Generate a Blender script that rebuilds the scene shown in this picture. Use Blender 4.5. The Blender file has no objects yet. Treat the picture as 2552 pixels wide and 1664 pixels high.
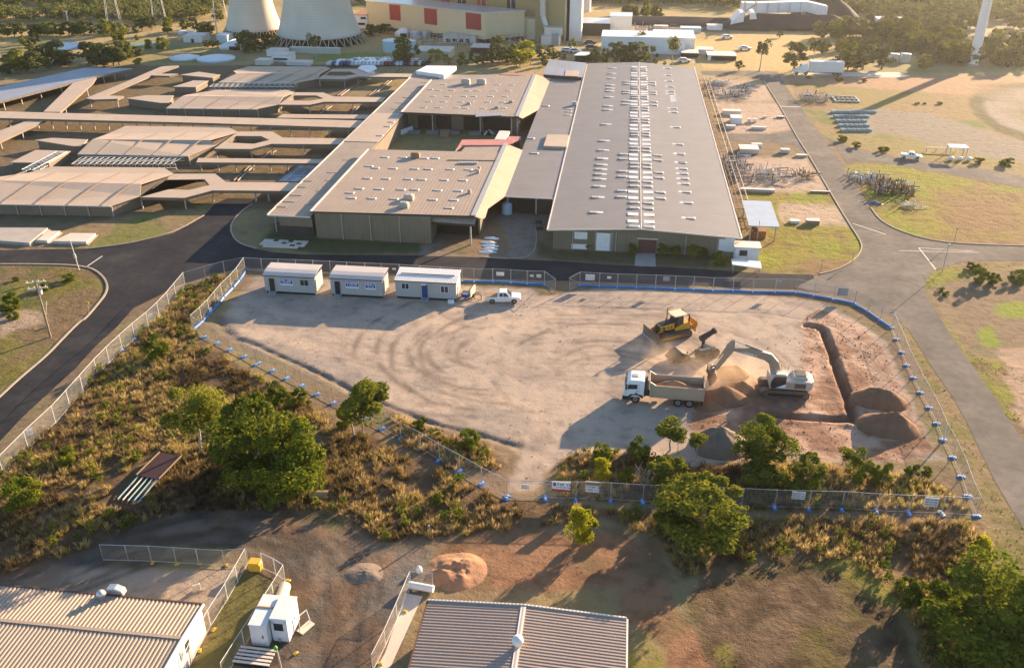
import bpy, bmesh, math, random
import numpy as np
from math import radians, sin, cos, pi, atan2, sqrt, hypot
from mathutils import Vector, Matrix
from mathutils.geometry import tessellate_polygon

random.seed(7); rng = np.random.default_rng(7)
scn = bpy.context.scene
COL = scn.collection

# ------------------------------------------------------------------ camera
CAM_H, PITCH, YAW, FPX = 56.0, radians(27.9), radians(7.0), 2230.0
cam_d = bpy.data.cameras.new('camera'); cam = bpy.data.objects.new('camera', cam_d); COL.objects.link(cam)
cam_d.sensor_width = 36.0; cam_d.lens = FPX / 2552 * 36.0; cam_d.clip_start = 0.5; cam_d.clip_end = 6000
cam.location = (0, 0, CAM_H); cam.rotation_euler = (pi / 2 - PITCH, 0, YAW)
scn.camera = cam

# ------------------------------------------------------------------ light
SUN_AZ, SUN_EL = radians(36), radians(13.5)        # azimuth clockwise from +Y
w = bpy.data.worlds.new('World'); scn.world = w; w.use_nodes = True
nt = w.node_tree; nt.nodes.clear()
sky = nt.nodes.new('ShaderNodeTexSky'); sky.sky_type = 'NISHITA'; sky.sun_disc = False
sky.sun_elevation = SUN_EL; sky.sun_rotation = SUN_AZ; sky.air_density = 1.0; sky.dust_density = 0.8; sky.ozone_density = 2.5
bg = nt.nodes.new('ShaderNodeBackground'); bg.inputs['Strength'].default_value = 0.085
wo = nt.nodes.new('ShaderNodeOutputWorld')
nt.links.new(sky.outputs[0], bg.inputs['Color']); nt.links.new(bg.outputs[0], wo.inputs['Surface'])
sun_d = bpy.data.lights.new('sun', 'SUN'); sun_d.energy = 5.0; sun_d.angle = radians(0.55); sun_d.color = (1.0, 0.735, 0.48)
sun = bpy.data.objects.new('sun', sun_d); COL.objects.link(sun)
sd = Vector((sin(SUN_AZ) * cos(SUN_EL), cos(SUN_AZ) * cos(SUN_EL), sin(SUN_EL)))
sun.rotation_euler = sd.to_track_quat('Z', 'Y').to_euler(); sun.location = (60, 60, 90)
vs = scn.view_settings
vs.view_transform = 'Standard'; vs.look = 'None'; vs.gamma = 1.0; vs.use_curve_mapping = False; vs.exposure = 1.86
scn.cycles.use_denoising = True
scn.cycles.max_bounces = 8; scn.cycles.transparent_max_bounces = 24; scn.cycles.volume_bounces = 1
scn.cycles.caustics_reflective = False; scn.cycles.caustics_refractive = False

# ------------------------------------------------------------------ placing: photo survey points -> metres on the ground
REG = {'F': (0, 0, .93260), 'S': (0, 0, 1.0),
       'A1': (0, 0, 3.695), 'A2': (500, 0, 3.695), 'A3': (1000, 0, 3.695), 'A4': (1480, 0, 3.695), 'A5': (1912, 0, 3.695),
       'A6': (0, 380, 3.695), 'A7': (600, 380, 3.695), 'A8': (1200, 380, 3.695), 'B1': (1800, 380, 3.104), 'B2': (0, 700, 3.695),
       'B3': (600, 640, 3.233), 'B4': (1480, 720, 3.695), 'B5': (1912, 720, 3.695), 'B6': (0, 1120, 2.8525),
       'B7': (700, 1120, 2.38), 'B8': (1600, 1080, 2.5)}
_h = (-sin(YAW), cos(YAW)); _r = (cos(YAW), sin(YAW)); _sp, _cp = sin(PITCH), cos(PITCH)
def px(reg, x, y):
    a, b, s = REG[reg]; return a + x / s, b + y / s
def P(reg, x, y, z=0.0):
    X, Y = px(reg, x, y); u = (X - 1276) / FPX; v = (Y - 832) / FPX
    t = (CAM_H - z) / (_sp + v * _cp)
    g = _cp - v * _sp
    return Vector((t * (g * _h[0] + u * _r[0]), t * (g * _h[1] + u * _r[1]), z))
def PL(reg, pts, z=0.0): return [P(reg, a, b, z) for a, b in pts]
def MIX(*segs, z=0.0):
    out = []
    for reg, pts in segs: out += PL(reg, pts, z)
    return out
def proj_y(p):
    d = p - Vector((0, 0, CAM_H)); h = d.x * _h[0] + d.y * _h[1]
    zc = h * _cp - d.z * _sp; up = h * _sp + d.z * _cp
    return 832 - up / zc * FPX
def PY(reg, x, y, Y):
    """survey point on the upright plane y = Y"""
    X_, Y_ = px(reg, x, y); u = (X_ - 1276) / FPX; v = (Y_ - 832) / FPX; g = _cp - v * _sp
    t = Y / (g * _h[1] + u * _r[1]); return Vector((t * (g * _h[0] + u * _r[0]), Y, CAM_H - t * (_sp + v * _cp)))
def height_to(b, topY):
    lo, hi = 0.0, 80.0
    for _ in range(40):
        m = (lo + hi) / 2
        if proj_y(Vector((b.x, b.y, m))) > topY: lo = m
        else: hi = m
    return lo

# ------------------------------------------------------------------ noise (numpy)
def vnoise(x, y, s, seed=0):
    x = np.asarray(x, float) / s + seed * 17.13; y = np.asarray(y, float) / s + seed * 5.71
    xi = np.floor(x); yi = np.floor(y); fx = x - xi; fy = y - yi
    fx = fx * fx * (3 - 2 * fx); fy = fy * fy * (3 - 2 * fy)
    def hsh(a, b):
        v = np.sin(a * 127.1 + b * 311.7 + seed * 74.7) * 43758.5453
        return v - np.floor(v)
    return (hsh(xi, yi) * (1 - fx) + hsh(xi + 1, yi) * fx) * (1 - fy) + (hsh(xi, yi + 1) * (1 - fx) + hsh(xi + 1, yi + 1) * fx) * fy
def fbm(x, y, s, seed=0, o=4):
    t = 0; a = .5
    for i in range(o): t = t + a * vnoise(x, y, s / 2 ** i, seed + i * 3); a *= .5
    return t / .9375
def pip(x, y, poly):
    x = np.asarray(x); y = np.asarray(y); ins = np.zeros(x.shape, bool)
    n = len(poly)
    for i in range(n):
        x0, y0 = poly[i][0], poly[i][1]; x1, y1 = poly[(i + 1) % n][0], poly[(i + 1) % n][1]
        if y0 == y1: continue
        c = ((y0 > y) != (y1 > y)) & (x < (x1 - x0) * (y - y0) / (y1 - y0) + x0)
        ins ^= c
    return ins
def dline(x, y, pts):
    d = np.full(np.shape(x), 1e9)
    for (a, b) in zip(pts[:-1], pts[1:]):
        ax, ay, bx, by = a[0], a[1], b[0], b[1]
        L = (bx - ax) ** 2 + (by - ay) ** 2 + 1e-9
        t = np.clip(((x - ax) * (bx - ax) + (y - ay) * (by - ay)) / L, 0, 1)
        d = np.minimum(d, np.hypot(x - ax - t * (bx - ax), y - ay - t * (by - ay)))
    return d

# ------------------------------------------------------------------ materials
MATS = {}
def _new(name):
    m = bpy.data.materials.new(name); m.use_nodes = True
    t = m.node_tree; b = t.nodes['Principled BSDF']; MATS[name] = m
    return m, t, b
def N(t, kind, **kw):
    n = t.nodes.new(kind)
    for k, v in kw.items():
        if k in n.inputs: n.inputs[k].default_value = v
        else: setattr(n, k, v)
    return n
def ramp(t, src, stops):
    r = t.nodes.new('ShaderNodeValToRGB'); el = r.color_ramp.elements
    el[0].position, el[0].color = stops[0][0], (*stops[0][1], 1)
    el[1].position, el[1].color = stops[-1][0], (*stops[-1][1], 1)
    for p, c in stops[1:-1]:
        e = el.new(p); e.color = (*c, 1)
    t.links.new(src, r.inputs[0]); return r.outputs[0]
def mixc(t, fac, a, b, mode='MIX'):
    m = t.nodes.new('ShaderNodeMix'); m.data_type = 'RGBA'; m.blend_type = mode
    for s, v in ((0, fac), (6, a), (7, b)):
        if hasattr(v, 'is_output'): t.links.new(v, m.inputs[s])
        elif isinstance(v, (int, float)): m.inputs[s].default_value = v
        else: m.inputs[s].default_value = (*v, 1) if len(v) == 3 else v
    return m.outputs[2]
def scale_c(c, k): return tuple(min(1, v * k) for v in c)
def mat(name, col, rough=.7, var=.18, scale=.6, metal=0.0, bump=0.0, bscale=8.0, wear=None, rib=None, ribdepth=.3, streak=0, vx='x', spec=.3):
    """plain procedural surface: base colour with uneven tone, optional wear colour, ribs (axis, pitch) as relief with darker grooves"""
    m, t, b = _new(name)
    tc = N(t, 'ShaderNodeTexCoord'); co = tc.outputs['Object']
    n1 = N(t, 'ShaderNodeTexNoise', Scale=scale, Detail=6.0, Roughness=.62); t.links.new(co, n1.inputs['Vector'])
    c = ramp(t, n1.outputs['Fac'], [(.28, scale_c(col, 1 - var)), (.5, col), (.74, scale_c(col, 1 + var))])
    if wear:
        n2 = N(t, 'ShaderNodeTexNoise', Scale=scale * 2.3, Detail=8.0, Roughness=.7); t.links.new(co, n2.inputs['Vector'])
        f = ramp(t, n2.outputs['Fac'], [(.54, (0, 0, 0)), (.7, (wear[1],) * 3)])
        c = mixc(t, f, c, wear[0])
    if streak:
        mp = N(t, 'ShaderNodeMapping'); mp.inputs['Scale'].default_value = (3.5, .12, 1) if vx == 'y' else (.12, 3.5, 1)
        if vx == 'z': mp.inputs['Scale'].default_value = (3, 3, .15)
        t.links.new(co, mp.inputs[0]); n3 = N(t, 'ShaderNodeTexNoise', Scale=1.0, Detail=4.0); t.links.new(mp.outputs[0], n3.inputs['Vector'])
        c = mixc(t, ramp(t, n3.outputs['Fac'], [(.4, (0, 0, 0)), (.75, (streak,) * 3)]), c, scale_c(col, .55))
    height = None
    if rib:
        wv = N(t, 'ShaderNodeTexWave', Scale=1.0 / rib[1] / 20 * 2 * pi, Distortion=0.0); wv.wave_type = 'BANDS'; wv.bands_direction = rib[0].upper(); wv.wave_profile = 'SIN'
        t.links.new(co, wv.inputs['Vector']); height = wv.outputs['Fac']
        c = mixc(t, ramp(t, wv.outputs['Fac'], [(.0, (.22,) * 3), (.35, (0, 0, 0))]), c, scale_c(col, .62))  # groove bottoms also drawn darker in the colour
    t.links.new(c, b.inputs['Base Color'])
    b.inputs['Roughness'].default_value = rough; b.inputs['Metallic'].default_value = metal; b.inputs['Specular IOR Level'].default_value = spec
    if rib or bump:
        bp = N(t, 'ShaderNodeBump', Strength=ribdepth if rib else bump, Distance=.05 if rib else .05)
        if rib: t.links.new(height, bp.inputs['Height'])
        else:
            n4 = N(t, 'ShaderNodeTexNoise', Scale=bscale, Detail=6.0); t.links.new(co, n4.inputs['Vector']); t.links.new(n4.outputs['Fac'], bp.inputs['Height'])
        t.links.new(bp.outputs[0], b.inputs['Normal'])
    return m
def glassm(name, col=(.03, .04, .05), rough=.12):
    m, t, b = _new(name); b.inputs['Base Color'].default_value = (*col, 1); b.inputs['Roughness'].default_value = rough; b.inputs['Specular IOR Level'].default_value = .6
    return m
def leafm(name, cols, trans=.5):
    """foliage: diffuse and translucent, tone changing leaf by leaf and plant by plant"""
    m, t, b = _new(name); t.nodes.remove(b); out = t.nodes['Material Output']
    at = N(t, 'ShaderNodeAttribute', attribute_name='tone')
    oi = N(t, 'ShaderNodeObjectInfo')
    ad = N(t, 'ShaderNodeMath', operation='MULTIPLY_ADD'); t.links.new(oi.outputs['Random'], ad.inputs[0]); ad.inputs[1].default_value = .35; t.links.new(at.outputs['Fac'], ad.inputs[2])
    sb = N(t, 'ShaderNodeMath', operation='SUBTRACT'); t.links.new(ad.outputs[0], sb.inputs[0]); sb.inputs[1].default_value = .175
    k = len(cols) - 1
    c = ramp(t, sb.outputs[0], [(i / k, cc) for i, cc in enumerate(cols)])
    d = N(t, 'ShaderNodeBsdfDiffuse'); tr = N(t, 'ShaderNodeBsdfTranslucent'); mx = N(t, 'ShaderNodeMixShader'); mx.inputs[0].default_value = trans
    t.links.new(c, d.inputs[0]); t.links.new(c, tr.inputs[0]); t.links.new(d.outputs[0], mx.inputs[1]); t.links.new(tr.outputs[0], mx.inputs[2]); t.links.new(mx.outputs[0], out.inputs[0])
    return m
def wirem(name, col, cover):
    """fine wire netting, too fine to see wire by wire at this distance"""
    m, t, b = _new(name); out = t.nodes['Material Output']
    b.inputs['Base Color'].default_value = (*col, 1); b.inputs['Roughness'].default_value = .5
    tr = N(t, 'ShaderNodeBsdfTransparent'); mx = N(t, 'ShaderNodeMixShader')
    tc = N(t, 'ShaderNodeTexCoord'); n = N(t, 'ShaderNodeTexNoise', Scale=1.2, Detail=3.0); t.links.new(tc.outputs['Object'], n.inputs['Vector'])
    r = ramp(t, n.outputs['Fac'], [(.3, (cover * .6,) * 3), (.7, (cover * 1.3,) * 3)])
    t.links.new(r, mx.inputs[0]); t.links.new(tr.outputs[0], mx.inputs[1]); t.links.new(b.outputs[0], mx.inputs[2]); t.links.new(mx.outputs[0], out.inputs[0])
    return m

# ------------------------------------------------------------------ objects
ORG = {}
def tag(o, label=None, cat=None, group=None, kind=None):
    if label: o['label'] = label
    if cat: o['category'] = cat
    if group: o['group'] = group
    if kind: o['kind'] = kind
    return o
def thing(name, label, cat, loc=(0, 0, 0), rotz=0.0, group=None, world=False):
    o = bpy.data.objects.new(name, None); COL.objects.link(o); o.empty_display_size = .3
    o.location = loc; o.rotation_euler = (0, 0, rotz)
    tag(o, label, cat, group)
    if world: ORG[o] = Vector(loc)
    return o
def org(o):
    while o is not None:
        if o in ORG: return ORG[o]
        o = o.parent
    return Vector((0, 0, 0))
class MB:
    def __init__(s): s.v = []; s.f = []
    def add(s, vs, fs):
        k = len(s.v); s.v += [tuple(p) for p in vs]; s.f += [tuple(k + i for i in f) for f in fs]; return s
    def box(s, x0, x1, y0, y1, z0, z1):
        return s.add([(x0, y0, z0), (x1, y0, z0), (x1, y1, z0), (x0, y1, z0), (x0, y0, z1), (x1, y0, z1), (x1, y1, z1), (x0, y1, z1)],
                     [(3, 2, 1, 0), (4, 5, 6, 7), (0, 1, 5, 4), (1, 2, 6, 5), (2, 3, 7, 6), (3, 0, 4, 7)])
    def cbox(s, c, d, rz=0.0, ry=0.0):
        M = Matrix.Rotation(rz, 3, 'Z') @ Matrix.Rotation(ry, 3, 'Y'); k = []
        for dz in (-.5, .5):
            for dx, dy in ((-.5, -.5), (.5, -.5), (.5, .5), (-.5, .5)): k.append(Vector(c) + M @ Vector((dx * d[0], dy * d[1], dz * d[2])))
        return s.add(k, [(3, 2, 1, 0), (4, 5, 6, 7), (0, 1, 5, 4), (1, 2, 6, 5), (2, 3, 7, 6), (3, 0, 4, 7)])
    def prism(s, poly, z0, z1, top=None):
        """poly: (x,y) list; z1 may be a list of heights, top another outline"""
        n = len(poly); a = sum(poly[i][0] * poly[(i + 1) % n][1] - poly[(i + 1) % n][0] * poly[i][1] for i in range(n))
        idx = list(range(n)) if a > 0 else list(range(n))[::-1]
        tp = top or poly; zt = z1 if isinstance(z1, (list, tuple)) else [z1] * n; zb = z0 if isinstance(z0, (list, tuple)) else [z0] * n
        vb = [(poly[i][0], poly[i][1], zb[i]) for i in idx]; vt = [(tp[i][0], tp[i][1], zt[i]) for i in idx]
        return s.add(vb + vt, [tuple(range(n))[::-1], tuple(range(n, 2 * n))] + [(i, (i + 1) % n, n + (i + 1) % n, n + i) for i in range(n)])
    def yprism(s, poly, y0, y1):
        """side outline (x,z) extruded across y"""
        n = len(poly); a = sum(poly[i][0] * poly[(i + 1) % n][1] - poly[(i + 1) % n][0] * poly[i][1] for i in range(n))
        idx = list(range(n)) if a > 0 else list(range(n))[::-1]
        A = [(poly[i][0], y0, poly[i][1]) for i in idx]; B = [(poly[i][0], y1, poly[i][1]) for i in idx]
        return s.add(A + B, [tuple(range(n)), tuple(range(n, 2 * n))[::-1]] + [(i, n + i, n + (i + 1) % n, (i + 1) % n) for i in range(n)])
    def tube(s, p, q, r0, r1=None, n=8, cap=True):
        r1 = r0 if r1 is None else r1; p = Vector(p); q = Vector(q); d = (q - p)
        if d.length < 1e-6: return s
        d.normalize(); a = d.orthogonal().normalized(); b = d.cross(a)
        k = [p + r0 * (cos(2 * pi * i / n) * a + sin(2 * pi * i / n) * b) for i in range(n)] + [q + r1 * (cos(2 * pi * i / n) * a + sin(2 * pi * i / n) * b) for i in range(n)]
        f = [(i, (i + 1) % n, n + (i + 1) % n, n + i) for i in range(n)]
        if cap: f += [tuple(range(n))[::-1], tuple(range(n, 2 * n))]
        return s.add(k, f)
    def bar(s, p, q, wd, ht=None):
        ht = wd if ht is None else ht; p = Vector(p); q = Vector(q); d = (q - p)
        if d.length < 1e-6: return s
        d.normalize(); a = Vector((0, 0, 1)).cross(d)
        a = Vector((1, 0, 0)) if a.length < 1e-3 else a.normalized(); b = d.cross(a)
        k = []
        for o in (p, q):
            for i, j in ((-1, -1), (1, -1), (1, 1), (-1, 1)): k.append(o + a * (i * wd / 2) + b * (j * ht / 2))
        return s.add(k, [(0, 1, 2, 3), (7, 6, 5, 4), (0, 4, 5, 1), (1, 5, 6, 2), (2, 6, 7, 3), (3, 7, 4, 0)])
    def lathe(s, c, prof, n=24, a0=0.0, a1=2 * pi):
        full = abs(a1 - a0 - 2 * pi) < 1e-6; m = n if full else n + 1; k = []
        for r, z in prof:
            for i in range(m):
                a = a0 + (a1 - a0) * i / n; k.append((c[0] + r * cos(a), c[1] + r * sin(a), c[2] + z))
        f = []
        for j in range(len(prof) - 1):
            for i in range(n):
                i2 = (i + 1) % m; f.append((j * m + i, j * m + i2, (j + 1) * m + i2, (j + 1) * m + i))
        return s.add(k, f)
    def disc(s, c, r, n=16, ax='z'):
        k = []
        for i in range(n):
            a = 2 * pi * i / n; u, v_ = r * cos(a), r * sin(a)
            k.append((c[0] + u, c[1] + v_, c[2]) if ax == 'z' else (c[0] + u, c[1], c[2] + v_))
        return s.add(k, [tuple(range(n))])
    def sphere(s, c, r, n=10, m=6, sz=1.0):
        return s.lathe(c, [(r * sin(pi * j / m) + 1e-4, -r * sz * cos(pi * j / m)) for j in range(m + 1)], n)
    def data(s, name, m, smooth=False, off=None):
        me = bpy.data.meshes.new(name); o = off or Vector((0, 0, 0))
        me.from_pydata([(a - o[0], b - o[1], c - o[2]) for a, b, c in s.v], [], s.f)
        me.materials.append(m if not isinstance(m, str) else MATS[m])
        if smooth: me.shade_smooth()
        me.update(); return me
    def build(s, name, m, parent=None, smooth=False, bevel=0.0, loc=None, auto=None):
        o = bpy.data.objects.new(name, s.data(name, m, smooth, org(parent)))
        COL.objects.link(o); o.parent = parent
        if loc: o.location = loc
        if bevel:
            md = o.modifiers.new('bevel', 'BEVEL'); md.width = bevel; md.segments = 2; md.limit_method = 'ANGLE'; md.angle_limit = radians(35)
        return o
def inst(src, parent, loc, rz=0.0, sc=1.0, name=None):
    c = bpy.data.objects.new(name or src.name.split('.')[0], src.data if hasattr(src, 'data') else src); COL.objects.link(c); c.parent = parent
    c.location = Vector(loc) - (org(parent) if parent else Vector((0, 0, 0))); c.rotation_euler = (0, 0, rz)
    c.scale = (sc, sc, sc) if isinstance(sc, (int, float)) else sc
    return c
def copy_tree(o, parent=None):
    c = o.copy(); COL.objects.link(c); c.parent = parent
    for ch in list(o.children): copy_tree(ch, c)
    return c
def npmesh(name, verts, faces, m, tone=None, smooth=False):
    """verts (n,3), faces (k,3|4) numpy -> mesh; tone one float per face"""
    me = bpy.data.meshes.new(name); verts = np.asarray(verts, np.float32); faces = np.asarray(faces, np.int32); k, c = faces.shape
    me.vertices.add(len(verts)); me.vertices.foreach_set('co', verts.ravel())
    me.loops.add(k * c); me.loops.foreach_set('vertex_index', faces.ravel())
    me.polygons.add(k); me.polygons.foreach_set('loop_start', np.arange(0, k * c, c, dtype=np.int32))
    if smooth: me.polygons.foreach_set('use_smooth', np.ones(k, bool))
    me.update(calc_edges=True)
    if tone is not None:
        a = me.attributes.new('tone', 'FLOAT', 'FACE'); a.data.foreach_set('value', np.asarray(tone, np.float32))
    for mm in (m if isinstance(m, (list, tuple)) else [m]): me.materials.append(MATS[mm])
    return me
def link(name, me, parent=None, loc=None):
    o = bpy.data.objects.new(name, me); COL.objects.link(o); o.parent = parent
    if loc is not None: o.location = loc
    return o
def offs(poly, d):
    """shrink (d>0) an outline"""
    n = len(poly); a = sum(poly[i][0] * poly[(i + 1) % n][1] - poly[(i + 1) % n][0] * poly[i][1] for i in range(n)); sgn = 1 if a > 0 else -1
    out = []
    for i in range(n):
        p0 = Vector(poly[i - 1][:2]); p1 = Vector(poly[i][:2]); p2 = Vector(poly[(i + 1) % n][:2])
        e1 = (p1 - p0).normalized(); e2 = (p2 - p1).normalized()
        n1 = Vector((-e1.y, e1.x)) * sgn; n2 = Vector((-e2.y, e2.x)) * sgn
        b = n1 + n2; L = b.length_squared
        out.append(p1 + b * (2 * d / L if L > .3 else d))
    return out
def arclen(pts, step):
    out = [Vector(pts[0])]
    for a, b in zip(pts[:-1], pts[1:]):
        a = Vector(a); b = Vector(b); n = max(1, round((b - a).length / step))
        for i in range(1, n + 1): out.append(a.lerp(b, i / n))
    return out
def smooth_pl(pts, it=2, closed=False):
    pts = [Vector(p) for p in pts]
    for _ in range(it):
        q = [] if closed else [pts[0]]
        n = len(pts)
        for i in range(n if closed else n - 1):
            a, b = pts[i], pts[(i + 1) % n]; q += [a.lerp(b, .25), a.lerp(b, .75)]
        if not closed: q.append(pts[-1])
        pts = q
    return pts
# ================================================================== ground materials
def ground_mat():
    m, t, b = _new('soil')
    at = N(t, 'ShaderNodeAttribute', attribute_name='soil'); co = N(t, 'ShaderNodeNewGeometry').outputs['Position']
    n1 = N(t, 'ShaderNodeTexNoise', Scale=.55, Detail=9.0, Roughness=.66); n2 = N(t, 'ShaderNodeTexNoise', Scale=5.0, Detail=7.0, Roughness=.75)
    n3 = N(t, 'ShaderNodeTexVoronoi', Scale=2.2)
    for n in (n1, n2, n3): t.links.new(co, n.inputs['Vector'])
    c = mixc(t, 1.0, at.outputs['Color'], ramp(t, n1.outputs['Fac'], [(.3, (.66,) * 3), (.5, (1, 1, 1)), (.72, (1, .97, .93))]), 'MULTIPLY')
    c = mixc(t, 1.0, c, ramp(t, n2.outputs['Fac'], [(.3, (.62,) * 3), (.48, (.98,) * 3), (.7, (1, 1, 1))]), 'MULTIPLY')
    t.links.new(c, b.inputs['Base Color']); b.inputs['Roughness'].default_value = .95; b.inputs['Specular IOR Level'].default_value = .1
    ad = N(t, 'ShaderNodeMath', operation='MULTIPLY_ADD'); t.links.new(n2.outputs['Fac'], ad.inputs[0]); ad.inputs[1].default_value = .22; t.links.new(n1.outputs['Fac'], ad.inputs[2])
    ru = N(t, 'ShaderNodeAttribute', attribute_name='rough'); mu = N(t, 'ShaderNodeMath', operation='MULTIPLY'); t.links.new(ru.outputs['Fac'], mu.inputs[0]); t.links.new(ad.outputs[0], mu.inputs[1])
    bp = N(t, 'ShaderNodeBump', Strength=1.0, Distance=.55); t.links.new(mu.outputs[0], bp.inputs['Height']); t.links.new(bp.outputs[0], b.inputs['Normal'])
ground_mat()
def asphalt_mat(name, col, stain):
    m, t, b = _new(name); co = N(t, 'ShaderNodeNewGeometry').outputs['Position']
    n1 = N(t, 'ShaderNodeTexNoise', Scale=.16, Detail=8.0, Roughness=.62); n2 = N(t, 'ShaderNodeTexNoise', Scale=9.0, Detail=5.0, Roughness=.7)
    vo = N(t, 'ShaderNodeTexNoise', Scale=.9, Detail=5.0)
    for n in (n1, n2, vo): t.links.new(co, n.inputs['Vector'])
    c = ramp(t, n1.outputs['Fac'], [(.3, scale_c(col, .72)), (.5, col), (.72, stain)])
    c = mixc(t, 1.0, c, ramp(t, n2.outputs['Fac'], [(.3, (.78,) * 3), (.7, (1.0,) * 3)]), 'MULTIPLY')
    c = mixc(t, 1.0, c, ramp(t, vo.outputs['Fac'], [(.35, (.82,) * 3), (.6, (1.0,) * 3)]), 'MULTIPLY')
    t.links.new(c, b.inputs['Base Color']); b.inputs['Roughness'].default_value = .95; b.inputs['Specular IOR Level'].default_value = .06
    bp = N(t, 'ShaderNodeBump', Strength=.25, Distance=.03); t.links.new(n2.outputs['Fac'], bp.inputs['Height']); t.links.new(bp.outputs[0], b.inputs['Normal'])
asphalt_mat('asphalt', (.044, .044, .048), (.07, .066, .064))
asphalt_mat('asphalt_old', (.20, .176, .15), (.28, .24, .20))
mat('kerb_concrete', (.36, .29, .22), .9, .2, 1.5, wear=((.2, .15, .1), .6))
mat('line_paint', (.66, .62, .55), .8, .2, 3.0, wear=((.16, .15, .13), .9))
mat('concrete', (.38, .34, .29), .9, .15, .5, wear=((.24, .2, .16), .6), bump=.1)
mat('pale_concrete', (.62, .52, .42), .9, .12, .4, wear=((.45, .36, .28), .5))

# ================================================================== survey outlines
Z = {}
Z['pad'] = MIX(('S', [(552, 800), (580, 752), (640, 690), (900, 700), (1160, 712), (1330, 722), (1345, 740), (1480, 720), (1700, 722), (1900, 734), (2040, 752), (2120, 790), (2210, 850), (2225, 905), (2280, 1010),
                     (2330, 1120), (2370, 1150), (2100, 1150), (1900, 1140), (1720, 1160), (1600, 1130), (1420, 1125), (1360, 1180), (1345, 1225), (1262, 1228), (1300, 1130), (1225, 1095), (1082, 1056), (962, 1006), (866, 966), (800, 930), (708, 890), (610, 850), (565, 825)]))
Z['red'] = MIX(('S', [(2000, 800), (2040, 770), (2120, 800), (2200, 860), (2215, 910), (2270, 1010), (2330, 1130), (2290, 1150), (2000, 1140), (1800, 1130), (1715, 1060), (1735, 1005), (1800, 940), (1860, 935), (1990, 980)]))
Z['redspot'] = MIX(('B7', [(930, 530), (1150, 500), (1500, 470), (1700, 520), (1980, 480), (2200, 600), (2150, 760), (1800, 830), (1500, 850), (1250, 840), (1000, 850), (860, 740)]))
Z['track'] = MIX(('B6', [(-300, 1050), (0, 900), (400, 830), (900, 560), (1400, 420), (1900, 460), (2282, 560)]), ('B7', [(560, 560), (900, 590), (860, 720), (780, 900), (640, 1300), (200, 1400)]), ('B6', [(1850, 1700), (1900, 1500), (2120, 1150), (2000, 880), (1700, 700), (1300, 660), (700, 700), (700, 830), (100, 1000), (-300, 1200)]))
Z['field'] = MIX(('B8', [(520, 800), (900, 780), (1300, 800), (1540, 960), (1650, 1180), (1680, 1460), (1600, 1700), (300, 1700), (330, 1200), (270, 1060), (400, 900)]))
Z['fieldgreen'] = MIX(('B8', [(1150, 800), (1300, 790), (1500, 900), (1580, 1040), (1690, 1180), (1640, 1220), (1480, 1080), (1380, 960), (1180, 870)]))
Z['fieldgreen2'] = MIX(('B8', [(380, 1360), (520, 1340), (660, 1460), (640, 1560), (420, 1560)]))
Z['bottomgreen'] = MIX(('B8', [(-130, 1150), (0, 1240), (120, 1330), (160, 1500), (-140, 1560)]))
Z['redpath'] = MIX(('B8', [(0, 640), (120, 720), (180, 860), (170, 1060), (270, 1150), (380, 1350), (450, 1500), (150, 1560), (120, 1350), (0, 1240), (-120, 1120), (-140, 900)]))
Z['islandA'] = MIX(('B1', [(160, 300), (850, 300), (1000, 580), (1080, 700), (1075, 790), (1000, 860), (800, 930), (360, 935), (300, 900), (150, 500)]))
Z['islandB'] = MIX(('B1', [(970, 90), (1050, 72), (1300, 90), (1700, 160), (2400, 280), (2400, 735), (1750, 705), (1450, 640), (1230, 540), (1150, 430), (950, 140)]))
Z['compound1'] = MIX(('A4', [(1100, 720), (1560, 770), (1650, 930), (1100, 940)]))
Z['compound2'] = MIX(('A4', [(1110, 950), (1700, 950), (1820, 1190), (1600, 1230), (1240, 1230)]))
Z['compound3'] = MIX(('B1', [(0, 0), (220, 40), (640, 40), (760, 200), (830, 300), (130, 300), (60, 150)]))
Z['compound4'] = MIX(('B1', [(430, 390), (880, 400), (1000, 575), (900, 560), (440, 530)]))
Z['rightfield'] = MIX(('A5', [(200, 760), (1000, 800), (1900, 880), (2700, 1100), (2700, 1500), (1900, 1540), (1200, 1440), (800, 1370), (520, 1260), (360, 1030)]))
Z['greytrack'] = MIX(('A5', [(560, 1020), (1000, 1000), (1500, 1050), (2000, 1200), (2700, 1420), (2700, 1560), (2200, 1480), (1700, 1380), (1200, 1250), (700, 1220)]))
Z['redflat'] = MIX(('A5', [(140, 700), (1300, 700), (2000, 690), (2700, 720), (2200, 790), (1850, 880), (1000, 820), (250, 760)]))
Z['oval'] = MIX(('A5', [(1985, 960), (2050, 890), (2250, 820), (2700, 790), (2700, 1330), (2400, 1230), (2150, 1150), (2040, 1060)]))
Z['ovalbank'] = MIX(('A5', [(1850, 950), (1900, 870), (2150, 780), (2700, 740), (2700, 1400), (2350, 1290), (2080, 1200), (1930, 1080)]))
Z['ovalhole'] = MIX(('A5', [(2300, 960), (2450, 900), (2700, 870), (2700, 1180), (2420, 1130), (2320, 1060)]))
Z['golden'] = MIX(('A4', [(880, 330), (1600, 290), (2400, 380), (2400, 640), (1700, 655), (1000, 640), (900, 480)]))
Z['yardbrown'] = MIX(('S', [(-150, 300), (250, 165), (950, 160), (860, 240), (690, 520), (500, 530), (300, 600), (0, 600), (-150, 620)]))
Z['frontlawn'] = MIX(('A7', [(180, 800), (360, 620), (700, 780), (1650, 830), (1640, 920), (900, 940), (500, 910)]))
Z['halllawn'] = MIX(('A8', [(500, 800), (660, 900), (1200, 900), (2150, 930), (2090, 1060), (1640, 1045), (700, 1000), (520, 950)]))
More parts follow.
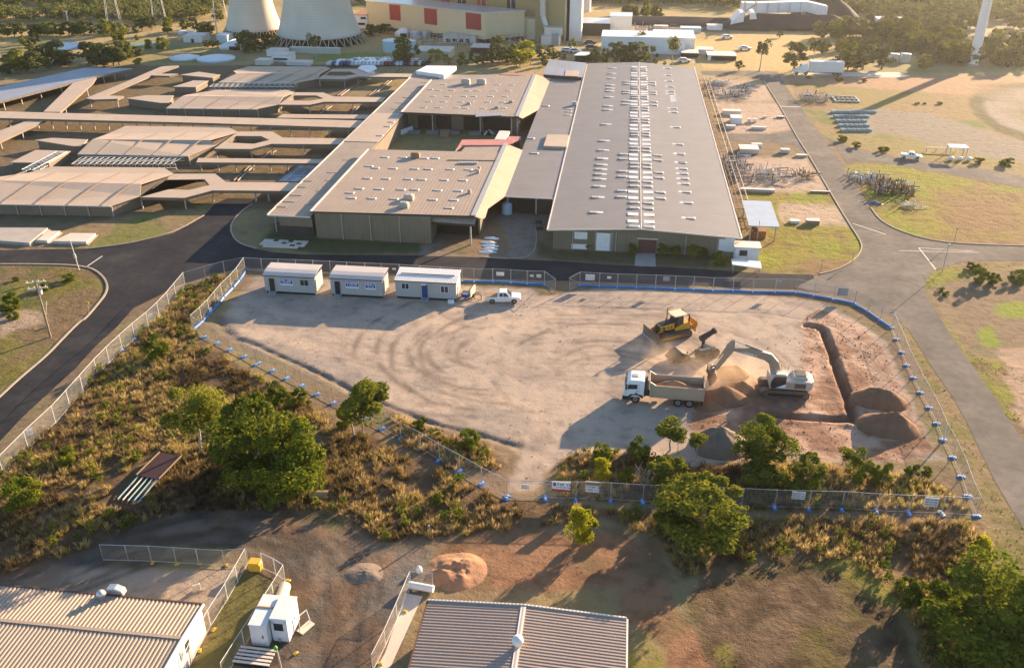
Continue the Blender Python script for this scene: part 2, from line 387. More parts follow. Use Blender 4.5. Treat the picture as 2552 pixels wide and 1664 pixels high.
Z['drive'] = MIX(('A7', [(1660, 900), (1760, 800), (2110, 690), (2365, 580), (2500, 900), (2365, 960), (1600, 945)]), ('A8', [(200, 550), (640, 520), (500, 800), (510, 950), (350, 985), (0, 960)]))
Z['leftverge'] = MIX(('A6', [(-100, 1030), (500, 1030), (800, 1050), (920, 1110), (990, 1200), (985, 1290), (780, 1540)]), ('B2', [(590, 520), (200, 880), (-100, 1100), (-100, -100)]))
Z['leftpale'] = MIX(('B2', [(-60, 300), (250, 260), (420, 300), (380, 400), (150, 440), (-60, 520)]))
Z['leftisland'] = MIX(('A6', [(330, 900), (830, 885), (1200, 840), (1600, 740), (1880, 580), (1985, 460), (1300, 570), (800, 650), (500, 740)]))
Z['rightverge'] = MIX(('B1', [(2400, 850), (1850, 850), (1650, 905), (1570, 1000), (1600, 1100), (1750, 1330), (1900, 1560), (2500, 1700)]), ('B5', [(2500, 500), (2500, 1600), (2280, 1280), (1720, 460), (1440, 0)]))
Z['rightpale'] = MIX(('B5', [(2600, 500), (2100, 560), (2150, 760), (2250, 1000), (2330, 1200), (2600, 1500)]))
Z['rightstrip'] = MIX(('B5', [(1220, 300), (1400, 460), (1500, 700), (1700, 980), (1850, 1250), (1990, 1550)]), ('B8', [(2200, 290), (2380, 580), (2500, 900), (2500, 1500), (2300, 1100), (2120, 520), (1930, 50)]))
Z['courtyard'] = MIX(('A3', [(-200, 1300), (120, 1180), (700, 1200), (1110, 1260), (1000, 1330), (500, 1390), (-150, 1390)]))
Z['fenceyard'] = MIX(('B6', [(100, 1000), (330, 820), (900, 850), (1550, 850), (1660, 830), (1700, 900), (1450, 1200), (900, 1050)]))
Z['weedyard'] = MIX(('B6', [(1650, 900), (1780, 860), (1950, 950), (1880, 1100), (1600, 1560), (1330, 1560), (1500, 1300)]))
Z['greenfar1'] = MIX(('A1', [(1180, 380), (1480, 350), (2000, 470), (2300, 560), (1500, 590), (1300, 560)]))
Z['lawnfar'] = MIX(('A2', [(980, 560), (1060, 510), (1500, 480), (1800, 520), (1700, 560), (1250, 580)]))
Z['coalyard'] = MIX(('A4', [(360, 180), (1300, 160), (2000, 250), (1800, 290), (1000, 300), (500, 320), (380, 300)]))
TR1 = smooth_pl(MIX(('B5', [(375, 338), (500, 352), (560, 470), (630, 700), (720, 930), (780, 1120), (810, 1225)])), 1)
TR2 = MIX(('B5', [(20, 1150), (300, 1185), (800, 1215)]))
DITCH = smooth_pl(MIX(('B2', [(2000, 330), (2080, 460), (2200, 560)]), ('B3', [(0, 655), (350, 815), (650, 945), (860, 1060), (1170, 1195), (1560, 1350), (1950, 1440), (2230, 1530)])), 2)
SCRUB = [MIX(('S', [(0, 1170), (275, 905), (460, 720), (610, 676), (482, 830), (560, 890), (700, 970), (860, 1060), (1000, 1130), (1260, 1250), (1420, 1260), (1850, 1290), (2440, 1300), (2500, 1420), (2552, 1664), (2300, 1664), (2270, 1550), (2200, 1450),
                     (2120, 1400), (1900, 1390), (1800, 1410), (1700, 1440), (1640, 1340), (1500, 1290), (1300, 1320), (1090, 1340), (960, 1350), (900, 1310), (820, 1270), (640, 1270), (500, 1290), (200, 1370), (0, 1440), (-80, 1500), (-100, 1250)])),
         MIX(('S', [(1380, 1170), (1440, 1120), (1620, 1130), (1720, 1165), (1950, 1150), (2200, 1180), (2330, 1200), (2420, 1270), (1850, 1270), (1390, 1240)])),
         MIX(('S', [(970, 1030), (1100, 1080), (1210, 1110), (1250, 1170), (1120, 1170), (1000, 1110)]))]
def zmask(x, y, name, wob=.6, sc=2.5, seed=1):
    dx = (fbm(x, y, sc, seed, 3) - .5) * 2 * wob; dy = (fbm(x, y, sc, seed + 9, 3) - .5) * 2 * wob
    return pip(x + dx, y + dy, Z[name] if isinstance(name, str) else name).astype(float)
def _bb(x, y, pts, mg):
    return (x > min(p[0] for p in pts) - mg) & (x < max(p[0] for p in pts) + mg) & (y > min(p[1] for p in pts) - mg) & (y < max(p[1] for p in pts) + mg)
def zheight(x, y):
    x = np.asarray(x, float); y = np.asarray(y, float); h = np.zeros(x.shape)
    for q in SCRUB:
        b = _bb(x, y, q, 2)
        if b.any(): X, Y = x[b], y[b]; h[b] = np.where(pip(X, Y, q), ((fbm(X, Y, 7, 4, 3) - .5) * .8 + (vnoise(X, Y, 1.4, 8) - .5) * .2) * np.clip(dline(X, Y, list(q) + [q[0]]) / 3.0, 0, 1), h[b])
    b = _bb(x, y, DITCH, 3)
    if b.any(): X, Y = x[b], y[b]; h[b] -= .22 * np.exp(-((dline(X, Y, DITCH) + (vnoise(X, Y, 1.2, 3) - .5) * .5) / .42) ** 2)
    for tr, wd, dp in ((TR1, .36, 1.1), (TR2, .34, .8)):
        b = _bb(x, y, tr, 4)
        if b.any():
            X, Y = x[b], y[b]; d = dline(X, Y, tr) + (fbm(X, Y, 1.2, 5, 2) - .5) * .22
            h[b] += -dp * np.clip((wd + .22 - d) / .22, 0, 1) + .16 * np.exp(-((d - wd - .7) / .4) ** 2) * vnoise(X, Y, .8, 6)
    return h
def axis(segs):
    out = [segs[0][0]]
    for a, b, st in segs:
        n = max(1, round((b - a) / st)); out += [a + (b - a) * i / n for i in range(1, n + 1)]
    return np.array(out)
gx = axis([(-890, -300, 45), (-300, -120, 6), (-120, -46, .6), (-46, 52, .27), (52, 95, .6), (95, 300, 5), (300, 890, 45)])
gy = axis([(-50, 40, 9), (40, 66, .3), (66, 124, .27), (124, 150, .6), (150, 300, 1.3), (300, 500, 3), (500, 900, 20), (900, 1240, 50)])
GX, GY = np.meshgrid(gx, gy); GX = GX.astype(np.float32); GY = GY.astype(np.float32); sh = GX.shape
col = np.empty(sh + (3,), np.float32); rough = np.full(sh, .35, np.float32)
ALL = (slice(0, sh[0]), slice(0, sh[1]))
def crop(pts, mg=3.0):
    xs = [p[0] for p in pts]; ys = [p[1] for p in pts]
    a, b = np.searchsorted(gx, [min(xs) - mg, max(xs) + mg]); c, d = np.searchsorted(gy, [min(ys) - mg, max(ys) + mg])
    return (slice(max(c - 1, 0), d + 1), slice(max(a - 1, 0), b + 1))
def put(sl, mask, c, k=1.0):
    m = (mask * k)[..., None]; col[sl] = col[sl] * (1 - m) + np.array(c, np.float32) * m
def nz(sl, s, seed, thr, gain, o=4): return np.clip((fbm(GX[sl], GY[sl], s, seed, o) - thr) * gain, 0, 1)
def zone(name, wob, base, k=1.0, layers=(), ru=None, sc=2.5, dr=0.0):
    """paint one surveyed outline: base soil, then patches (scale, seed, threshold, gain, colour, amount)"""
    pts = Z[name] if isinstance(name, str) else name
    sl = crop(pts, wob + 1); m = zmask(GX[sl], GY[sl], pts, wob, sc).astype(np.float32)
    if base: put(sl, m, base, k)
    for s_, seed, thr, gain, c, amt in layers: put(sl, m * nz(sl, s_, seed, thr, gain), c, amt)
    if ru is not None: rough[sl] = np.where(m > .5, ru, rough[sl])
    if dr: rough[sl] += m * dr
    return sl, m
near = (slice(0, sh[0]), slice(0, sh[1]))
n_a = fbm(GX, GY, 9, 1, 3); n_b = fbm(GX, GY, 3.0, 2, 3)
col[:] = (.22, .155, .095)
put(ALL, np.clip((n_a - .45) * 6, 0, 1), (.26, .20, .10)); put(ALL, np.clip((n_b - .62) * 8, 0, 1), (.15, .16, .06), .7)
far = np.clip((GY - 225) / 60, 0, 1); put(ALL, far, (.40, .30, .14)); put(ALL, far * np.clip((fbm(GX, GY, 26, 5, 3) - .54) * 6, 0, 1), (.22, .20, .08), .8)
zone('yardbrown', .5, (.185, .135, .08), 1, [(3, 2, .55, 6, (.14, .125, .06), 1)])
for q in SCRUB: zone(q, 1.0, (.145, .092, .052), 1, [(3, 2, .5, 6, (.20, .13, .07), 1), (9, 1, .6, 6, (.12, .115, .045), .7)], dr=.5, sc=3)
zone('leftverge', .3, (.19, .13, .075), 1, [(9, 1, .42, 7, (.17, .15, .04), 1), (3, 2, .6, 8, (.10, .125, .03), .8)], dr=.25)
zone('leftpale', 1.2, (.38, .28, .20), .9); zone('leftisland', .3, (.25, .18, .10), 1, [(9, 1, .5, 7, (.17, .17, .05), 1)])
for nm in ('islandA', 'islandB'): zone(nm, .3, (.25, .155, .07), 1, [(12, 12, .46, 7, (.25, .215, .035), 1), (7, 15, .58, 8, (.22, .245, .02), .95), (2, 16, .56, 7, (.18, .11, .05), .6)], dr=.25)
zone('rightverge', .3, (.23, .155, .08), 1, [(9, 22, .5, 8, (.21, .21, .03), 1), (3, 2, .55, 6, (.15, .095, .055), .8)], dr=.3)
zone('rightpale', 1.6, (.40, .275, .19), .85); zone(MIX(('B1', [(2080, 1220), (2200, 1150), (2450, 1180), (2450, 1260), (2200, 1290)])), 1.0, (.20, .25, .02), .9); zone(MIX(('B1', [(1980, 1400), (2060, 1330), (2140, 1400), (2120, 1510), (2010, 1490)])), .8, (.20, .25, .02), .9); zone('rightstrip', .3, (.24, .175, .09), 1, [(3, 2, .5, 6, (.18, .155, .05), 1)])
zone('rightfield', .8, (.27, .18, .085), 1, [(16, 31, .5, 6, (.25, .20, .07), 1), (8, 35, .66, 10, (.13, .16, .04), 1)])
zone('greytrack', 1.5, (.25, .21, .17), .85, sc=6); zone('redflat', 1.0, (.40, .24, .14), .9); zone('ovalbank', .6, (.085, .08, .032), 1, [(3, 81, .55, 7, (.17, .13, .06), .8)]); zone('oval', .3, (.31, .25, .19)); zone('ovalhole', .3, (.17, .15, .06))
zone('golden', 2, (.52, .36, .15), sc=8); zone('greenfar1', 2, (.22, .21, .08), .8, sc=8); zone('lawnfar', 1, (.22, .25, .07)); zone('coalyard', 1.5, (.12, .10, .09), .9, sc=6)
for nm in ('compound1', 'compound2', 'compound3', 'compound4'): zone(nm, .4, (.47, .34, .25), .9)
zone('drive', .4, (.23, .19, .15)); zone('frontlawn', .4, (.085, .095, .04)); zone('halllawn', .4, (.11, .10, .05)); zone('courtyard', .3, (.24, .20, .085))
zone('field', .6, (.15, .10, .062), 1, [(4, 41, .44, 7, (.125, .10, .036), 1), (1.4, 44, .48, 8, (.075, .05, .03), .9), (.8, 45, .58, 8, (.21, .145, .085), .7)], dr=.45)
for nm in ('fieldgreen', 'fieldgreen2', 'bottomgreen'): zone(nm, 1.2, None, 1, [(2, 47, .3, 5, (.22, .20, .04), .85)], sc=2)
zone('track', .6, (.20, .155, .115), 1, [(6, 51, .48, 6, (.165, .148, .128), 1), (4, 55, .52, 7, (.25, .16, .10), 1), (1.0, 56, .58, 7, (.12, .09, .066), .7)])
for nm in ('redspot', 'redpath'): zone(nm, .8, (.30, .16, .09), .9, [(3, 2, .52, 7, (.20, .135, .07), .8), (1.1, 58, .55, 7, (.18, .09, .05), .8)])
zone('fenceyard', .2, (.42, .32, .23)); zone('weedyard', .3, (.16, .14, .05))
PSL, pad = zone('pad', .45, (.44, .345, .265), 1, [(11, 61, .42, 4, (.52, .39, .285), 1), (3, 2, .54, 7, (.33, .265, .21), .8), (1.2, 62, .56, 6, (.37, .295, .23), .6)], ru=.16, sc=2)
# wheel tracks pressed into the pad
TRK = smooth_pl(MIX(('B6', [(0, 950), (500, 800), (1000, 610), (1500, 520), (1950, 560), (2220, 720), (2300, 900), (2280, 1200), (2230, 1552)])), 2)
tk = np.zeros(sh, np.float32)
def arc(c, r, a0, a1, wd, amt, seed):
    sl = crop([(c.x - r, c.y - r), (c.x + r, c.y + r)], 1.5); X, Y = GX[sl], GY[sl]
    d = np.abs(np.hypot(X - c.x, Y - c.y) - r + (vnoise(X, Y, 5, seed + 2) - .5) * .8); a = np.arctan2(Y - c.y, X - c.x) % (2 * pi)
    tk[sl] = np.maximum(tk[sl], amt * np.exp(-(d / wd) ** 2) * ((a > a0) & (a < a1)) * np.clip((vnoise(X, Y, 2.4, seed) - .2) * 2.2, 0, 1))
def rut(a, b_, wd, amt, seed, s_=1.6):
    sl = crop([a, b_], 1.5); X, Y = GX[sl], GY[sl]
    tk[sl] = np.maximum(tk[sl], amt * np.exp(-(dline(X, Y, [a, b_]) / wd) ** 2) * np.clip((vnoise(X, Y, s_, seed) - .2) * 1.8, 0, 1))
ca = P('B3', 2050, 740)
for i, r in enumerate((3.6, 4.1, 4.5, 5.6, 6.1, 7.2, 8.0, 8.5, 9.6, 11.3, 11.8, 13.4, 14.6, 15.1, 17)): arc(ca + Vector((random.uniform(-1.6, 1.6), random.uniform(-1.2, 1.2), 0)), r, 1.5 + random.uniform(0, 1.3), random.uniform(3.8, 5.2), .27, random.uniform(.7, 1.0), 70 + i)
cb = P('B4', 300, 850)
for i, r in enumerate((6.5, 7.1, 8.0, 9.0, 9.6, 11, 12, 12.6, 14, 15.5, 16, 17.5, 19, 19.6, 22)): arc(cb + Vector((random.uniform(-2, 2), random.uniform(-1.5, 1.5), 0)), r, .15 + random.uniform(0, .8), random.uniform(1.7, 2.8), .28, random.uniform(.6, .95), 90 + i)
for i in range(26): rut(P('S', 700 + 24 * i, 800 + 8 * i + random.uniform(-40, 60)), P('S', 860 + 24 * i + random.uniform(0, 120), 860 + 12 * i + random.uniform(-30, 60)), .2, .5, 120 + i)
for i in range(22):
    y0 = 735 + 10 * i; rut(P('S', 1320 + random.uniform(-50, 50), y0), P('S', 1560 + random.uniform(0, 250), y0 + random.uniform(-12, 18)), .22, .55, 150 + i)
for i in range(7): rut(P('S', 1180 + 22 * i, 1060 + 3 * i), P('S', 1265 + 18 * i, 1225), .22, .8, 170 + i, .7)
sl = crop(TRK, 6); X, Y = GX[sl], GY[sl]; dT = dline(X, Y, TRK) + (vnoise(X, Y, 6, 33) - .5) * .8
for i, o in enumerate((.25, .9, 1.5, 2.2, 2.9, 3.7, 4.6)): put(sl, np.exp(-((dT - o) / .26) ** 2) * np.clip((vnoise(X, Y, 2.6, 34 + i) - .1) * 2.2, 0, 1), (.06, .045, .034), .95)
put(PSL, pad * tk[PSL], (.13, .10, .08), 1.0)
zone(MIX(('B3', [(0, 690), (860, 1075), (1170, 1190), (1950, 1430), (2328, 1552), (2328, 1300), (1900, 1150), (1400, 1020), (700, 830), (200, 660)])), 1.2, None, 1, [(3, 181, .35, 4, (.33, .275, .225), .85)], sc=3)
zone('red', .8, (.50, .32, .22), .9, [(3.2, 66, .50, 9, (.22, .12, .075), .9), (1.1, 67, .55, 8, (.30, .17, .11), .8)], ru=.5, sc=2)
sl = crop(TR1 + TR2, 4); X, Y = GX[sl], GY[sl]
put(sl, np.clip((.95 - np.minimum(dline(X, Y, TR1), dline(X, Y, TR2) + .2) - (fbm(X, Y, 1.3, 5, 2) - .5) * .5) / .8, 0, 1), (.20, .115, .075), .9)
sl = crop(DITCH, 4); X, Y = GX[sl], GY[sl]; dd = dline(X, Y, DITCH)
put(sl, np.exp(-(dd / .65) ** 2), (.16, .13, .105), .85); put(sl, np.exp(-((dd - 1.4) / .5) ** 2) * np.clip((n_b[sl] - .4) * 4, 0, 1), (.2, .16, .13), .6)
def blur(a, n):
    for _ in range(n):
        for ax in (0, 1): b = a.copy(); sl1 = [slice(None)] * a.ndim; sl2 = [slice(None)] * a.ndim; sl0 = [slice(None)] * a.ndim; sl0[ax] = slice(1, -1); sl1[ax] = slice(0, -2); sl2[ax] = slice(2, None); b[tuple(sl0)] = (a[tuple(sl0)] * 2 + a[tuple(sl1)] + a[tuple(sl2)]) / 4; a = b
    return a
rough = blur(rough, 10); col = blur(col, 1)
GH = zheight(GX, GY)
nx, ny = len(gx), len(gy)
ii = (np.arange(ny - 1)[:, None] * nx + np.arange(nx - 1)[None, :]).ravel()
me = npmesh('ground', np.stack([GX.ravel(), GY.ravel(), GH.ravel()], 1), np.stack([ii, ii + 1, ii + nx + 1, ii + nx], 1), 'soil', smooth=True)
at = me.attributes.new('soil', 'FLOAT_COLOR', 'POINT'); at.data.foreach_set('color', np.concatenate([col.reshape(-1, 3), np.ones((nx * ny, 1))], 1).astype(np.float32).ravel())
at = me.attributes.new('rough', 'FLOAT', 'POINT'); at.data.foreach_set('value', rough.astype(np.float32).ravel())
ground = tag(link('ground', me), 'open ground of sand, red dirt, gravel and dry grass', None, None, 'structure')
def gz(x, y): return float(zheight(np.array([x]), np.array([y]))[0])

# ================================================================== roads
def sheet(name, pts, m, z, label, sm=0):
    pts = smooth_pl(pts, sm, True) if sm else pts
    flat = [Vector((p[0], p[1], 0)) for p in pts]
    tri = [t for t in tessellate_polygon([flat])]
    f = []
    for t_ in tri:
        a, b, c = (flat[i] for i in t_); k = (b - a).cross(c - a).z
        if abs(k) > 1e-5: f.append(t_ if k > 0 else t_[::-1])
    me = bpy.data.meshes.new(name); me.from_pydata([(p.x, p.y, z) for p in flat], [], f); me.materials.append(MATS[m])
    return tag(link(name, me), label, None, None, 'structure')
sheet('road', MIX(('A6', [(-300, 905), (330, 893), (830, 885), (1200, 840), (1600, 740), (1880, 580), (1985, 470), (2100, 420), (2365, 425), (2300, 500), (2200, 560), (2120, 660), (2115, 720), (2150, 790), (2230, 850), (2365, 885)]),
                    ('A7', [(100, 882), (300, 920), (600, 940), (1550, 948), (2365, 970)]), ('A8', [(350, 985), (700, 1000), (1200, 1035), (1640, 1052), (2100, 1078)]),
                    ('B1', [(350, 938), (700, 945), (760, 1085), (567, 1060), (80, 1045)]), ('A8', [(1780, 1220), (900, 1185), (0, 1165)]),
                    ('A7', [(1465, 1120), (500, 1085), (40, 1060)]), ('A6', [(2070, 1095), (1895, 1145), (1640, 1225), (1400, 1350)]), ('B2', [(1230, 250), (1070, 430), (880, 600), (690, 810), (480, 1000), (200, 1260), (-60, 1540), (-340, 1560), (-340, 1420), (0, 1065), (200, 880), (430, 690), (590, 520), (740, 370)]),
                    ('A6', [(780, 1540), (900, 1400), (985, 1290), (990, 1200), (920, 1110), (800, 1050), (500, 1030), (-300, 1030)])), 'asphalt', .012, 'dark asphalt road curving past the fenced site and the hall')
sheet('road', MIX(('A4', [(1525, 660), (1600, 830), (1720, 1000), (1840, 1200), (1900, 1310), (2060, 1580)]), ('B1', [(720, 110), (820, 290), (900, 420), (1000, 580), (1075, 690), (1085, 760), (1060, 800), (1000, 870), (780, 945), (560, 1040), (700, 1070), (860, 1098), (1040, 1150), (1330, 1270), (1440, 1370), (1540, 1530)]),
                    ('B5', [(1500, 700), (1700, 980), (1850, 1250), (1990, 1550)]), ('B8', [(2200, 300), (2380, 600), (2700, 1100), (3000, 1000), (2700, 400)]), ('B5', [(2460, 1552), (2280, 1280), (2080, 980), (1870, 680), (1720, 460), (1600, 280), (1440, 0)]), ('B1', [(1570, 1000), (1500, 860), (1350, 640), (1150, 430), (950, 130), (870, 0)]), ('A4', [(2300, 1552), (2120, 1280), (2050, 1200), (1920, 1000), (1790, 830), (1690, 662)])), 'asphalt_old', .018, 'faded grey asphalt road running straight past the hall and compounds')
sheet('road', MIX(('B1', [(1200, 500), (1300, 580), (1450, 640), (1750, 706), (2600, 730), (2600, 832), (1850, 845), (1650, 905), (1575, 985), (1480, 860)])), 'asphalt_old', .024, 'grey asphalt side road leading right from the junction')
sheet('road', MIX(('A5', [(500, 1240), (800, 1372), (1200, 1452), (1700, 1535)]), ('B1', [(2000, 130), (2600, 240), (2600, 330), (2240, 265), (1700, 160), (1300, 90), (1050, 72), (970, 95), (880, -40)])), 'asphalt_old', .021, 'grey asphalt road curving away beside the scrap field')
sheet('road', MIX(('A4', [(980, 655), (1540, 655), (1590, 780), (1530, 735), (1400, 702), (1000, 692)])), 'asphalt_old', .014, 'grey asphalt lane behind the storage compounds')
sheet('road', MIX(('A4', [(1245, 1232), (1600, 1237), (1830, 1200), (1880, 1240), (1990, 1430), (1850, 1345), (1650, 1312), (1250, 1297)])), 'asphalt_old', .015, 'short asphalt lane between two storage compounds')
sheet('road', MIX(('A5', [(150, 690), (600, 665), (1200, 668), (1320, 700), (1220, 716), (650, 704)])), 'pale_concrete', .02, 'pale concrete strip where the semi trailer is parked')
sheet('driveway', MIX(('A8', [(1420, 925), (1600, 930), (1605, 1052), (1410, 1045)])), 'concrete', .016, 'concrete driveway leading to the maroon roller door')
sheet('path', MIX(('B7', [(740, 850), (840, 870), (640, 1310), (560, 1310), (620, 1200)])), 'pale_concrete', .016, 'pale concrete footpath beside the ridged roof building', 0)
def kerb(pts, label, wd=.28, ht=.13, m='kerb_concrete'):
    pts = smooth_pl(pts, 2); L = []; R = []
    for i, p in enumerate(pts):
        a = pts[max(0, i - 1)]; b = pts[min(len(pts) - 1, i + 1)]; d = (b - a).normalized(); n = Vector((-d.y, d.x, 0)) * wd / 2; L.append(p + n); R.append(p - n)
    mb = MB(); n = len(pts); vv = []
    for i in range(n): vv += [(L[i].x, L[i].y, -.02), (L[i].x, L[i].y, ht), (R[i].x, R[i].y, ht), (R[i].x, R[i].y, -.02)]
    ff = []
    for i in range(n - 1):
        for j in range(3): ff.append((4 * i + j, 4 * i + j + 1, 4 * i + 5 + j, 4 * i + 4 + j))
    mb.add(vv, ff); tag(mb.build('kerb', m), label, None, None, 'structure')
kerb(MIX(('A6', [(-200, 1030), (500, 1030), (800, 1050), (920, 1110), (990, 1200), (985, 1290), (900, 1400), (780, 1540)]), ('B2', [(740, 370), (590, 520), (430, 690), (200, 880), (0, 1065), (-200, 1250)])), 'pale kerb around the grassy corner with the utility poles')
kerb(MIX(('A6', [(2330, 470), (2200, 560), (2115, 680), (2150, 790), (2230, 850), (2365, 885)])), 'pale kerb curving around the lawn by the workshop')
kerb(MIX(('A6', [(830, 885), (1200, 840), (1600, 740), (1880, 580)])), 'pale kerb along the grass by the tan roofed block', .2)
kerb(MIX(('B1', [(750, 942), (900, 905), (1020, 835), (1078, 760), (1078, 700), (1000, 580), (900, 420), (720, 110), (655, 0)]), ('A4', [(1890, 1300), (1720, 990), (1560, 740)])), 'pale kerb beside the straight grey road', .2)
kerb(MIX(('A8', [(0, 965), (340, 985), (480, 940), (510, 800), (500, 700)])), 'worn kerb by the dark loading yard', .18)
kerb(MIX(('B1', [(1150, 430), (1230, 540), (1450, 640), (1750, 706), (2500, 728)])), 'dark edged kerb of the scrap field', .2)
def line(reg, pts, wd, label):
    p = PL(reg, pts); mb = MB()
    for a, b in zip(p[:-1], p[1:]):
        d = (b - a).normalized(); n = Vector((-d.y, d.x, 0)) * wd / 2
        mb.add([(*(a + n).xy, .034), (*(a - n).xy, .034), (*(b - n).xy, .034), (*(b + n).xy, .034)], [(0, 1, 2, 3)])
    tag(mb.build('road_marking', 'line_paint'), label, None, None, 'structure')
line('B1', [(1365, 760), (1985, 775)], .14, 'thin white painted line along the side road'); line('B1', [(1520, 738), (1650, 905)], .18, 'white painted stop line at the side road')
line('B1', [(1525, 738), (1940, 765)], .14, 'second white painted line along the side road'); line('B1', [(1010, 550), (1265, 635)], .2, 'worn white painted line across the straight road')
line('A6', [(805, 1048), (942, 955)], .22, 'white painted give way line at the left junction'); line('A4', [(1715, 983), (1905, 988)], .5, 'pale painted strip across the straight road')
# ================================================================== building materials
mat('roof_grey', (.225, .20, .182), .55, .10, .25, rib=('y', 1.02), ribdepth=.25, streak=.25, vx='x')
mat('roof_tan', (.36, .275, .205), .6, .10, .22, rib=('x', .62), ribdepth=.25, streak=.22, vx='y')
mat('roof_tan2', (.33, .26, .20), .6, .12, .22, rib=('x', .8), ribdepth=.2, streak=.25, vx='y')
mat('roof_tan3', (.47, .36, .26), .6, .08, .18, wear=((.40, .31, .24), .6), streak=.2, vx='y')
mat('roof_blue', (.27, .29, .33), .5, .12, .12, streak=.3, vx='y')
mat('roof_red', (.50, .20, .16), .6, .12, .3)
mat('fascia_sunlit_tan', (.46, .31, .20), .6, .10, .3, rib=('y', .5), ribdepth=.2)  # tan cladding with the warm sunlight put into its colour
mat('trim_pale', (.66, .58, .5), .6, .1, .4)
mat('clad_olive', (.185, .16, .11), .65, .14, .3, rib=('x', .45), ribdepth=.35, streak=.3, vx='z')
mat('clad_brown', (.20, .155, .11), .65, .14, .3, rib=('x', .5), ribdepth=.35, streak=.3, vx='z')
mat('clad_dark', (.045, .04, .036), .8, .2, .4)
mat('dark_inside', (.02, .018, .016), .9, .2, .5)  # near-black colour, on flat panels it paints the shade inside bays
mat('steel_post', (.42, .40, .37), .5, .15, 2.0, metal=.4)
mat('white_panel', (.74, .74, .74), .5, .08, .6, wear=((.5, .46, .4), .35))
mat('translucent_sheet', (.62, .60, .57), .45, .08, .8, wear=((.5, .47, .43), .5))
mat('vent_metal', (.42, .385, .35), .45, .12, 2.0, metal=.2)
mat('maroon_door', (.10, .035, .035), .6, .15, .5, rib=('z', .18), ribdepth=.3)
mat('cream', (.62, .50, .32), .7, .05, .1, streak=.12, vx='z')
mat('red_panel', (.34, .045, .04), .6, .08, .2)
mat('olive_tower', (.34, .265, .125), .7, .06, .08, streak=.12, vx='z')
mat('tower_concrete', (.52, .49, .44), .9, .06, .06, streak=.18, vx='z')
mat('pale_blue', (.40, .55, .62), .5, .08, .2, streak=.2, vx='z')
mat('rust', (.30, .13, .06), .85, .25, .6)
mat('coal', (.035, .032, .03), .9, .3, .3, bump=.8, bscale=1.2)
mat('timber', (.26, .185, .12), .85, .2, 3.0)
mat('galv', (.56, .57, .58), .4, .12, 3.0, metal=.6)
mat('glass_roof', (.40, .43, .46), .25, .08, .4)
glassm('glass')

def clad_wall(mb, x0, x1, y0, y1, z0, z1): mb.box(x0, x1, y0, y1, z0, z1)
def roof_slab(name, poly3, m, parent, th=.14):
    """sloping sheet: outline of (x,y,z) points with thickness"""
    n = len(poly3); flat = [Vector((p[0], p[1], 0)) for p in poly3]; tri = tessellate_polygon([flat]); f = []
    for t_ in tri:
        a, b, c = (flat[i] for i in t_); f.append(tuple(t_) if (b - a).cross(c - a).z > 0 else tuple(t_[::-1]))
    ar = sum(flat[i].x * flat[(i + 1) % n].y - flat[(i + 1) % n].x * flat[i].y for i in range(n))
    mb = MB(); vt = [tuple(p) for p in poly3] + [(p[0], p[1], p[2] - th) for p in poly3]
    ff = f + [tuple(n + i for i in t_[::-1]) for t_ in f]
    for i in range(n):
        j = (i + 1) % n; ff.append((i, n + i, n + j, j) if ar > 0 else (j, n + j, n + i, i))
    mb.add(vt, ff); return mb.build(name, m, parent)

# ================================================================== main hall
hall = thing('industrial_hall', 'very long grey roofed hall with ridge skylights and roller doors', 'hall', (4.5, 200, 0), world=True)
HX0, HX1, HY0, HY1, HXR = -10.8, 19.8, 134.3, 266.6, 4.1
m_ = MB(); m_.box(HX0 + .9, HX1 - .9, HY0 + 1.0, HY1 - .8, 0, 3.45); m_.build('wall', 'clad_olive', hall)
m_ = MB(); m_.add([(HX0 + .9, HY0 + 1.0, 3.45), (HX1 - .9, HY0 + 1.0, 3.45), (HXR, HY0 + 1.0, 4.2)], [(0, 1, 2)]); m_.build('gable', 'clad_olive', hall)
roof_slab('roof', [(HX0, HY0, 3.6), (HXR, HY0, 4.45), (HXR, HY1 + .6, 4.45), (HX0, HY1 + 1.4, 3.6)], 'roof_grey', hall)
roof_slab('roof', [(HXR, HY0, 4.45), (HX1, HY0, 3.6), (HX1, HY1 - 1.4, 3.6), (HXR, HY1 + .6, 4.45)], 'roof_grey', hall)
m_ = MB(); m_.bar((HXR, HY0, 4.47), (HXR, HY1 + .6, 4.47), .14, .05); m_.build('ridge_cap', 'trim_pale', hall)
m_ = MB(); m_.bar((HX0, HY0 - .05, 3.58), (HXR, HY0 - .05, 4.43), .1, .22); m_.bar((HXR, HY0 - .05, 4.43), (HX1, HY0 - .05, 3.58), .1, .22); m_.build('barge_board', 'trim_pale', hall)
for x in (HX0, HX1):
    m_ = MB(); m_.bar((x, HY0, 3.56), (x, HY1, 3.56), .22, .2); m_.build('gutter', 'trim_pale', hall)
def hz_(x): return 4.45 - .85 * abs(x - HXR) / (HXR - HX0)
ventm = MB(); ventm.yprism([(-1.1, -.03), (1.1, -.03), (1.0, .1), (.85, .15), (-.85, .15), (-1.0, .1)], -.42, .42); ventm = ventm.data('roof_vent', 'vent_metal')
skym = MB(); skym.box(-3.3, 3.3, -.38, .38, 0, .07); skym = skym.data('skylight', 'translucent_sheet')
sky2 = MB(); sky2.box(-.9, .9, -.72, .72, 0, .05); sky2 = sky2.data('skylight', 'translucent_sheet')
def hv(x, y, me, sx=1.0, nm='roof_vent'): inst(me, hall, (x, y, hz_(x) - .0 if abs(x - HXR) > .5 else 4.42), 0, (sx, 1, 1), nm)
def yy(reg, x, y): return P(reg, x, y, 4.3).y
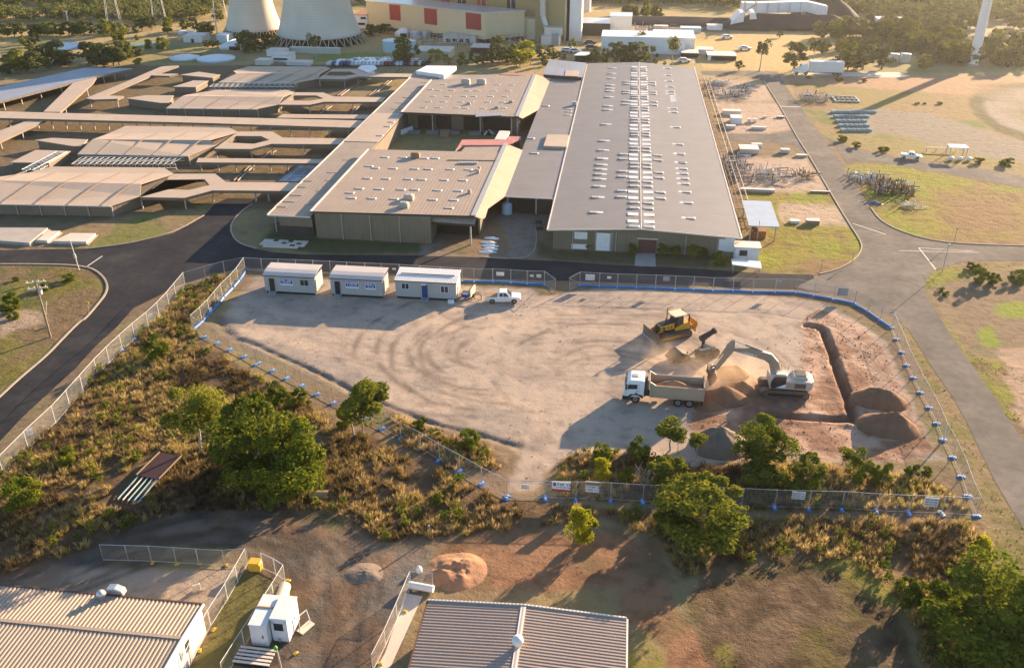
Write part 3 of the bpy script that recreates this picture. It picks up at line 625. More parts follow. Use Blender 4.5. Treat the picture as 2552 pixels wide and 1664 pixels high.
prs = [yy('A8', 1465, v) for v in (110, 145, 275, 318, 470, 520, 690)] + [yy('A4', 405, v) for v in (638, 655, 720, 736, 803, 821, 892, 912, 995, 1018, 1105, 1130, 1228, 1253, 1365, 1397, 1515, 1545)]
for y in prs:
    for s in (-1, 1): hv(HXR + s * 1.15, y, ventm, .88)
for y in [yy('A8', 1465, v) for v in (28, 68, 188, 235, 368, 425, 575, 640)] + [yy('A4', 405, v) for v in (620, 678, 700, 758, 782, 847, 868, 938, 968, 1045, 1075, 1160, 1195, 1292, 1330, 1433, 1473)]:
    for s in (-1, 1): inst(sky2, hall, (HXR + s * 1.12, y, hz_(HXR + s * 1.12) - .01), 0, (1.18, 1, 1), 'skylight')
for y in [yy('A8', 1465, v) for v in (22, 66, 180, 228, 360, 416)] + [yy('A4', 405, v) for v in (757, 778, 842, 862, 934, 965, 1426, 1470)]:
    hv(HXR - 3.35, y, ventm, .88); hv(HXR + 3.35, y, ventm, .88)
for y in [P('A8', 1060, v, 3.9).y for v in (65, 120, 162, 207, 252, 318, 420, 560)] + [P('A3', 1890, v, 3.9).y for v in (630, 683, 727, 790, 820, 845, 900, 983, 1018, 1153, 1305, 1392, 1468, 1527)]:
    hv(-3.7, y, ventm, .75); inst(sky2, hall, (-2.5, y, hz_(-2.5) - .01), 0, (.42, .6, 1), 'skylight')
for y in [P('A8', 1880, v, 3.9).y for v in (20, 100, 158, 203, 250, 296, 371, 470, 610)] + [P('A4', 730, v, 3.9).y for v in (637, 700, 752, 805, 848, 872, 1005, 1040, 1178, 1335, 1425, 1502)]:
    hv(12.2, y, ventm, .75); inst(sky2, hall, (11.1, y, hz_(11.1) - .01), 0, (.4, .6, 1), 'skylight')
for v in (885, 902, 920, 937): inst(sky2, hall, (12.0, P('A4', 720, v, 3.9).y, hz_(12.0) - .01), 0, (1.2, .8, 1), 'skylight')
def wallbit(parent, name, m, x0, x1, z0, z1, y, d=.06):
    q = MB(); q.box(x0, x1, y - d, y + .02, z0, z1); return q.build(name, m, parent)
yw = HY0 + 1.0
def hx(x): return P('A8', x, 850).x
wallbit(hall, 'window', 'white_panel', hx(858), hx(975), 1.9, 3.1, yw); wallbit(hall, 'window', 'white_panel', hx(835), hx(975), .15, 1.0, yw)
rd = wallbit(hall, 'roller_door', 'white_panel', hx(1058), hx(1182), .05, 3.1, yw); wallbit(rd, 'door_frame', 'steel_post', hx(1184), hx(1196), 0, 3.2, yw, .12)
wallbit(hall, 'roller_door', 'maroon_door', hx(1438), hx(1598), .05, 2.35, yw)['label'] = 'maroon roller door behind the shrubs'
wallbit(hall, 'roller_door', 'white_panel', hx(2150), hx(2260), 1.0, 3.0, yw); wallbit(hall, 'door_lintel', 'trim_pale', hx(1425), hx(1610), 2.36, 2.5, yw, .1)
for x in (845, 1050, 1205, 1235, 1860, 2140): q = MB(); q.box(hx(x) - .06, hx(x) + .06, yw - .1, yw, 0, 3.4); q.build('downpipe', 'steel_post', hall)
wallbit(hall, 'end_panel', 'white_panel', 17.4, 18.9, .9, 3.3, yw, .09)
# low annex between hall and workshop
ann = thing('link_building', 'flat grey link roof joining the long hall to the tan workshops', 'building', (-15, 200, 0), world=True)
m_ = MB(); m_.box(-19.6, -10.2, 151.2, 252, 0, 3.2); m_.build('wall', 'clad_dark', ann)
roof_slab('roof', [(-19.9, 150.1, 3.4), (-10.95, 149.6, 3.5), (-10.95, 253, 3.5), (-19.9, 253, 3.4)], 'roof_grey', ann)
m_ = MB(); m_.bar((-19.9, 150.05, 3.35), (-10.95, 149.55, 3.45), .12, .2); m_.build('gutter', 'trim_pale', ann)
far_r = roof_slab('raised_roof', [tuple(P('A3', *q, 4.4)) for q in ((1300, 685), (1670, 712), (1705, 580), (1365, 548))], 'roof_blue', ann)
m_ = MB(); q_ = PL('A3', ((1300, 685), (1670, 712), (1705, 580), (1365, 548)), 4.4); m_.prism(offs(q_, .3), 3.4, 4.26); m_.build('raised_wall', 'clad_dark', ann)
m_ = MB(); q_ = PL('A3', ((1310, 1345), (1525, 1355), (1545, 1245), (1345, 1240)), 3.9); m_.prism(q_, 3.4, 3.95); m_.build('roof_hatch', 'roof_tan3', ann)
m_ = MB(); q_ = PL('A3', ((1505, 700), (1625, 705), (1635, 655), (1515, 650)), 4.5); m_.prism(q_, 4.4, 4.55); m_.build('roof_hatch', 'roof_tan3', ann)
for a, b in ((1330, 976), (1540, 1008), (1540, 1032), (1530, 1060), (1190, 1275), (1225, 1412)): inst(ventm, ann, P('A3', a, b, 3.45), 0, .8, 'roof_vent')
m_ = MB(); m_.cbox(P('A3', 1595, 955, 3.9), (1.0, 1.0, 1.0)); m_.build('air_unit', 'vent_metal', ann)
m_ = MB(); m_.box(-18.8, -14.5, 151.0, 151.18, .2, 2.9); m_.build('loading_shade_panel', 'dark_inside', ann)  # dark sheet painted as the shade inside the bay
for x in (-19.3, -14.2, -11.2): m_ = MB(); m_.box(x - .12, x + .12, 150.7, 150.95, 0, 3.3); m_.build('column', 'steel_post', ann)

# ================================================================== tan workshops
def vents(parent, reg, pts, z, sc=.75, me=None):
    for a, b in pts: inst(me or ventm, parent, P(reg, a, b, z), 0, sc, 'roof_vent')
def acunit(parent, reg, x, y, z, d, m='vent_metal'):
    p = P(reg, x, y, z); q = MB(); q.cbox((p.x, p.y, z + d[2] / 2), d); q.cbox((p.x, p.y, z + d[2] + .06), (d[0] * .7, d[1] * .7, .12)); return q.build('air_unit', m, parent)
w1 = thing('workshop', 'tan roofed workshop with dark loading bay nearest the asphalt road', 'workshop', (-36, 155, 0), world=True)
m_ = MB(); m_.prism([(-49.6, 135.3), (-30.0, 135.0), (-30.0, 140), (-22.6, 140), (-22.6, 172), (-49.6, 171)], 0, 4.5); m_.build('wall', 'clad_olive', w1)
roof_slab('roof', [(-50.1, 135.0, 4.7), (-22.9, 136.2, 4.7), (-23.2, 172.2, 4.7), (-50.1, 171.2, 4.7)], 'roof_tan', w1)
roof_slab('roof', [(-31.4, 172.0, 4.55), (-23.2, 172.2, 4.6), (-23.5, 178.5, 4.6), (-31.0, 178.2, 4.55)], 'roof_tan', w1)
m_ = MB(); m_.prism(PL('A3', ((500, 1388), (560, 1290), (1038, 1288), (1030, 1312), (960, 1340), (560, 1340)), 4.7), 4.5, 4.78); m_.build('red_roof_edge', 'roof_red', w1)
m_ = MB(); m_.bar((-50.1, 134.95, 4.62), (-22.9, 136.15, 4.62), .1, .22); m_.build('barge_board', 'clad_dark', w1)
m_ = MB(); m_.bar((-50.1, 135.0, 4.74), (-50.1, 171.2, 4.74), .3, .16); m_.build('parapet', 'trim_pale', w1)
m_ = MB(); m_.bar((-23.05, 136.2, 4.78), (-23.2, 178.5, 4.78), .9, .1); m_.build('box_gutter', 'vent_metal', w1)
roof_slab('sloped_side', [(-23.0, 136.2, 4.70), (-21.76, 136.3, 4.22), (-21.35, 137.4, 4.06), (-21.5, 141.7, 4.12), (-19.7, 150.2, 3.43), (-19.75, 178.6, 3.43), (-23.2, 178.6, 4.70)], 'fascia_sunlit_tan', w1)
can = roof_slab('canopy', [tuple(P('A7', *q, zz)) for q, zz in (((1592, 630), 3.5), ((2150, 668), 3.5), ((2180, 570), 4.4), ((1625, 562), 4.4))], 'roof_tan', w1)
m_ = MB(); m_.bar(P('A7', 1592, 636, 3.42), P('A7', 2150, 674, 3.42), .12, .3); m_.build('canopy_fascia', 'clad_dark', can)
m_ = MB(); m_.box(-29.9, -22.8, 139.6, 139.9, .1, 3.4); m_.build('loading_shade_panel', 'dark_inside', w1)  # dark sheet at the back paints the bay's shade
for x in (2120, 1765): p = P('A7', x, 850 if x > 2000 else 800); m_ = MB(); m_.box(p.x - .12, p.x + .12, p.y - .12, p.y + .12, 0, 3.45); m_.build('column', 'steel_post', w1)
for x in (950, 1215, 1490): p = P('A7', x, 795); m_ = MB(); m_.tube((p.x, 135.0, 0), (p.x, 135.0, 4.5), .09, n=6); m_.build('downpipe', 'steel_post', w1)
vents(w1, 'A7', [(1325, 45), (1490, 48), (1690, 55), (1790, 55), (1180, 127), (1240, 143), (1400, 148), (1600, 152), (1725, 155), (1925, 157), (2095, 160), (1165, 240), (1335, 243), (1540, 247), (1665, 251), (1870, 254), (2045, 258), (1090, 334), (1268, 338), (1475, 342), (1600, 344), (1810, 350), (2000, 354), (1020, 420), (1205, 424), (1410, 429), (1765, 436), (1960, 440), (1915, 512), (1005, 372)], 4.7)
acunit(w1, 'A7', 1612, 45, 4.7, (1.7, 1.3, .9), 'timber'); acunit(w1, 'A7', 1550, 430, 4.7, (1.6, 1.4, .8)); acunit(w1, 'A7', 1505, 500, 4.7, (1.5, 1.2, .75)); acunit(w1, 'A7', 2105, 375, 4.7, (.6, .6, .6)); acunit(w1, 'A7', 2185, 188, 4.7, (.6, .6, .6)); acunit(w1, 'A7', 2195, 155, 4.7, (.5, .5, .5))
m_ = MB(); m_.bar(P('A7', 2010, 95, 4.85), P('A7', 2180, 95, 4.85), .9, .3); m_.build('duct', 'vent_metal', w1)
m_ = MB(); m_.bar(P('A7', 2360, 75, 4.78), P('A7', 1900, 70, 4.78), .12, .1); m_.build('roof_joint', 'clad_dark', w1)
ga = thing('gallery_building', 'long narrow low roofed gallery running back from the road beside the workshops', 'building', (-54, 195, 0), world=True)
m_ = MB(); m_.box(-55.9, -50.2, 135.5, 250, 0, 3.5); m_.build('wall', 'clad_brown', ga)
m_ = MB(); m_.box(-55.95, -50.25, 135.42, 135.49, 0, 1.75); m_.build('plinth', 'clad_dark', ga)
for y0, y1, mm in ((135.2, 179.6, 'roof_tan2'), (179.6, 203.5, 'roof_tan3'), (203.5, 251.8, 'roof_tan2')):
    roof_slab('roof', [(-57.7, y0, 3.66 + (.1 if mm == 'roof_tan3' else 0)), (-50.35, y0, 3.7 + (.1 if mm == 'roof_tan3' else 0)), (-50.35, y1, 3.7 + (.1 if mm == 'roof_tan3' else 0)), (-57.7, y1, 3.66 + (.1 if mm == 'roof_tan3' else 0))], mm, ga)
m_ = MB(); m_.bar((-57.75, 135.2, 3.66), (-57.75, 251.8, 3.66), .2, .24); m_.build('gutter', 'trim_pale', ga)
m_ = MB(); m_.bar((-57.7, 135.15, 3.6), (-50.4, 135.15, 3.62), .1, .24); m_.build('barge_board', 'trim_pale', ga)
for y in np.linspace(137, 245, 14): m_ = MB(); m_.box(-57.3, -57.12, y - .09, y + .09, 0, 3.5); m_.build('column', 'steel_post', ga)
mat('roof_patch', (.30, .25, .20), .7, .1, .5)
for a, b in ((1985, 845), (1915, 893), (1850, 943), (1810, 1000), (2035, 800), (2080, 758), (2130, 720)): p = P('A2', a, b, 3.75); m_ = MB(); m_.box(p.x - 1.3, p.x + 1.3, p.y - .7, p.y + .7, 3.715, 3.75); m_.build('roof_patch', 'roof_patch', ga)
for a, b in ((620, 250), (560, 305), (520, 380), (460, 440), (380, 485), (840, 250), (860, 175), (760, 345), (660, 470), (1000, 60)): p = P('A7', a, b, 3.7); m_ = MB(); m_.box(p.x - 1.1, p.x + 1.1, p.y - .9, p.y + .9, 3.715, 3.74); m_.build('roof_patch', 'roof_patch', ga)
for a, b in ((1755, 1125), (1720, 1165), (1650, 1250), (1800, 1060)): inst(ventm, ga, P('A2', a, b, 3.8), 0, .7, 'roof_vent')
m_ = MB(); m_.prism(PL('A2', ((1985, 655), (2240, 690), (2355, 608), (2080, 605)), 4.6), 3.4, 4.6); m_.build('end_block', 'white_panel', ga)
w2 = thing('workshop', 'tan roofed workshop with dark open bays facing the sheltered courtyard', 'workshop', (-36, 220, 0), world=True)
m_ = MB(); m_.prism([(-50, 205.4), (-23.4, 205.2), (-23.4, 244), (-50, 236)], 0, 4.4); m_.build('wall', 'clad_brown', w2)
roof_slab('roof', [(-50.5, 201.6, 4.6), (-23.0, 200.6, 4.6), (-23.6, 245.8, 4.6), (-50.5, 236, 4.6)], 'roof_tan2', w2)
m_ = MB(); m_.bar((-50.5, 201.55, 4.45), (-23.0, 200.55, 4.45), .12, .4); m_.build('barge_board', 'clad_dark', w2)
m_ = MB(); m_.bar((-50.5, 201.6, 4.66), (-50.5, 236, 4.66), .35, .16); m_.build('parapet', 'trim_pale', w2)
m_ = MB(); m_.bar((-23.5, 200.8, 4.68), (-24.0, 245.8, 4.68), .9, .1); m_.build('box_gutter', 'vent_metal', w2)
roof_slab('sloped_side', [(-23.0, 200.5, 4.62), (-22.3, 200.6, 4.33), (-19.75, 213, 3.43), (-19.75, 246.2, 3.43), (-23.6, 246.2, 4.62)], 'fascia_sunlit_tan', w2)
for x0, x1 in ((-47.5, -43.6), (-43.2, -39.6), (-36.6, -32.4), (-32.0, -25.2)): wallbit(w2, 'bay_shade_panel', 'dark_inside', x0, x1, .1, 3.1, 205.25, .1)  # dark panels on the solid wall paint the bays' inner shade
for x in (-43.4, -32.2, -25.0, -23.6): m_ = MB(); m_.box(x - .12, x + .12, 202.3, 202.55, 0, 4.3); m_.build('column', 'steel_post', w2)
roof_slab('canopy', [tuple(P('A3', *q, 4.75)) for q in ((680, 1075), (925, 1062), (935, 1042), (695, 1045))], 'roof_blue', w2, .08)
vents(w2, 'A3', [(265, 825), (340, 835), (465, 835), (610, 838), (700, 838), (850, 838), (985, 838), (290, 888), (425, 888), (575, 890), (665, 890), (820, 890), (955, 892), (250, 938), (385, 938), (545, 940), (640, 940), (795, 942), (930, 942), (205, 992), (340, 993), (510, 995), (590, 1000), (750, 1002), (940, 997), (385, 780), (885, 783), (1015, 785)], 4.58, .7)
for a, b in ((595, 775), (738, 775)): acunit(w2, 'A3', a, b, 4.6, (2.2, 1.6, 1.2))
for a, b in ((620, 962), (1010, 945), (880, 998)): acunit(w2, 'A3', a, b, 4.6, (1.0, .6, .4))
# far court roofs behind workshop two
fr = thing('rear_shed', 'low tan and red roofed shed behind the rear workshop', 'shed', (*P('A3', 900, 720).xy, 0), world=True)
roof_slab('roof', [tuple(P('A3', *q, 3.2)) for q in ((880, 738), (905, 690), (1235, 688), (1210, 742))], 'roof_tan3', fr)
m_ = MB(); m_.prism(offs(PL('A3', ((880, 738), (905, 690), (1235, 688), (1210, 742)), 3.2), .3), 0, 3.06); m_.build('wall', 'clad_brown', fr)
m_ = MB(); m_.prism(PL('A3', ((905, 690), (930, 682), (1235, 684), (1235, 698)), 3.3), 3.22, 3.35); m_.build('red_roof_edge', 'roof_red', fr)
fr = thing('rear_roof', 'olive flat roof between the gallery end and rear workshop', 'roof', (*P('A3', 500, 710).xy, 0), world=True)
roof_slab('roof', [tuple(P('A3', *q, 3.4)) for q in ((290, 738), (360, 690), (890, 690), (870, 738))], 'roof_tan2', fr)
m_ = MB(); m_.prism(offs(PL('A3', ((290, 738), (360, 690), (890, 690), (870, 738)), 3.4), .3), 0, 3.25); m_.build('wall', 'clad_brown', fr)
# courtyard furniture
def simple(name, label, cat, reg, roofpts, z, rm, wm='clad_brown', group=None, inset=.25, th=.14):
    pts = PL(reg, roofpts, z); c = sum(pts, Vector()) / len(pts)
    t = thing(name, label, cat, (c.x, c.y, 0), world=True, group=group)
    roof_slab('roof', [tuple(p) for p in pts], rm, t, th); q = MB(); q.prism(offs(pts, inset), 0, z - th); q.build('wall', wm, t); return t
simple('plant_box', 'timber coloured plant box in the shaded courtyard', 'box', 'A3', ((357, 1215), (440, 1222), (448, 1195), (368, 1192)), 1.2, 'timber', 'timber', inset=.05)
t = thing('bridge_duct', 'pale enclosed bridge duct sloping over the courtyard corner', 'duct', (*P('A3', 930, 1290).xy, 0), world=True)
m_ = MB(); m_.prism(PL('A3', ((860, 1282), (905, 1202), (1000, 1208), (958, 1285)), 2.8), 2.3, 2.8); m_.build('duct_roof', 'trim_pale', t)
for a, b in ((880, 1275), (975, 1220)): p = P('A3', a, b, 2.3); m_ = MB(); m_.box(p.x - .1, p.x + .1, p.y - .1, p.y + .1, 0, 2.3); m_.build('leg', 'steel_post', t)
simple('red_shed', 'small red roofed lean-to at the courtyard corner', 'shed', 'A3', ((1035, 1312), (975, 1290), (985, 1255), (1105, 1258), (1095, 1290)), 2.6, 'roof_red')
t = thing('white_wall', 'curved white wall edging the courtyard', 'wall', (*P('A3', 50, 1215).xy, 0), world=True)
m_ = MB(); a = P('A3', -60, 1262); b = P('A3', 105, 1205); m_.bar((a.x, a.y, .55), (b.x, b.y, .55), .3, 1.1); m_.build('wall', 'white_panel', t)
for i, (a, b) in enumerate(((120, 1225), (290, 1225), (480, 1228), (680, 1235))):
    p = P('A3', a, b); t = thing('pallet_stack', 'low blue grey pallet stack in the shaded courtyard', 'pallets', (p.x, p.y, 0), .1 * i, 'pallet stacks in the courtyard')
    for kz in range(3):
        m_ = MB(); m_.box(-1.4, 1.4, -.8, .8, kz * .16, kz * .16 + .12); m_.build('pallet', 'roof_blue', t)
p = P('A3', 800, 1240); t = thing('scrap_bin', 'dark heap of machine parts in the courtyard', 'scrap', (p.x, p.y, 0))
for i in range(9): m_ = MB(); a = i * .7; m_.tube((cos(a) * 1.6, sin(a) * 1.1, .15 + .1 * (i % 3)), (cos(a) * .3, sin(a + 1) * .5, .9), .3, .2, 8); m_.build('scrap_piece', 'dark_inside' if i % 2 else 'galv', t)
# small white shed right of hall front, pergola, shrubs come later
t = thing('white_annex', 'small white lean-to at the hall corner beside the lawn', 'shed', (*P('B1', 130, 770).xy, 0), world=True)
m_ = MB(); a = P('B1', 5, 790); m_.box(18.9, 22.6, 133.6, 136, 0, 2.4); m_.build('wall', 'white_panel', t)
m_ = MB(); m_.box(18.7, 22.9, 133.3, 136.1, 2.4, 2.52); m_.build('roof', 'trim_pale', t); wallbit(t, 'window', 'glass', 19.6, 20.8, 1.0, 1.9, 133.6)
t = thing('bus_shelter', 'low white roofed shelter standing at the road edge by the hall corner', 'shelter', (*P('B1', 190, 880).xy, 0), world=True)
m_ = MB(); q_ = PL('B1', ((78, 865), (305, 895), (295, 842), (70, 825)), 1.5); m_.prism(q_, 1.38, 1.5); m_.build('roof', 'white_panel', t)
for q in offs(q_, .25): m_ = MB(); m_.box(q.x - .05, q.x + .05, q.y - .05, q.y + .05, 0, 1.38); m_.build('post', 'steel_post', t)
cp = thing('carport', 'pale flat roofed carport on posts beside the hall', 'carport', (*P('B1', 300, 560).xy, 0), world=True)
q_ = PL('B1', ((205, 565), (445, 575), (375, 377), (152, 370)), 2.8); m_ = MB(); m_.prism(q_, 2.62, 2.8); m_.build('roof', 'glass_roof', cp)
for q in offs(q_, .5): m_ = MB(); m_.box(q.x - .09, q.x + .09, q.y - .09, q.y + .09, 0, 2.62); m_.build('post', 'steel_post', cp)
m_ = MB(); m_.box(q_[0].x + 1, q_[0].x + 3.2, q_[0].y + 1.5, q_[0].y + 3.5, 0, 1.3); m_.build('crate', 'rust', cp)
# pipe rack along the hall's right side
pr = thing('pipe_rack', 'narrow pipe rack of thin rails along the right side of the hall', 'pipe rack', (22, 200, 0), world=True)
for x in (21.0, 21.7, 22.6, 23.6): m_ = MB(); m_.bar((x, 143, 1.6), (x, 264, 1.6), .1, .1); m_.build('rail', 'timber' if x < 22 else 'trim_pale', pr)
for y in np.arange(144, 264, 5.0):
    m_ = MB(); m_.bar((20.8, y, 1.5), (23.8, y, 1.5), .1); m_.bar((21, y, 0), (21, y, 1.5), .1); m_.bar((23.6, y, 0), (23.6, y, 1.5), .1); m_.build('frame', 'timber', pr)

# ================================================================== left complex of low tan blocks
def block(label, E, R, F, ez=2.1, rz=2.75, strips=4, m='roof_tan3'):
    """E near eave left->right, R ridge (left, right), F far eave right->left; survey points (region,x,y)"""
    e = [P(*q, ez) for q in E]; r = [P(*q, rz) for q in R]; f = [P(*q, ez) for q in F]
    out = e + f; c = sum(out, Vector()) / len(out)
    t = thing('low_block', label, 'building', (c.x, c.y, 0), world=True)
    roof_slab('roof', [tuple(p) for p in e + [r[1], r[0]]], m, t, .12); roof_slab('roof', [tuple(p) for p in [r[0], r[1]] + f], m, t, .12)
    w_ = MB(); w_.prism([(p.x, p.y) for p in offs(out, .3)], 0, ez - .16); w_.build('wall', 'clad_brown', t)
    w_ = MB(); w_.bar(e[0] - Vector((0, .05, .1)), e[1] - Vector((0, .05, .1)), .1, .2); w_.build('gutter', 'trim_pale', t)
    for i in range(strips):
        k = (i + .7) / strips; a = e[0].lerp(e[1], k); b = r[0].lerp(r[1], k); g = f[-1].lerp(f[0] if len(f) == 2 else f[-2], k) if len(f) >= 2 else b
        w_ = MB(); w_.bar(a + Vector((0, .1, .03)), b + Vector((0, 0, .03)), .5, .05); w_.bar(b + Vector((0, 0, .03)), Vector((b.x, (b.y + g.y) / 2 + (g.y - b.y) * .4, rz - (rz - ez) * .85 + .03)), .5, .05); w_.build('roof_strip', 'roof_tan2', t)
    n = max(3, int((e[1] - e[0]).length / 4.2))
    for i in range(n + 1):
        p = e[0].lerp(e[1], i / n); w_ = MB(); w_.box(p.x - .08, p.x + .08, p.y + .12, p.y + .26, 0, ez - .15); w_.build('column', 'steel_post', t)
    return t
b1 = block('wide low tan roofed block nearest the road with ribbed brown walls', [('A6', -520, 462), ('A6', 1020, 492), ('A6', 1290, 400)], [('A6', -200, 252), ('A6', 1300, 290)], [('A6', 1600, 195), ('A6', 1510, 140), ('A6', 470, 130), ('A6', 270, 185), ('A6', -300, 330)][:4], strips=5)
b2 = block('second low tan roofed block from the road in the left complex', [('A1', 715, 1415), ('A1', 1735, 1435), ('A1', 1985, 1335)], [('A1', 850, 1285), ('A1', 1930, 1290)], [('A1', 2195, 1215), ('A1', 2100, 1170), ('A1', 1160, 1160), ('A1', 985, 1235)])
b3 = block('third low tan roofed block from the road in the left complex', [('A1', 1530, 995), ('A2', 520, 1005), ('A2', 715, 965)], [('A1', 1680, 885), ('A2', 760, 893)], [('A2', 865, 850), ('A2', 800, 830), ('A1', 1990, 830), ('A1', 1725, 872)])
b4 = block('rearmost low tan roofed block of the left complex', [('A2', 165, 758), ('A2', 870, 765), ('A2', 1085, 725)], [('A2', 330, 678), ('A2', 1100, 680)], [('A2', 1195, 632), ('A2', 1150, 615), ('A2', 440, 612), ('A2', 300, 655)])
def ring(label, outer, hole, z, posts, name='linking_walkway'):
    o = [P(*q, z) for q in outer]; h = [P(*q, z) for q in hole] if hole else []
    c = sum(o, Vector()) / len(o); t = thing(name, label, 'walkway', (c.x, c.y, 0), world=True)
    polys = [[Vector((p.x, p.y, 0)) for p in o]] + ([[Vector((p.x, p.y, 0)) for p in h]] if h else [])
    flat = [p for q in polys for p in q]; f = []
    for t_ in tessellate_polygon(polys):
        a, b, d = (flat[i] for i in t_); k = (b - a).cross(d - a).z
        if abs(k) > 1e-6: f.append(tuple(t_) if k > 0 else tuple(t_[::-1]))
    th = .5; n = len(flat); q = MB(); q.add([(p.x, p.y, z) for p in flat] + [(p.x, p.y, z - .12) for p in flat], f + [tuple(n + i for i in x[::-1]) for x in f]); q.build('roof', 'roof_tan3', t)
    for loop, nm in ((o, 'fascia'), (h, 'inner_fascia')):
        if not loop: continue
        q = MB()
        for i in range(len(loop)):
            a, b = loop[i], loop[(i + 1) % len(loop)]; q.bar((a.x, a.y, z - th / 2 - .01), (b.x, b.y, z - th / 2 - .01), .1, th)
        q.build(nm, 'clad_brown', t)
    for p in posts:
        v = P(*p, z - .5); q = MB(); q.box(v.x - .1, v.x + .1, v.y - .1, v.y + .1, 0, z - .5); q.build('post', 'steel_post', t)
    return t
ring('hexagonal tan walkway with open court joining the nearest block', [('A6', 1290, 412), ('A6', 1700, 418), ('A6', 1955, 350), ('A7', 0, 350), ('A7', 470, 355), ('A7', 535, 278), ('A6', 2080, 272), ('A6', 1980, 195), ('A6', 1610, 197)], [('A6', 1400, 335), ('A6', 1520, 252), ('A6', 1885, 248), ('A6', 1930, 300), ('A6', 1740, 345)], 2.3, [('A6', 1300, 430), ('A6', 1700, 435), ('A6', 1955, 365), ('A7', 130, 365), ('A7', 250, 365), ('A6', 1620, 215), ('A6', 2050, 290)])
ring('hexagonal tan walkway with open court joining the second block', [('A2', 125, 1370), ('A2', 465, 1373), ('A2', 655, 1325), ('A2', 1272, 1330), ('A2', 1340, 1275), ('A2', 755, 1268), ('A2', 662, 1212), ('A2', 345, 1212)], [('A2', 220, 1312), ('A2', 325, 1252), ('A2', 560, 1255), ('A2', 632, 1290), ('A2', 490, 1325)], 2.3, [('A2', 140, 1385), ('A2', 465, 1390), ('A2', 655, 1345), ('A2', 950, 1345), ('A2', 350, 1225)])
ring('hexagonal tan walkway with open court joining the third block', [('A2', 715, 965), ('A2', 1005, 966), ('A2', 1140, 938), ('A2', 1670, 940), ('A2', 1705, 897), ('A2', 1222, 890), ('A2', 1130, 853), ('A2', 875, 852)], [('A2', 790, 925), ('A2', 862, 880), ('A2', 1065, 880), ('A2', 1132, 908), ('A2', 1000, 930)], 2.3, [('A2', 730, 978), ('A2', 1005, 980), ('A2', 1140, 955), ('A2', 1400, 955)])
ring('hexagonal tan walkway with open court joining the rearmost block', [('A2', 1082, 728), ('A2', 1325, 732), ('A2', 1450, 706), ('A2', 1910, 712), ('A2', 1945, 680), ('A2', 1530, 676), ('A2', 1440, 636), ('A2', 1215, 636)], [('A2', 1135, 697), ('A2', 1190, 662), ('A2', 1380, 662), ('A2', 1435, 686), ('A2', 1320, 700)], 2.3, [('A2', 1095, 740), ('A2', 1325, 745), ('A2', 1450, 720), ('A2', 1700, 722)])
ring('long straight tan covered walkway crossing the left complex', [('A1', -400, 1078), ('A2', 0, 1132), ('A2', 1440, 1178), ('A2', 1515, 1112), ('A2', 0, 1075), ('A1', -400, 1015)], None, 2.6, [('A1', x, 1095 + x * .02) for x in range(80, 1850, 130)] + [('A2', x, 1150 + .03 * x) for x in range(100, 1400, 180)], 'covered_walkway')
ring('blue grey sweeping canopy roof at the edge of the fields', [('A1', -400, 1030), ('A1', 0, 935), ('A1', 670, 760), ('A1', 880, 705), ('A1', 1230, 632), ('A1', 780, 625), ('A1', 0, 800), ('A1', -400, 890)], None, 2.4, [('A1', 30, 945), ('A1', 190, 895), ('A1', 370, 845), ('A1', 560, 800), ('A1', 950, 705), ('A1', 1050, 685), ('A1', 1150, 660)], 'canopy_roof')
for o in COL.objects:
    if o.name.startswith('canopy_roof'):
        for ch in o.children:
            if ch.name.startswith('roof'): ch.data.materials[0] = MATS['roof_blue']
ring('diagonal tan walkway running from the blue grey canopy to the long walkway', [('A1', 400, 1030), ('A1', 550, 1032), ('A1', 850, 765), ('A1', 885, 712), ('A1', 672, 765)], None, 2.3, [('A1', 600, 990), ('A1', 800, 825)])
ring('diagonal tan walkway below the long covered walkway', [('A1', -330, 1400), ('A1', -100, 1345), ('A1', 330, 1145), ('A1', 420, 1105), ('A1', 270, 1105), ('A1', -330, 1320)], None, 2.2, [('A1', 0, 1300), ('A1', 200, 1210)])
ring('L shaped tan walkway beside the third block', [('A1', 790, 905), ('A1', 860, 918), ('A1', 1080, 912), ('A1', 1140, 885), ('A1', 960, 880), ('A1', 1390, 695), ('A1', 1560, 700), ('A1', 1640, 680), ('A1', 1430, 680), ('A1', 1645, 605), ('A1', 1490, 612), ('A1', 1310, 688), ('A1', 1160, 755)], None, 2.2, [('A1', 830, 925), ('A1', 1080, 925)])
simple('flat_shed', 'flat tan roofed shed beside the third and rearmost blocks', 'shed', 'A1', ((1590, 800), (1805, 803), (1920, 745), (1780, 742)), 1.9, 'roof_tan3')
simple('flat_shed', 'flat tan roofed shed left of the second block', 'shed', 'A1', ((95, 1495), (450, 1500), (650, 1392), (330, 1380)), 1.9, 'roof_tan3')
simple('flat_shed', 'small tan porch roof joined to the third block', 'porch', 'A1', ((1160, 905), (1480, 948), (1560, 948), (1600, 880), (1340, 878)), 1.9, 'roof_tan3')
simple('flat_shed', 'small tan porch roof joined to the second block', 'porch', 'A1', ((320, 1290), (670, 1345), (750, 1345), (810, 1285), (480, 1270)), 1.9, 'roof_tan3')
simple('flat_shed', 'small tan porch roof joined to the rearmost block', 'porch', 'A1', ((1660, 690), (1960, 718), (2030, 690), (1830, 662)), 1.9, 'roof_tan3')
ring('grey service walkway between the rear blocks', [('A2', 700, 1085), ('A2', 1545, 1095), ('A2', 1560, 1058), ('A2', 760, 1052)], None, 1.6, [('A2', 800, 1095), ('A2', 1200, 1095)])
ring('narrow brown pipe gallery between the two nearest blocks', [('A2', -40, 1495), ('A2', 1150, 1505), ('A2', 1170, 1468), ('A2', -20, 1455)], None, 1.8, [('A2', x, 1515) for x in range(0, 1100, 160)])
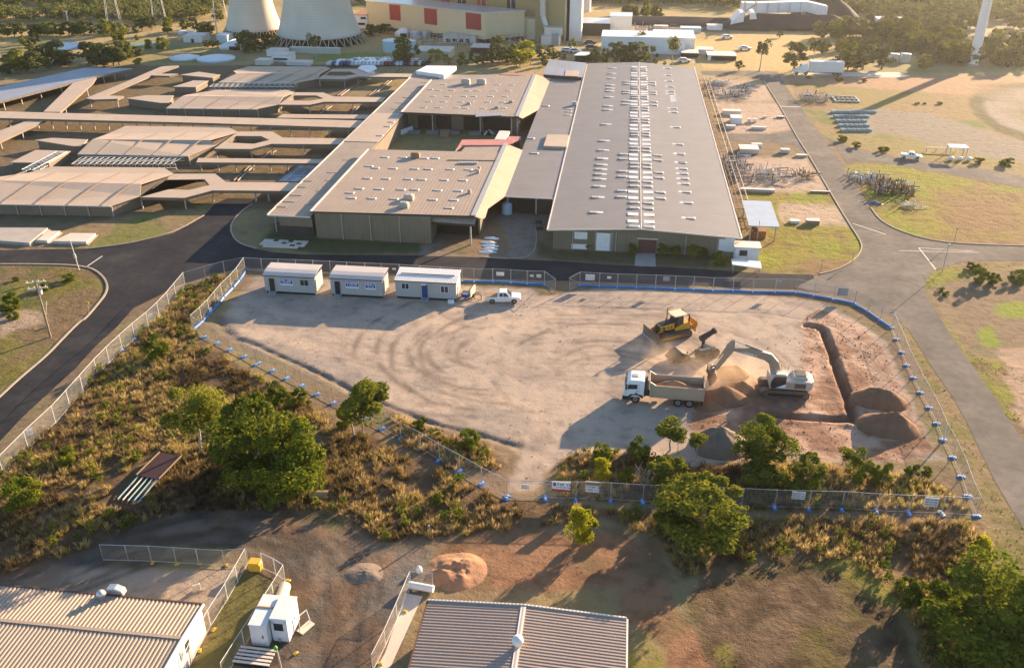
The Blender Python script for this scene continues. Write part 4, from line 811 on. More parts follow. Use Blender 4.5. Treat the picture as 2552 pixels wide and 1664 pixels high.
simple('white_canopy', 'white tent like canopy beside the rearmost walkway', 'canopy', 'A2', ((1445, 630), (1545, 672), (1625, 630), (1600, 602), (1480, 602)), 2.4, 'white_panel', 'white_panel', inset=.8)
# steel roof trusses lying between the blocks
def truss(label, a, b, wd, h, n, z=2.0):
    c = (a + b) / 2; t = thing('roof_truss', label, 'truss', (c.x, c.y, 0), world=True); d = (b - a).normalized(); s = Vector((-d.y, d.x, 0)) * wd
    for nm, o, zz in (('top_chord', s * 0, z), ('top_chord', s, z), ('bottom_chord', s * 0, z - h), ('bottom_chord', s, z - h)):
        q = MB(); q.bar(Vector((*(a + o).xy, zz)), Vector((*(b + o).xy, zz)), .14); q.build(nm, 'galv', t)
    q = MB()
    for i in range(n):
        p = a.lerp(b, i / n); r = a.lerp(b, (i + 1) / n)
        for o in (s * 0, s):
            q.bar(Vector((*(p + o).xy, z - h)), Vector((*(r + o).xy, z)), .07); q.bar(Vector((*(r + o).xy, z)), Vector((*(r + o).xy, z - h)), .06)
        q.bar(Vector((*p.xy, z)), Vector((*(r + s).xy, z)), .07); q.bar(Vector((*p.xy, z)), Vector((*(p + s).xy, z)), .07)
    q.build('lattice', 'galv', t)
    for p in (a, a.lerp(b, .5), b):
        q = MB(); q.box(p.x - .1, p.x + .1, p.y - .1, p.y + .1, 0, z - h); q.build('leg', 'steel_post', t)
truss('pale steel lattice truss between the third and rearmost blocks', P('A2', 80, 815, 1.5), P('A2', 860, 815, 1.5), 4.0, .8, 16, 1.9)
truss('pale steel lattice truss in front of the second block', P('A1', 660, 1530, 1.4), P('A1', 1620, 1530, 1.4), 5.0, .8, 18, 1.8)
truss('pale steel lattice frame on the slope beside the nearest block', P('A6', 300, 180, 1.6), P('A6', 620, 10, 1.6), 2.2, .7, 10, 2.0)
# concrete slabs by the road at the far left
for i, q in enumerate((((-200, 812), (0, 812), (270, 832), (440, 692), (30, 690), (-200, 690)), ((330, 805), (435, 812), (552, 722), (445, 720)), ((480, 815), (795, 822), (880, 742), (650, 740)))):
    pts = PL('A6', q, .5); c = sum(pts, Vector()) / len(pts)
    t = thing('concrete_slab', ['large cracked concrete slab by the road below the nearest block', 'narrow pale concrete slab between two wider slabs', 'pale concrete slab with sandy edge beside the road'][i], 'slab', (c.x, c.y, 0), world=True)
    m_ = MB(); m_.prism([(p.x, p.y) for p in pts], 0, .5); m_.build('slab_top', 'concrete' if i == 0 else 'pale_concrete', t, bevel=.05)
    m_ = MB(); m_.prism([(p.x, p.y) for p in offs(pts, -.25)], 0, .12); m_.build('footing', 'kerb_concrete', t)

# rails and service strips in the courts between the blocks
def court_rail(label, reg, a, b, gap=.9, n=2):
    A, B = P(reg, *a), P(reg, *b); c = (A + B) / 2; t = thing('court_rail', label, 'rails', (c.x, c.y, 0), world=True); d = (B - A).normalized(); s = Vector((-d.y, d.x, 0)) * gap
    for i in range(n): MB().bar(Vector((*(A + s * i).xy, .2)), Vector((*(B + s * i).xy, .2)), .16, .22).build('rail', 'timber' if i % 2 else 'steel_post', t)
    for i in range(int((B - A).length / 2)): p = A.lerp(B, (i + .5) / int((B - A).length / 2)); MB().bar(Vector((*(p - s * .2).xy, .06)), Vector((*(p + s * (n - .8)).xy, .06)), .2, .12).build('sleeper', 'timber', t)
for i, (a, b) in enumerate((((1290, 888), (1490, 748)), ((1580, 888), (1760, 750)), ((1100, 1052), (1210, 985)), ((1390, 1055), (1460, 990)), ((1820, 675), (1890, 632)), ((560, 1465), (700, 1395)))): court_rail(['double rail crossing the court behind the third walkway', 'second double rail beside the gallery behind the third walkway', 'short double rail below the third walkway', 'short rail pair next to the gallery below the third walkway', 'rail pair in the court by the white canopy', 'rail pair below the second hexagonal walkway'][i], 'A2', a, b)
court_rail('timber edged drain beside the nearest hexagonal walkway', 'A6', (2190, 268), (2340, 130), .8)
t = thing('marked_court', 'dark paved court with white painted lines beside the gallery', 'court', (*P('A7', 470, 200).xy, 0), world=True); q_ = PL('A7', ((340, 268), (560, 268), (720, 110), (560, 100))); MB().prism([(p.x, p.y) for p in q_], 0, .06).build('paving', 'roof_blue', t)
for a, b in (((400, 262), (590, 105)), ((470, 270), (520, 235)), ((500, 270), (545, 235)), ((430, 215), (620, 218)), ((560, 205), (605, 170))): A, B = P('A7', *a), P('A7', *b); MB().bar(Vector((A.x, A.y, .07)), Vector((B.x, B.y, .07)), .2, .03).build('painted_line', 'sign_line', t) if 'sign_line' in MATS else (mat('sign_line', (.6, .6, .58), .7), MB().bar(Vector((A.x, A.y, .07)), Vector((B.x, B.y, .07)), .2, .03).build('painted_line', 'sign_line', t))
# ================================================================== materials for things
mat('shed_wall', (.42, .415, .40), .6, .06, .8, rib=('x', .16), ribdepth=.3, streak=.1, vx='z')
mat('shed_roof', (.58, .51, .455), .5, .06, .5, rib=('x', .3), ribdepth=.4)
mat('shed_roof_white', (.70, .68, .65), .5, .05, .5)
mat('trim_brown', (.12, .06, .04), .6, .1, 1.0)
mat('door_brown', (.045, .028, .024), .55, .1, 1.0)
mat('door_navy', (.012, .02, .055), .4, .1, 1.0)
mat('door_blue', (.02, .055, .19), .4, .08, 1.0)
mat('sign_blue', (.015, .065, .30), .45, .06, 1.0)
mat('sign_white', (.78, .78, .78), .5, .05, 1.0)
mat('sign_red', (.45, .04, .04), .5, .05, 1.0)
mat('sign_brown', (.35, .20, .08), .6, .1, 1.0)
mat('ink_blue', (.03, .07, .25), .5, .05, 1.0); mat('ink_grey', (.25, .27, .30), .5, .05, 1.0); mat('ink_white', (.85, .85, .85), .5, .03, 1.0)
mat('white_paint', (.80, .80, .79), .28, .05, 1.0, spec=.5, wear=((.6, .52, .44), .35))
mat('truck_white', (.80, .81, .82), .25, .03, 1.0, spec=.5)
mat('body_tan', (.43, .335, .24), .5, .08, .8, wear=((.38, .27, .18), .6))
mat('excavator_tan', (.33, .265, .20), .5, .08, .8, wear=((.30, .22, .15), .6))
mat('excavator_pale', (.48, .43, .37), .45, .06, .8, wear=((.42, .33, .25), .5))
mat('dozer_yellow', (.62, .33, .03), .45, .08, .8, wear=((.38, .2, .05), .6))
mat('dozer_orange', (.50, .22, .03), .5, .12, .8, wear=((.3, .14, .05), .6))
mat('dozer_roof', (.66, .56, .36), .5, .06, .8)
mat('black_trim', (.022, .022, .024), .55, .15, 1.0); mat('rubber', (.025, .024, .024), .85, .2, 2.0, wear=((.16, .12, .09), .5))
mat('track_steel', (.105, .09, .08), .7, .2, 2.0, wear=((.26, .17, .11), .8)); mat('blade_steel', (.16, .125, .10), .5, .15, 1.0, metal=.3, wear=((.3, .2, .13), .6))
mat('rim_grey', (.40, .38, .36), .4, .1, 2.0, metal=.5); mat('chrome', (.6, .6, .6), .25, .05, 1.0, metal=.9)
mat('pile_red', (.22, .115, .065), .95, .2, .9, bump=.9, bscale=3.0); mat('pile_grey', (.20, .155, .115), .95, .18, .9, bump=.8, bscale=3.5); mat('load_soil', (.33, .18, .10), .95, .2, 1.2, bump=.9, bscale=5.0)
mat('plastic_blue', (.02, .24, .72), .4, .1, 3.0, wear=((.25, .33, .45), .4)); mat('plastic_white', (.62, .64, .62), .5, .1, 3.0)
mat('barrier_blue', (.025, .15, .42), .4, .1, 1.5, wear=((.2, .25, .32), .5))
mat('fence_tube', (.50, .50, .50), .35, .08, 2.0, metal=.5); mat('white_tube', (.62, .61, .59), .4, .05, 2.0)
wirem('fence_net', (.40, .39, .37), .15); wirem('fence_net_dense', (.40, .37, .33), .26)
mat('near_roof', (.39, .295, .215), .5, .06, .5, streak=.12, vx='y'); mat('near_roof2', (.38, .285, .22), .5, .06, .5, streak=.12, vx='x')
mat('near_wall', (.72, .66, .58), .6, .06, .6, rib=('y', .2), ribdepth=.25)
mat('pole_wood', (.30, .225, .155), .85, .18, 2.0, streak=.4, vx='z'); mat('yellow_plastic', (.62, .40, .05), .5, .12, 2.0)
mat('scrap_dark', (.055, .05, .045), .45, .3, 2.0, metal=.5, wear=((.2, .12, .07), .8)); mat('cream_tank', (.70, .60, .40), .45, .06, .5)

# ------------------------------------------------------------------ lettering: strokes on a 3 x 5 grid
GLY = {'E': '111100110100111', 'H': '101101111101101', 'O': '111101101101111', 'U': '101101101101111', 'S': '111100111001111', 'T': '111010010010010', 'A': '111101111101101', 'N': '111101101101101', 'I': '010010010010010', 'R': '111101110101101',
       'C': '111100100100111', 'F': '111100110100100', 'L': '100100100100111', 'M': '101111111101101', 'B': '110101110101110', 'D': '110101101101110', '/': '001001010100100', '.': '000000000000010', ' ': '0' * 15}
def lettering(parent, text, x0, z0, ch, y, m, name='lettering', adv=.8):
    """text in the x-z plane facing -y; x0,z0 lower left corner"""
    q = MB(); cw = ch * .2
    for i, c in enumerate(text):
        g = GLY.get(c, GLY['E']); ox = x0 + i * ch * adv
        for r in range(5):
            for k in range(3):
                if g[r * 3 + k] == '1': q.box(ox + k * cw, ox + (k + 1) * cw, y - .006, y, z0 + (4 - r) * ch / 5, z0 + (5 - r) * ch / 5)
    return q.build(name, m, parent)
# ================================================================== site sheds
def steps(parent, x, y, z, n=3, wd=1.0):
    q = MB()
    for i in range(n):
        zz = z * (n - i) / (n + .0) - .06; q.box(x - wd / 2, x + wd / 2, y - .3 * (i + 1), y - .3 * i - .05, zz, zz + .06)
    for s in (-1, 1): q.bar((x + s * wd / 2, y, z), (x + s * wd / 2, y - .28 * n - .05, .04), .06, .12)
    for s in (-1, 1): q.bar((x + s * wd / 2, y - .28 * n, 0), (x + s * wd / 2, y - .28 * n, .25), .06)
    return q.build('steps', 'galv', parent)
def site_shed(x0, x1, y, label, roofm, doorm, kind):
    t = thing('site_shed', label, 'shed', ((x0 + x1) / 2, y + 1.7, 0), world=True); d = 3.5; zb, ze, zk = .38, 2.85, 3.25
    q = MB(); q.add([(x0, y, zb), (x1, y, zb), (x1, y + d, zb), (x0, y + d, zb), (x0, y, ze), (x1, y, ze), (x1, y + d, zk - .05), (x0, y + d, zk - .05)], [(3, 2, 1, 0), (0, 1, 5, 4), (1, 2, 6, 5), (2, 3, 7, 6), (3, 0, 4, 7), (4, 5, 6, 7)]); q.build('wall', 'shed_wall', t)
    q = MB(); q.box(x0 + .15, x1 - .15, y + .12, y + .25, 0, zb); q.box(x0 + .15, x1 - .15, y + d - .3, y + d - .15, 0, zb); q.box(x0 + .1, x1 - .1, y + .05, y + d - .05, zb - .1, zb); q.build('skid', 'black_trim', t)
    o = .14
    prof = [(y - o, ze + .03), (y + .7, ze + .30), (y + 1.7, ze + .45), (y + d + o, zk + .06)] if kind != 'white' else [(y - o, ze + .03), (y + d * .5, ze + .30), (y + d + o, zk + .1)]
    q = MB()
    if kind == 'white':
        n = 44
        for (ya, za), (yb, zb2) in zip(prof[:-1], prof[1:]):
            vv = []
            for i in range(n * 2 + 1):
                xx = x0 - o + (x1 - x0 + 2 * o) * i / (2 * n); dz = .05 * (i % 2); vv += [(xx, ya, za + dz), (xx, yb, zb2 + dz)]
            q.add(vv, [(2 * i, 2 * i + 2, 2 * i + 3, 2 * i + 1) for i in range(2 * n)])
    else:
        for (ya, za), (yb, zb2) in zip(prof[:-1], prof[1:]): q.add([(x0 - o, ya, za), (x1 + o, ya, za), (x1 + o, yb, zb2), (x0 - o, yb, zb2)], [(0, 1, 2, 3)])
    r = q.build('roof', roofm, t); md = r.modifiers.new('s', 'SOLIDIFY'); md.thickness = .05
    q = MB()
    for (ya, za), (yb, zb2) in zip(prof[:-1], prof[1:]): q.add([(x1, ya + o, za - .05), (x1, yb - (o if yb > y + d else 0), zb2 - .05), (x1, yb - (o if yb > y + d else 0), ze - .1), (x1, ya + o, ze - .1)], [(0, 1, 2, 3)])
    q.build('gable_infill', 'shed_wall', t)
    q = MB(); q.bar((x0 - o, y - o, ze), (x1 + o, y - o, ze), .07, .13); q.build('front_trim', 'trim_brown', r)
    if kind == 'white': q = MB(); q.bar((x0 + .5, y + d * .5, ze + .40), (x1 - .5, y + d * .5, ze + .40), .09, .09); q.build('roof_pipe', 'black_trim', r)
    W = x1 - x0
    def door(f, m, wd=.82):
        xx = x0 + f * W; a = MB(); a.box(xx - wd / 2, xx + wd / 2, y - .05, y + .01, zb + .03, zb + 2.05); dd = a.build('door', m, t)
        a = MB(); a.sphere((xx + wd * .35, y - .08, zb + 1.0), .05, 6, 4); a.build('door_handle', 'chrome', dd)
        a = MB(); [a.box(*b_) for b_ in ((xx - wd / 2 - .06, xx - wd / 2, y - .06, y, zb, zb + 2.1), (xx + wd / 2, xx + wd / 2 + .06, y - .06, y, zb, zb + 2.1), (xx - wd / 2, xx + wd / 2, y - .06, y, zb + 2.05, zb + 2.12))]; a.build('door_frame', 'galv', dd)
        steps(t, xx, y - .02, zb + .02)
    def window(f, wd, z0, z1):
        xx = x0 + f * W; a = MB(); a.box(xx - wd / 2, xx + wd / 2, y - .03, y, z0, z1); ww = a.build('window', 'glass', t)
        a = MB()
        for b_ in ((xx - wd / 2 - .06, xx + wd / 2 + .06, z0 - .06, z0), (xx - wd / 2 - .06, xx + wd / 2 + .06, z1, z1 + .06), (xx - wd / 2 - .06, xx - wd / 2, z0, z1), (xx + wd / 2, xx + wd / 2 + .06, z0, z1), (xx - .03, xx + .03, z0, z1)): a.box(b_[0], b_[1], y - .06, y, b_[2], b_[3])
        a.build('window_frame', 'galv' if kind != 'white' else 'sign_white', ww)
    def sign(f, wd, z0, z1, l1, l2):
        xx = x0 + f * W; a = MB(); a.box(xx - wd / 2, xx + wd / 2, y - .05, y, z0, z1); ss = a.build('sign_board', 'sign_white', t)
        h = z1 - z0; a = MB(); a.box(xx - wd / 2 + .05, xx + wd / 2 - .05, y - .06, y - .045, z0 + h * .22, z1 - .04); a.build('sign_face', 'sign_blue', ss)
        ch = h * .2; a1 = min(.8, (wd - .3) / (len(l1) * ch)); lettering(ss, l1, xx - len(l1) * ch * a1 / 2, z1 - h * .34, ch, y - .062, 'ink_white', adv=a1); lettering(ss, l2, xx - len(l2) * ch * a1 / 2 * .9, z1 - h * .64, ch, y - .062, 'ink_white', adv=a1 * .9)
    if kind == 'one': door(.15, doorm); sign(.445, 1.9, 1.45, 2.5, 'HOUSTE T EASIEN', 'SNUE EAUIINS'); window(.795, 1.15, 1.55, 2.4)
    elif kind == 'two': door(.135, doorm); sign(.42, 1.95, 1.45, 2.5, 'SEAT/ANSEASUNA', 'E IIIS E LITU'); sign(.775, 1.5, 1.4, 2.35, 'UNAAUSTE TU', 'TU. E IUS')
    else:
        window(.165, 1.0, 1.6, 2.45); window(.81, 1.05, 1.35, 2.3); door(.485, doorm, .85)
        a = MB(); a.box(x0 + .435 * W, x0 + .51 * W, y - .3, y, 2.42, 2.62); a.build('door_lamp_box', 'sign_white', t); a = MB(); a.lathe((x0 + .585 * W, y - .06, 2.35), [(.1, 0), (.16, .05), (.1, .1)], 12); a.build('hose_reel', 'galv', t)
        a = MB(); a.box(x1, x1 + .03, y + 1.0, y + 1.35, .9, 1.9); a.build('side_window', 'glass', t)
    return t
def sx_(reg, X, Y, z=.38): return P(reg, X, Y, z)
REG['S1'] = (640, 640, 6.611); REG['S2'] = (970, 640, 6.611); REG['S3'] = (1530, 880, 9.7); REG['S4'] = (1740, 830, 7.4375); REG['S5'] = (1590, 750, 10.345); REG['S6'] = (1340, 1160, 7.933); REG['S8'] = (560, 1440, 6.927)
a, b = sx_('S1', 145, 555), sx_('S1', 972, 600); site_shed(a.x, b.x, (a.y + b.y) / 2, 'grey portable site shed with brown door and one blue sign', 'shed_roof', 'door_brown', 'one')
a, b = sx_('S1', 1228, 605), sx_('S1', 2080, 648); site_shed(a.x, b.x, (a.y + b.y) / 2, 'grey portable site shed with dark door and two blue signs', 'shed_roof', 'door_navy', 'two')
a, b = sx_('S2', 108, 650), sx_('S2', 1110, 690); site_shed(a.x, b.x, (a.y + b.y) / 2, 'larger portable site shed with blue door and white ribbed roof', 'shed_roof_white', 'door_blue', 'white')
p = P('S2', 1020, 765); t = thing('storage_box', 'small white plastic box on the ground by the blue door shed', 'box', (p.x, p.y, 0)); q = MB(); q.box(-.42, .42, -.25, .25, 0, .42); q.build('box', 'white_panel', t, bevel=.04); q = MB(); q.box(-.45, .45, -.28, .28, .4, .5); q.build('lid', 'white_panel', t, bevel=.03)

def wheel(parent, c, r, wd, rimm='rim_grey', n=20):
    q = MB(); q.tube((c[0], c[1] - wd / 2, c[2]), (c[0], c[1] + wd / 2, c[2]), r, n=n); w_ = q.build('wheel', 'rubber', parent, bevel=r * .1)
    for s in (-1, 1): q = MB(); q.tube((c[0], c[1] + s * (wd / 2 - .02), c[2]), (c[0], c[1] + s * (wd / 2 + .012), c[2]), r * .55, r * .5, n=14); q.build('rim', rimm, w_); q = MB(); q.tube((c[0], c[1] + s * (wd / 2), c[2]), (c[0], c[1] + s * (wd / 2 + .05), c[2]), r * .18, n=8); q.build('hub', 'black_trim', w_)
    return w_
# ------------------------------------------------------------------ utility vehicle
def ute(name, label, loc, rz, group=None, sc=1.0, tray='sign_brown'):
    t = thing(name, label, 'ute', loc, rz, group); t.scale = (sc,) * 3
    low = [(-2.55, .45), (-2.6, .62), (-2.58, 1.02), (-.55, 1.04), (.95, 1.06), (2.2, .98), (2.5, .82), (2.55, .5), (2.35, .36), (2.1, .36), (1.98, .62), (1.55, .74), (1.12, .62), (1.0, .34), (-1.1, .34), (-1.22, .62), (-1.6, .74), (-1.98, .62), (-2.1, .42)]
    q = MB(); q.yprism(low, -.9, .9); q.build('body', 'white_paint', t, bevel=.05)
    lo = [(-.75, 1.04), (1.05, 1.05)]; hi = [(-.62, 1.66), (-.2, 1.76), (.35, 1.74)]
    q = MB(); v = [(-.8, -.86, 1.03), (1.15, -.86, 1.03), (1.15, .86, 1.03), (-.8, .86, 1.03), (-.62, -.72, 1.72), (.42, -.72, 1.74), (.42, .72, 1.74), (-.62, .72, 1.72)]
    q.add(v, [(4, 5, 6, 7), (0, 1, 5, 4), (1, 2, 6, 5), (2, 3, 7, 6), (3, 0, 4, 7)]); q.build('cabin', 'white_paint', t, bevel=.06)
    for s in (-1, 1):
        for a0, a1 in ((-.62, -.1), (0.0, .58)):
            q = MB(); f = lambda x, z: (x if z < 1.3 else x * .82 - .02, s * (.867 - (z - 1.03) * .2 + .012), z)
            q.add([f(a0, 1.12), f(a1 + (.18 if a1 > .3 else 0), 1.12), f(a1 - (.1 if a1 > .3 else 0), 1.6), f(a0, 1.6)], [(0, 1, 2, 3)]); q.build('side_window', 'glass', t)
        q = MB(); q.box(.78, .9, s * .9 - .0, s * 1.08, 1.08, 1.22); q.build('mirror', 'white_paint', t); q = MB(); q.box(2.42, 2.54, s * .55 - .17, s * .55 + .17, .68, .84); q.build('headlight', 'chrome', t); q = MB(); q.box(-2.62, -2.56, s * .78 - .08, s * .78 + .08, .62, .95); q.build('tail_light', 'sign_red', t)
    q = MB(); q.add([(1.17, -.78, 1.07), (1.17, .78, 1.07), (.5, .64, 1.68), (.5, -.64, 1.68)], [(0, 1, 2, 3)]); q.build('windscreen', 'glass', t)
    q = MB(); q.box(-2.5, -.9, -.8, .8, 1.03, 1.07); q.build('tray_cover', tray, t); q = MB(); q.box(2.3, 2.6, -.85, .85, .36, .58); q.build('bumper', 'black_trim', t, bevel=.04); q = MB(); q.box(2.5, 2.57, -.4, .4, .6, .8); q.build('grille', 'black_trim', t)
    for x in (-1.6, 1.55):
        for s in (-1, 1): wheel(t, (x, s * .8, .37), .37, .24)
    return t
a, b = P('S', 1226, 757), P('S', 1280, 757); ute('utility_vehicle', 'white dusty ute with brown tray cover parked beside the site sheds', ((a.x + b.x) / 2, (a.y + b.y) / 2 + .85, 0), atan2(b.y - a.y, b.x - a.x))
# small compressor trailer and frame beside the shed
p = P('S2', 1310, 640); t = thing('compressor_trailer', 'small pale compressor trailer with blue cover between shed and ute', 'trailer', (p.x, p.y, 0), -.15)
q = MB(); q.yprism([(-.55, .5), (.55, .5), (.6, 1.0), (.35, 1.35), (-.45, 1.35), (-.6, 1.1)], -1.2, .3); q.build('housing', 'body_tan', t, bevel=.06); q = MB(); q.box(-.5, .5, -1.75, -1.2, .45, .95); q.build('cover', 'sign_blue', t, bevel=.08); q = MB(); q.box(-.42, .42, -1.65, -1.25, .95, 1.02); q.build('cover_top', 'white_panel', t)
q = MB(); q.box(.6, .75, -1.3, .9, .4, 1.5); q.build('panel', 'cream_tank', t)
q = MB(); q.bar((0, .3, .5), (0, 1.6, .45), .12); q.build('drawbar', 'black_trim', t)
for s in (-1, 1): wheel(t, (s * .72, -.4, .3), .3, .18).rotation_euler = (0, 0, 0)
p = P('S2', 1460, 700); t = thing('timber_frame', 'small pale timber stand between the compressor and ute', 'frame', (p.x, p.y, 0))
for x in (-.5, .5): q = MB(); q.box(x - .06, x + .06, -.06, .06, 0, .8); q.build('leg', 'timber', t)
q = MB(); q.box(-.6, .6, -.08, .08, .74, .86); q.build('top_rail', 'timber', t)

# ------------------------------------------------------------------ dump truck
ta, tb = P('B4', 350, 1050), P('B4', 845, 1090)
truck = thing('dump_truck', 'white cab tipper truck with tan body full of red soil', 'truck', ((ta.x + tb.x) / 2 + .2, (ta.y + tb.y) / 2 + 1.2, 0), atan2(ta.y - tb.y, ta.x - tb.x))
T = truck
q = MB(); q.box(-4.6, 3.9, -.5, -.28, .72, 1.0); q.box(-4.6, 3.9, .28, .5, .72, 1.0); q.box(-4.5, -4.3, -.5, .5, .75, .95); q.box(1.2, 1.4, -.5, .5, .75, .95); q.build('chassis', 'black_trim', T)
q = MB(); q.yprism([(1.95, .85), (4.35, .85), (4.4, 1.3), (4.2, 2.15), (3.95, 2.75), (3.6, 3.05), (2.1, 3.05), (1.95, 2.9)], -1.2, 1.2); cab = q.build('cab', 'truck_white', T, bevel=.08)
q = MB(); q.add([(4.235, -1.05, 2.12), (4.235, 1.05, 2.12), (3.985, 1.0, 2.72), (3.985, -1.0, 2.72)], [(0, 1, 2, 3)]); q.build('windscreen', 'glass', cab)
for s in (-1, 1):
    q = MB(); q.add([(2.75, s * 1.212, 1.95), (3.9, s * 1.212, 1.85), (3.78, s * 1.212, 2.5), (2.75, s * 1.212, 2.55)], [(0, 1, 2, 3)]); q.build('side_window', 'glass', cab)
    q = MB(); [q.box(*z_) for z_ in ((2.55, 2.57, s * 1.2 - .012, s * 1.2 + .012, 1.05, 2.6), (4.0, 4.02, s * 1.2 - .012, s * 1.2 + .012, 1.05, 1.85), (2.7, 2.9, s * 1.2 - .03, s * 1.2 + .03, 1.6, 1.68))]; q.build('door_seam', 'black_trim', cab)
    q = MB(); q.box(2.7, 3.0, s * 1.2 - .012, s * 1.2 + .012, 1.22, 1.42); q.build('vent_grille', 'black_trim', cab)
    q = MB(); q.box(3.95, 4.15, s * 1.22, s * 1.5, 1.95, 2.55); q.build('mirror', 'black_trim', cab); q = MB(); q.box(4.3, 4.42, s * .95 - .2, s * .95 + .2, .72, .92); q.build('headlight', 'chrome', T)
    q = MB(); q.yprism([(2.05, .75), (2.05, 1.05), (2.3, 1.22), (2.9, 1.27), (3.5, 1.22), (3.72, 1.0), (3.72, .8), (3.52, .95), (3.3, 1.1), (2.9, 1.15), (2.5, 1.08), (2.25, .85)], s * 1.0, s * 1.26); q.build('wheel_arch', 'black_trim', T)
q = MB(); q.box(3.65, 4.42, -1.22, 1.22, .45, .95); q.build('bumper', 'black_trim', T, bevel=.06)
q = MB(); q.box(2.7, 3.35, -.32, .32, 3.04, 3.12); q.build('roof_hatch', 'body_tan', cab, bevel=.03)
for k in range(3): q = MB(); q.box(2.15, 2.55, -.8 + .55 * k, -.55 + .55 * k, 3.045, 3.075); q.build('roof_rib', 'truck_white', cab)
q = MB(); q.tube((1.85, .95, .9), (1.85, .95, 3.35), .08, n=8); q.build('exhaust', 'scrap_dark', T); q = MB(); q.tube((1.7, -.7, 1.0), (1.7, -.7, 2.6), .1, n=8); q.build('air_intake', 'black_trim', T)
q = MB(); q.box(1.42, 1.9, -1.1, .9, 1.0, 1.9); q.build('battery_box', 'scrap_dark', T, bevel=.04); q = MB(); q.box(.0, 1.3, -1.18, -.62, .5, .98); q.build('fuel_tank', 'body_tan', T, bevel=.1); q = MB(); q.box(-.7, -.2, -1.15, -.65, .45, .98); q.build('tool_box', 'body_tan', T)
zb_, zt_ = 1.1, 2.65
q = MB(); q.box(-4.85, 1.3, -1.22, 1.22, zb_, zb_ + .08)
for s in (-1, 1): q.box(-4.85, 1.3, s * 1.24 - .05, s * 1.24 + .05, zb_, zt_)
q.yprism([(1.18, zb_), (1.3, zb_), (1.45, zt_ + .55), (1.33, zt_ + .55)], -1.22, 1.22); q.box(-4.9, -4.8, -1.24, 1.24, zb_ - .05, zt_ + .05)
for s in (-1, 1): q.yprism([(1.3, zt_), (1.44, zt_ + .5), (.6, zt_)], s * 1.24 - .05, s * 1.24 + .05)
body = q.build('tipper_body', 'body_tan', T)
for s in (-1, 1):
    q = MB(); q.box(-4.9, 1.32, s * 1.31 - .06, s * 1.31 + .06, zt_ - .14, zt_ + .04); q.box(-4.9, 1.32, s * 1.31 - .05, s * 1.31 + .05, zb_ - .02, zb_ + .16); q.bar((-1.1, s * 1.3, zt_ - .12), (-2.0, s * 1.3, zb_ + .15), .06, .1); q.build('body_rail', 'body_tan', body)
    for x in (-4.8, 1.2): q = MB(); q.box(x - .08, x + .08, s * 1.33 - .06, s * 1.33 + .06, zb_, zt_ + .3 * (x < 0)); q.build('body_post', 'body_tan', body)
    q = MB(); q.box(-4.75, -4.55, s * 1.3 - .03, s * 1.3 + .03, .45, zb_); q.build('mud_flap', 'black_trim', T)
q = MB()
for k in range(14): a = 2 * pi * k / 14; b = 2 * pi * (k + 1) / 14; q.bar((-.55 + .38 * cos(a), -1.295, 1.88 + .38 * sin(a)), (-.55 + .38 * cos(b), -1.295, 1.88 + .38 * sin(b)), .02, .05)
q.build('faded_emblem', 'blade_steel', body); 
lettering(body, 'ULT', 0, 0, .16, 0, 'ink_white').location = (-3.9, -1.3, 1.42)
def heap(name, m, parent, rx, ry, h, loc=(0, 0, 0), n=30, seed=0, ridge=.0, sharp=1.0, rot=0.0, ns=.18):
    """mound of loose soil: polar grid, steep flanks, uneven"""
    vv = []; ff = []; R_ = 22
    for j in range(R_ + 1):
        for i in range(n):
            a = 2 * pi * i / n; r = j / R_; wob = 1 + .4 * (float(vnoise(cos(a) * 1.5 + 5, sin(a) * 1.5, 1, seed)) - .5)
            x = cos(a) * rx * r * wob; y = sin(a) * ry * r * wob; xx = x - max(-ridge, min(ridge, x)); rr = hypot(xx / max(.01, rx - ridge), y / ry) if ridge else r
            z = h * max(0, 1 - rr) ** sharp if rr < 1 else 0
            z += ns * h * (float(fbm(x * 1.0, y * 1.0, max(rx, ry) * .45, seed + 3, 4)) - .5) * (1 - r) * 2 - .05 * r
            vv.append((x, y, max(z, -.06)))
    for j in range(R_):
        for i in range(n): k = (i + 1) % n; ff.append((j * n + i, (j + 1) * n + i, (j + 1) * n + k, j * n + k))
    q = MB(); q.add(vv, ff); o = q.build(name, m, parent, True); o.location = loc; o.rotation_euler = (0, 0, rot); return o
ld = heap('soil_load', 'load_soil', T, 2.6, 1.17, 1.15, (-1.3, 0, zb_ + .6), seed=4, sharp=.8)
q = MB(); q.box(-4.7, 1.15, -1.18, 1.18, zb_ + .1, zb_ + .7); q.build('soil_bed', 'load_soil', T)
for x in (2.9, -2.0, -3.3):
    for s in (-1, 1): wheel(T, (x, s * 1.02, .54), .54, .34 if x > 0 else .5)

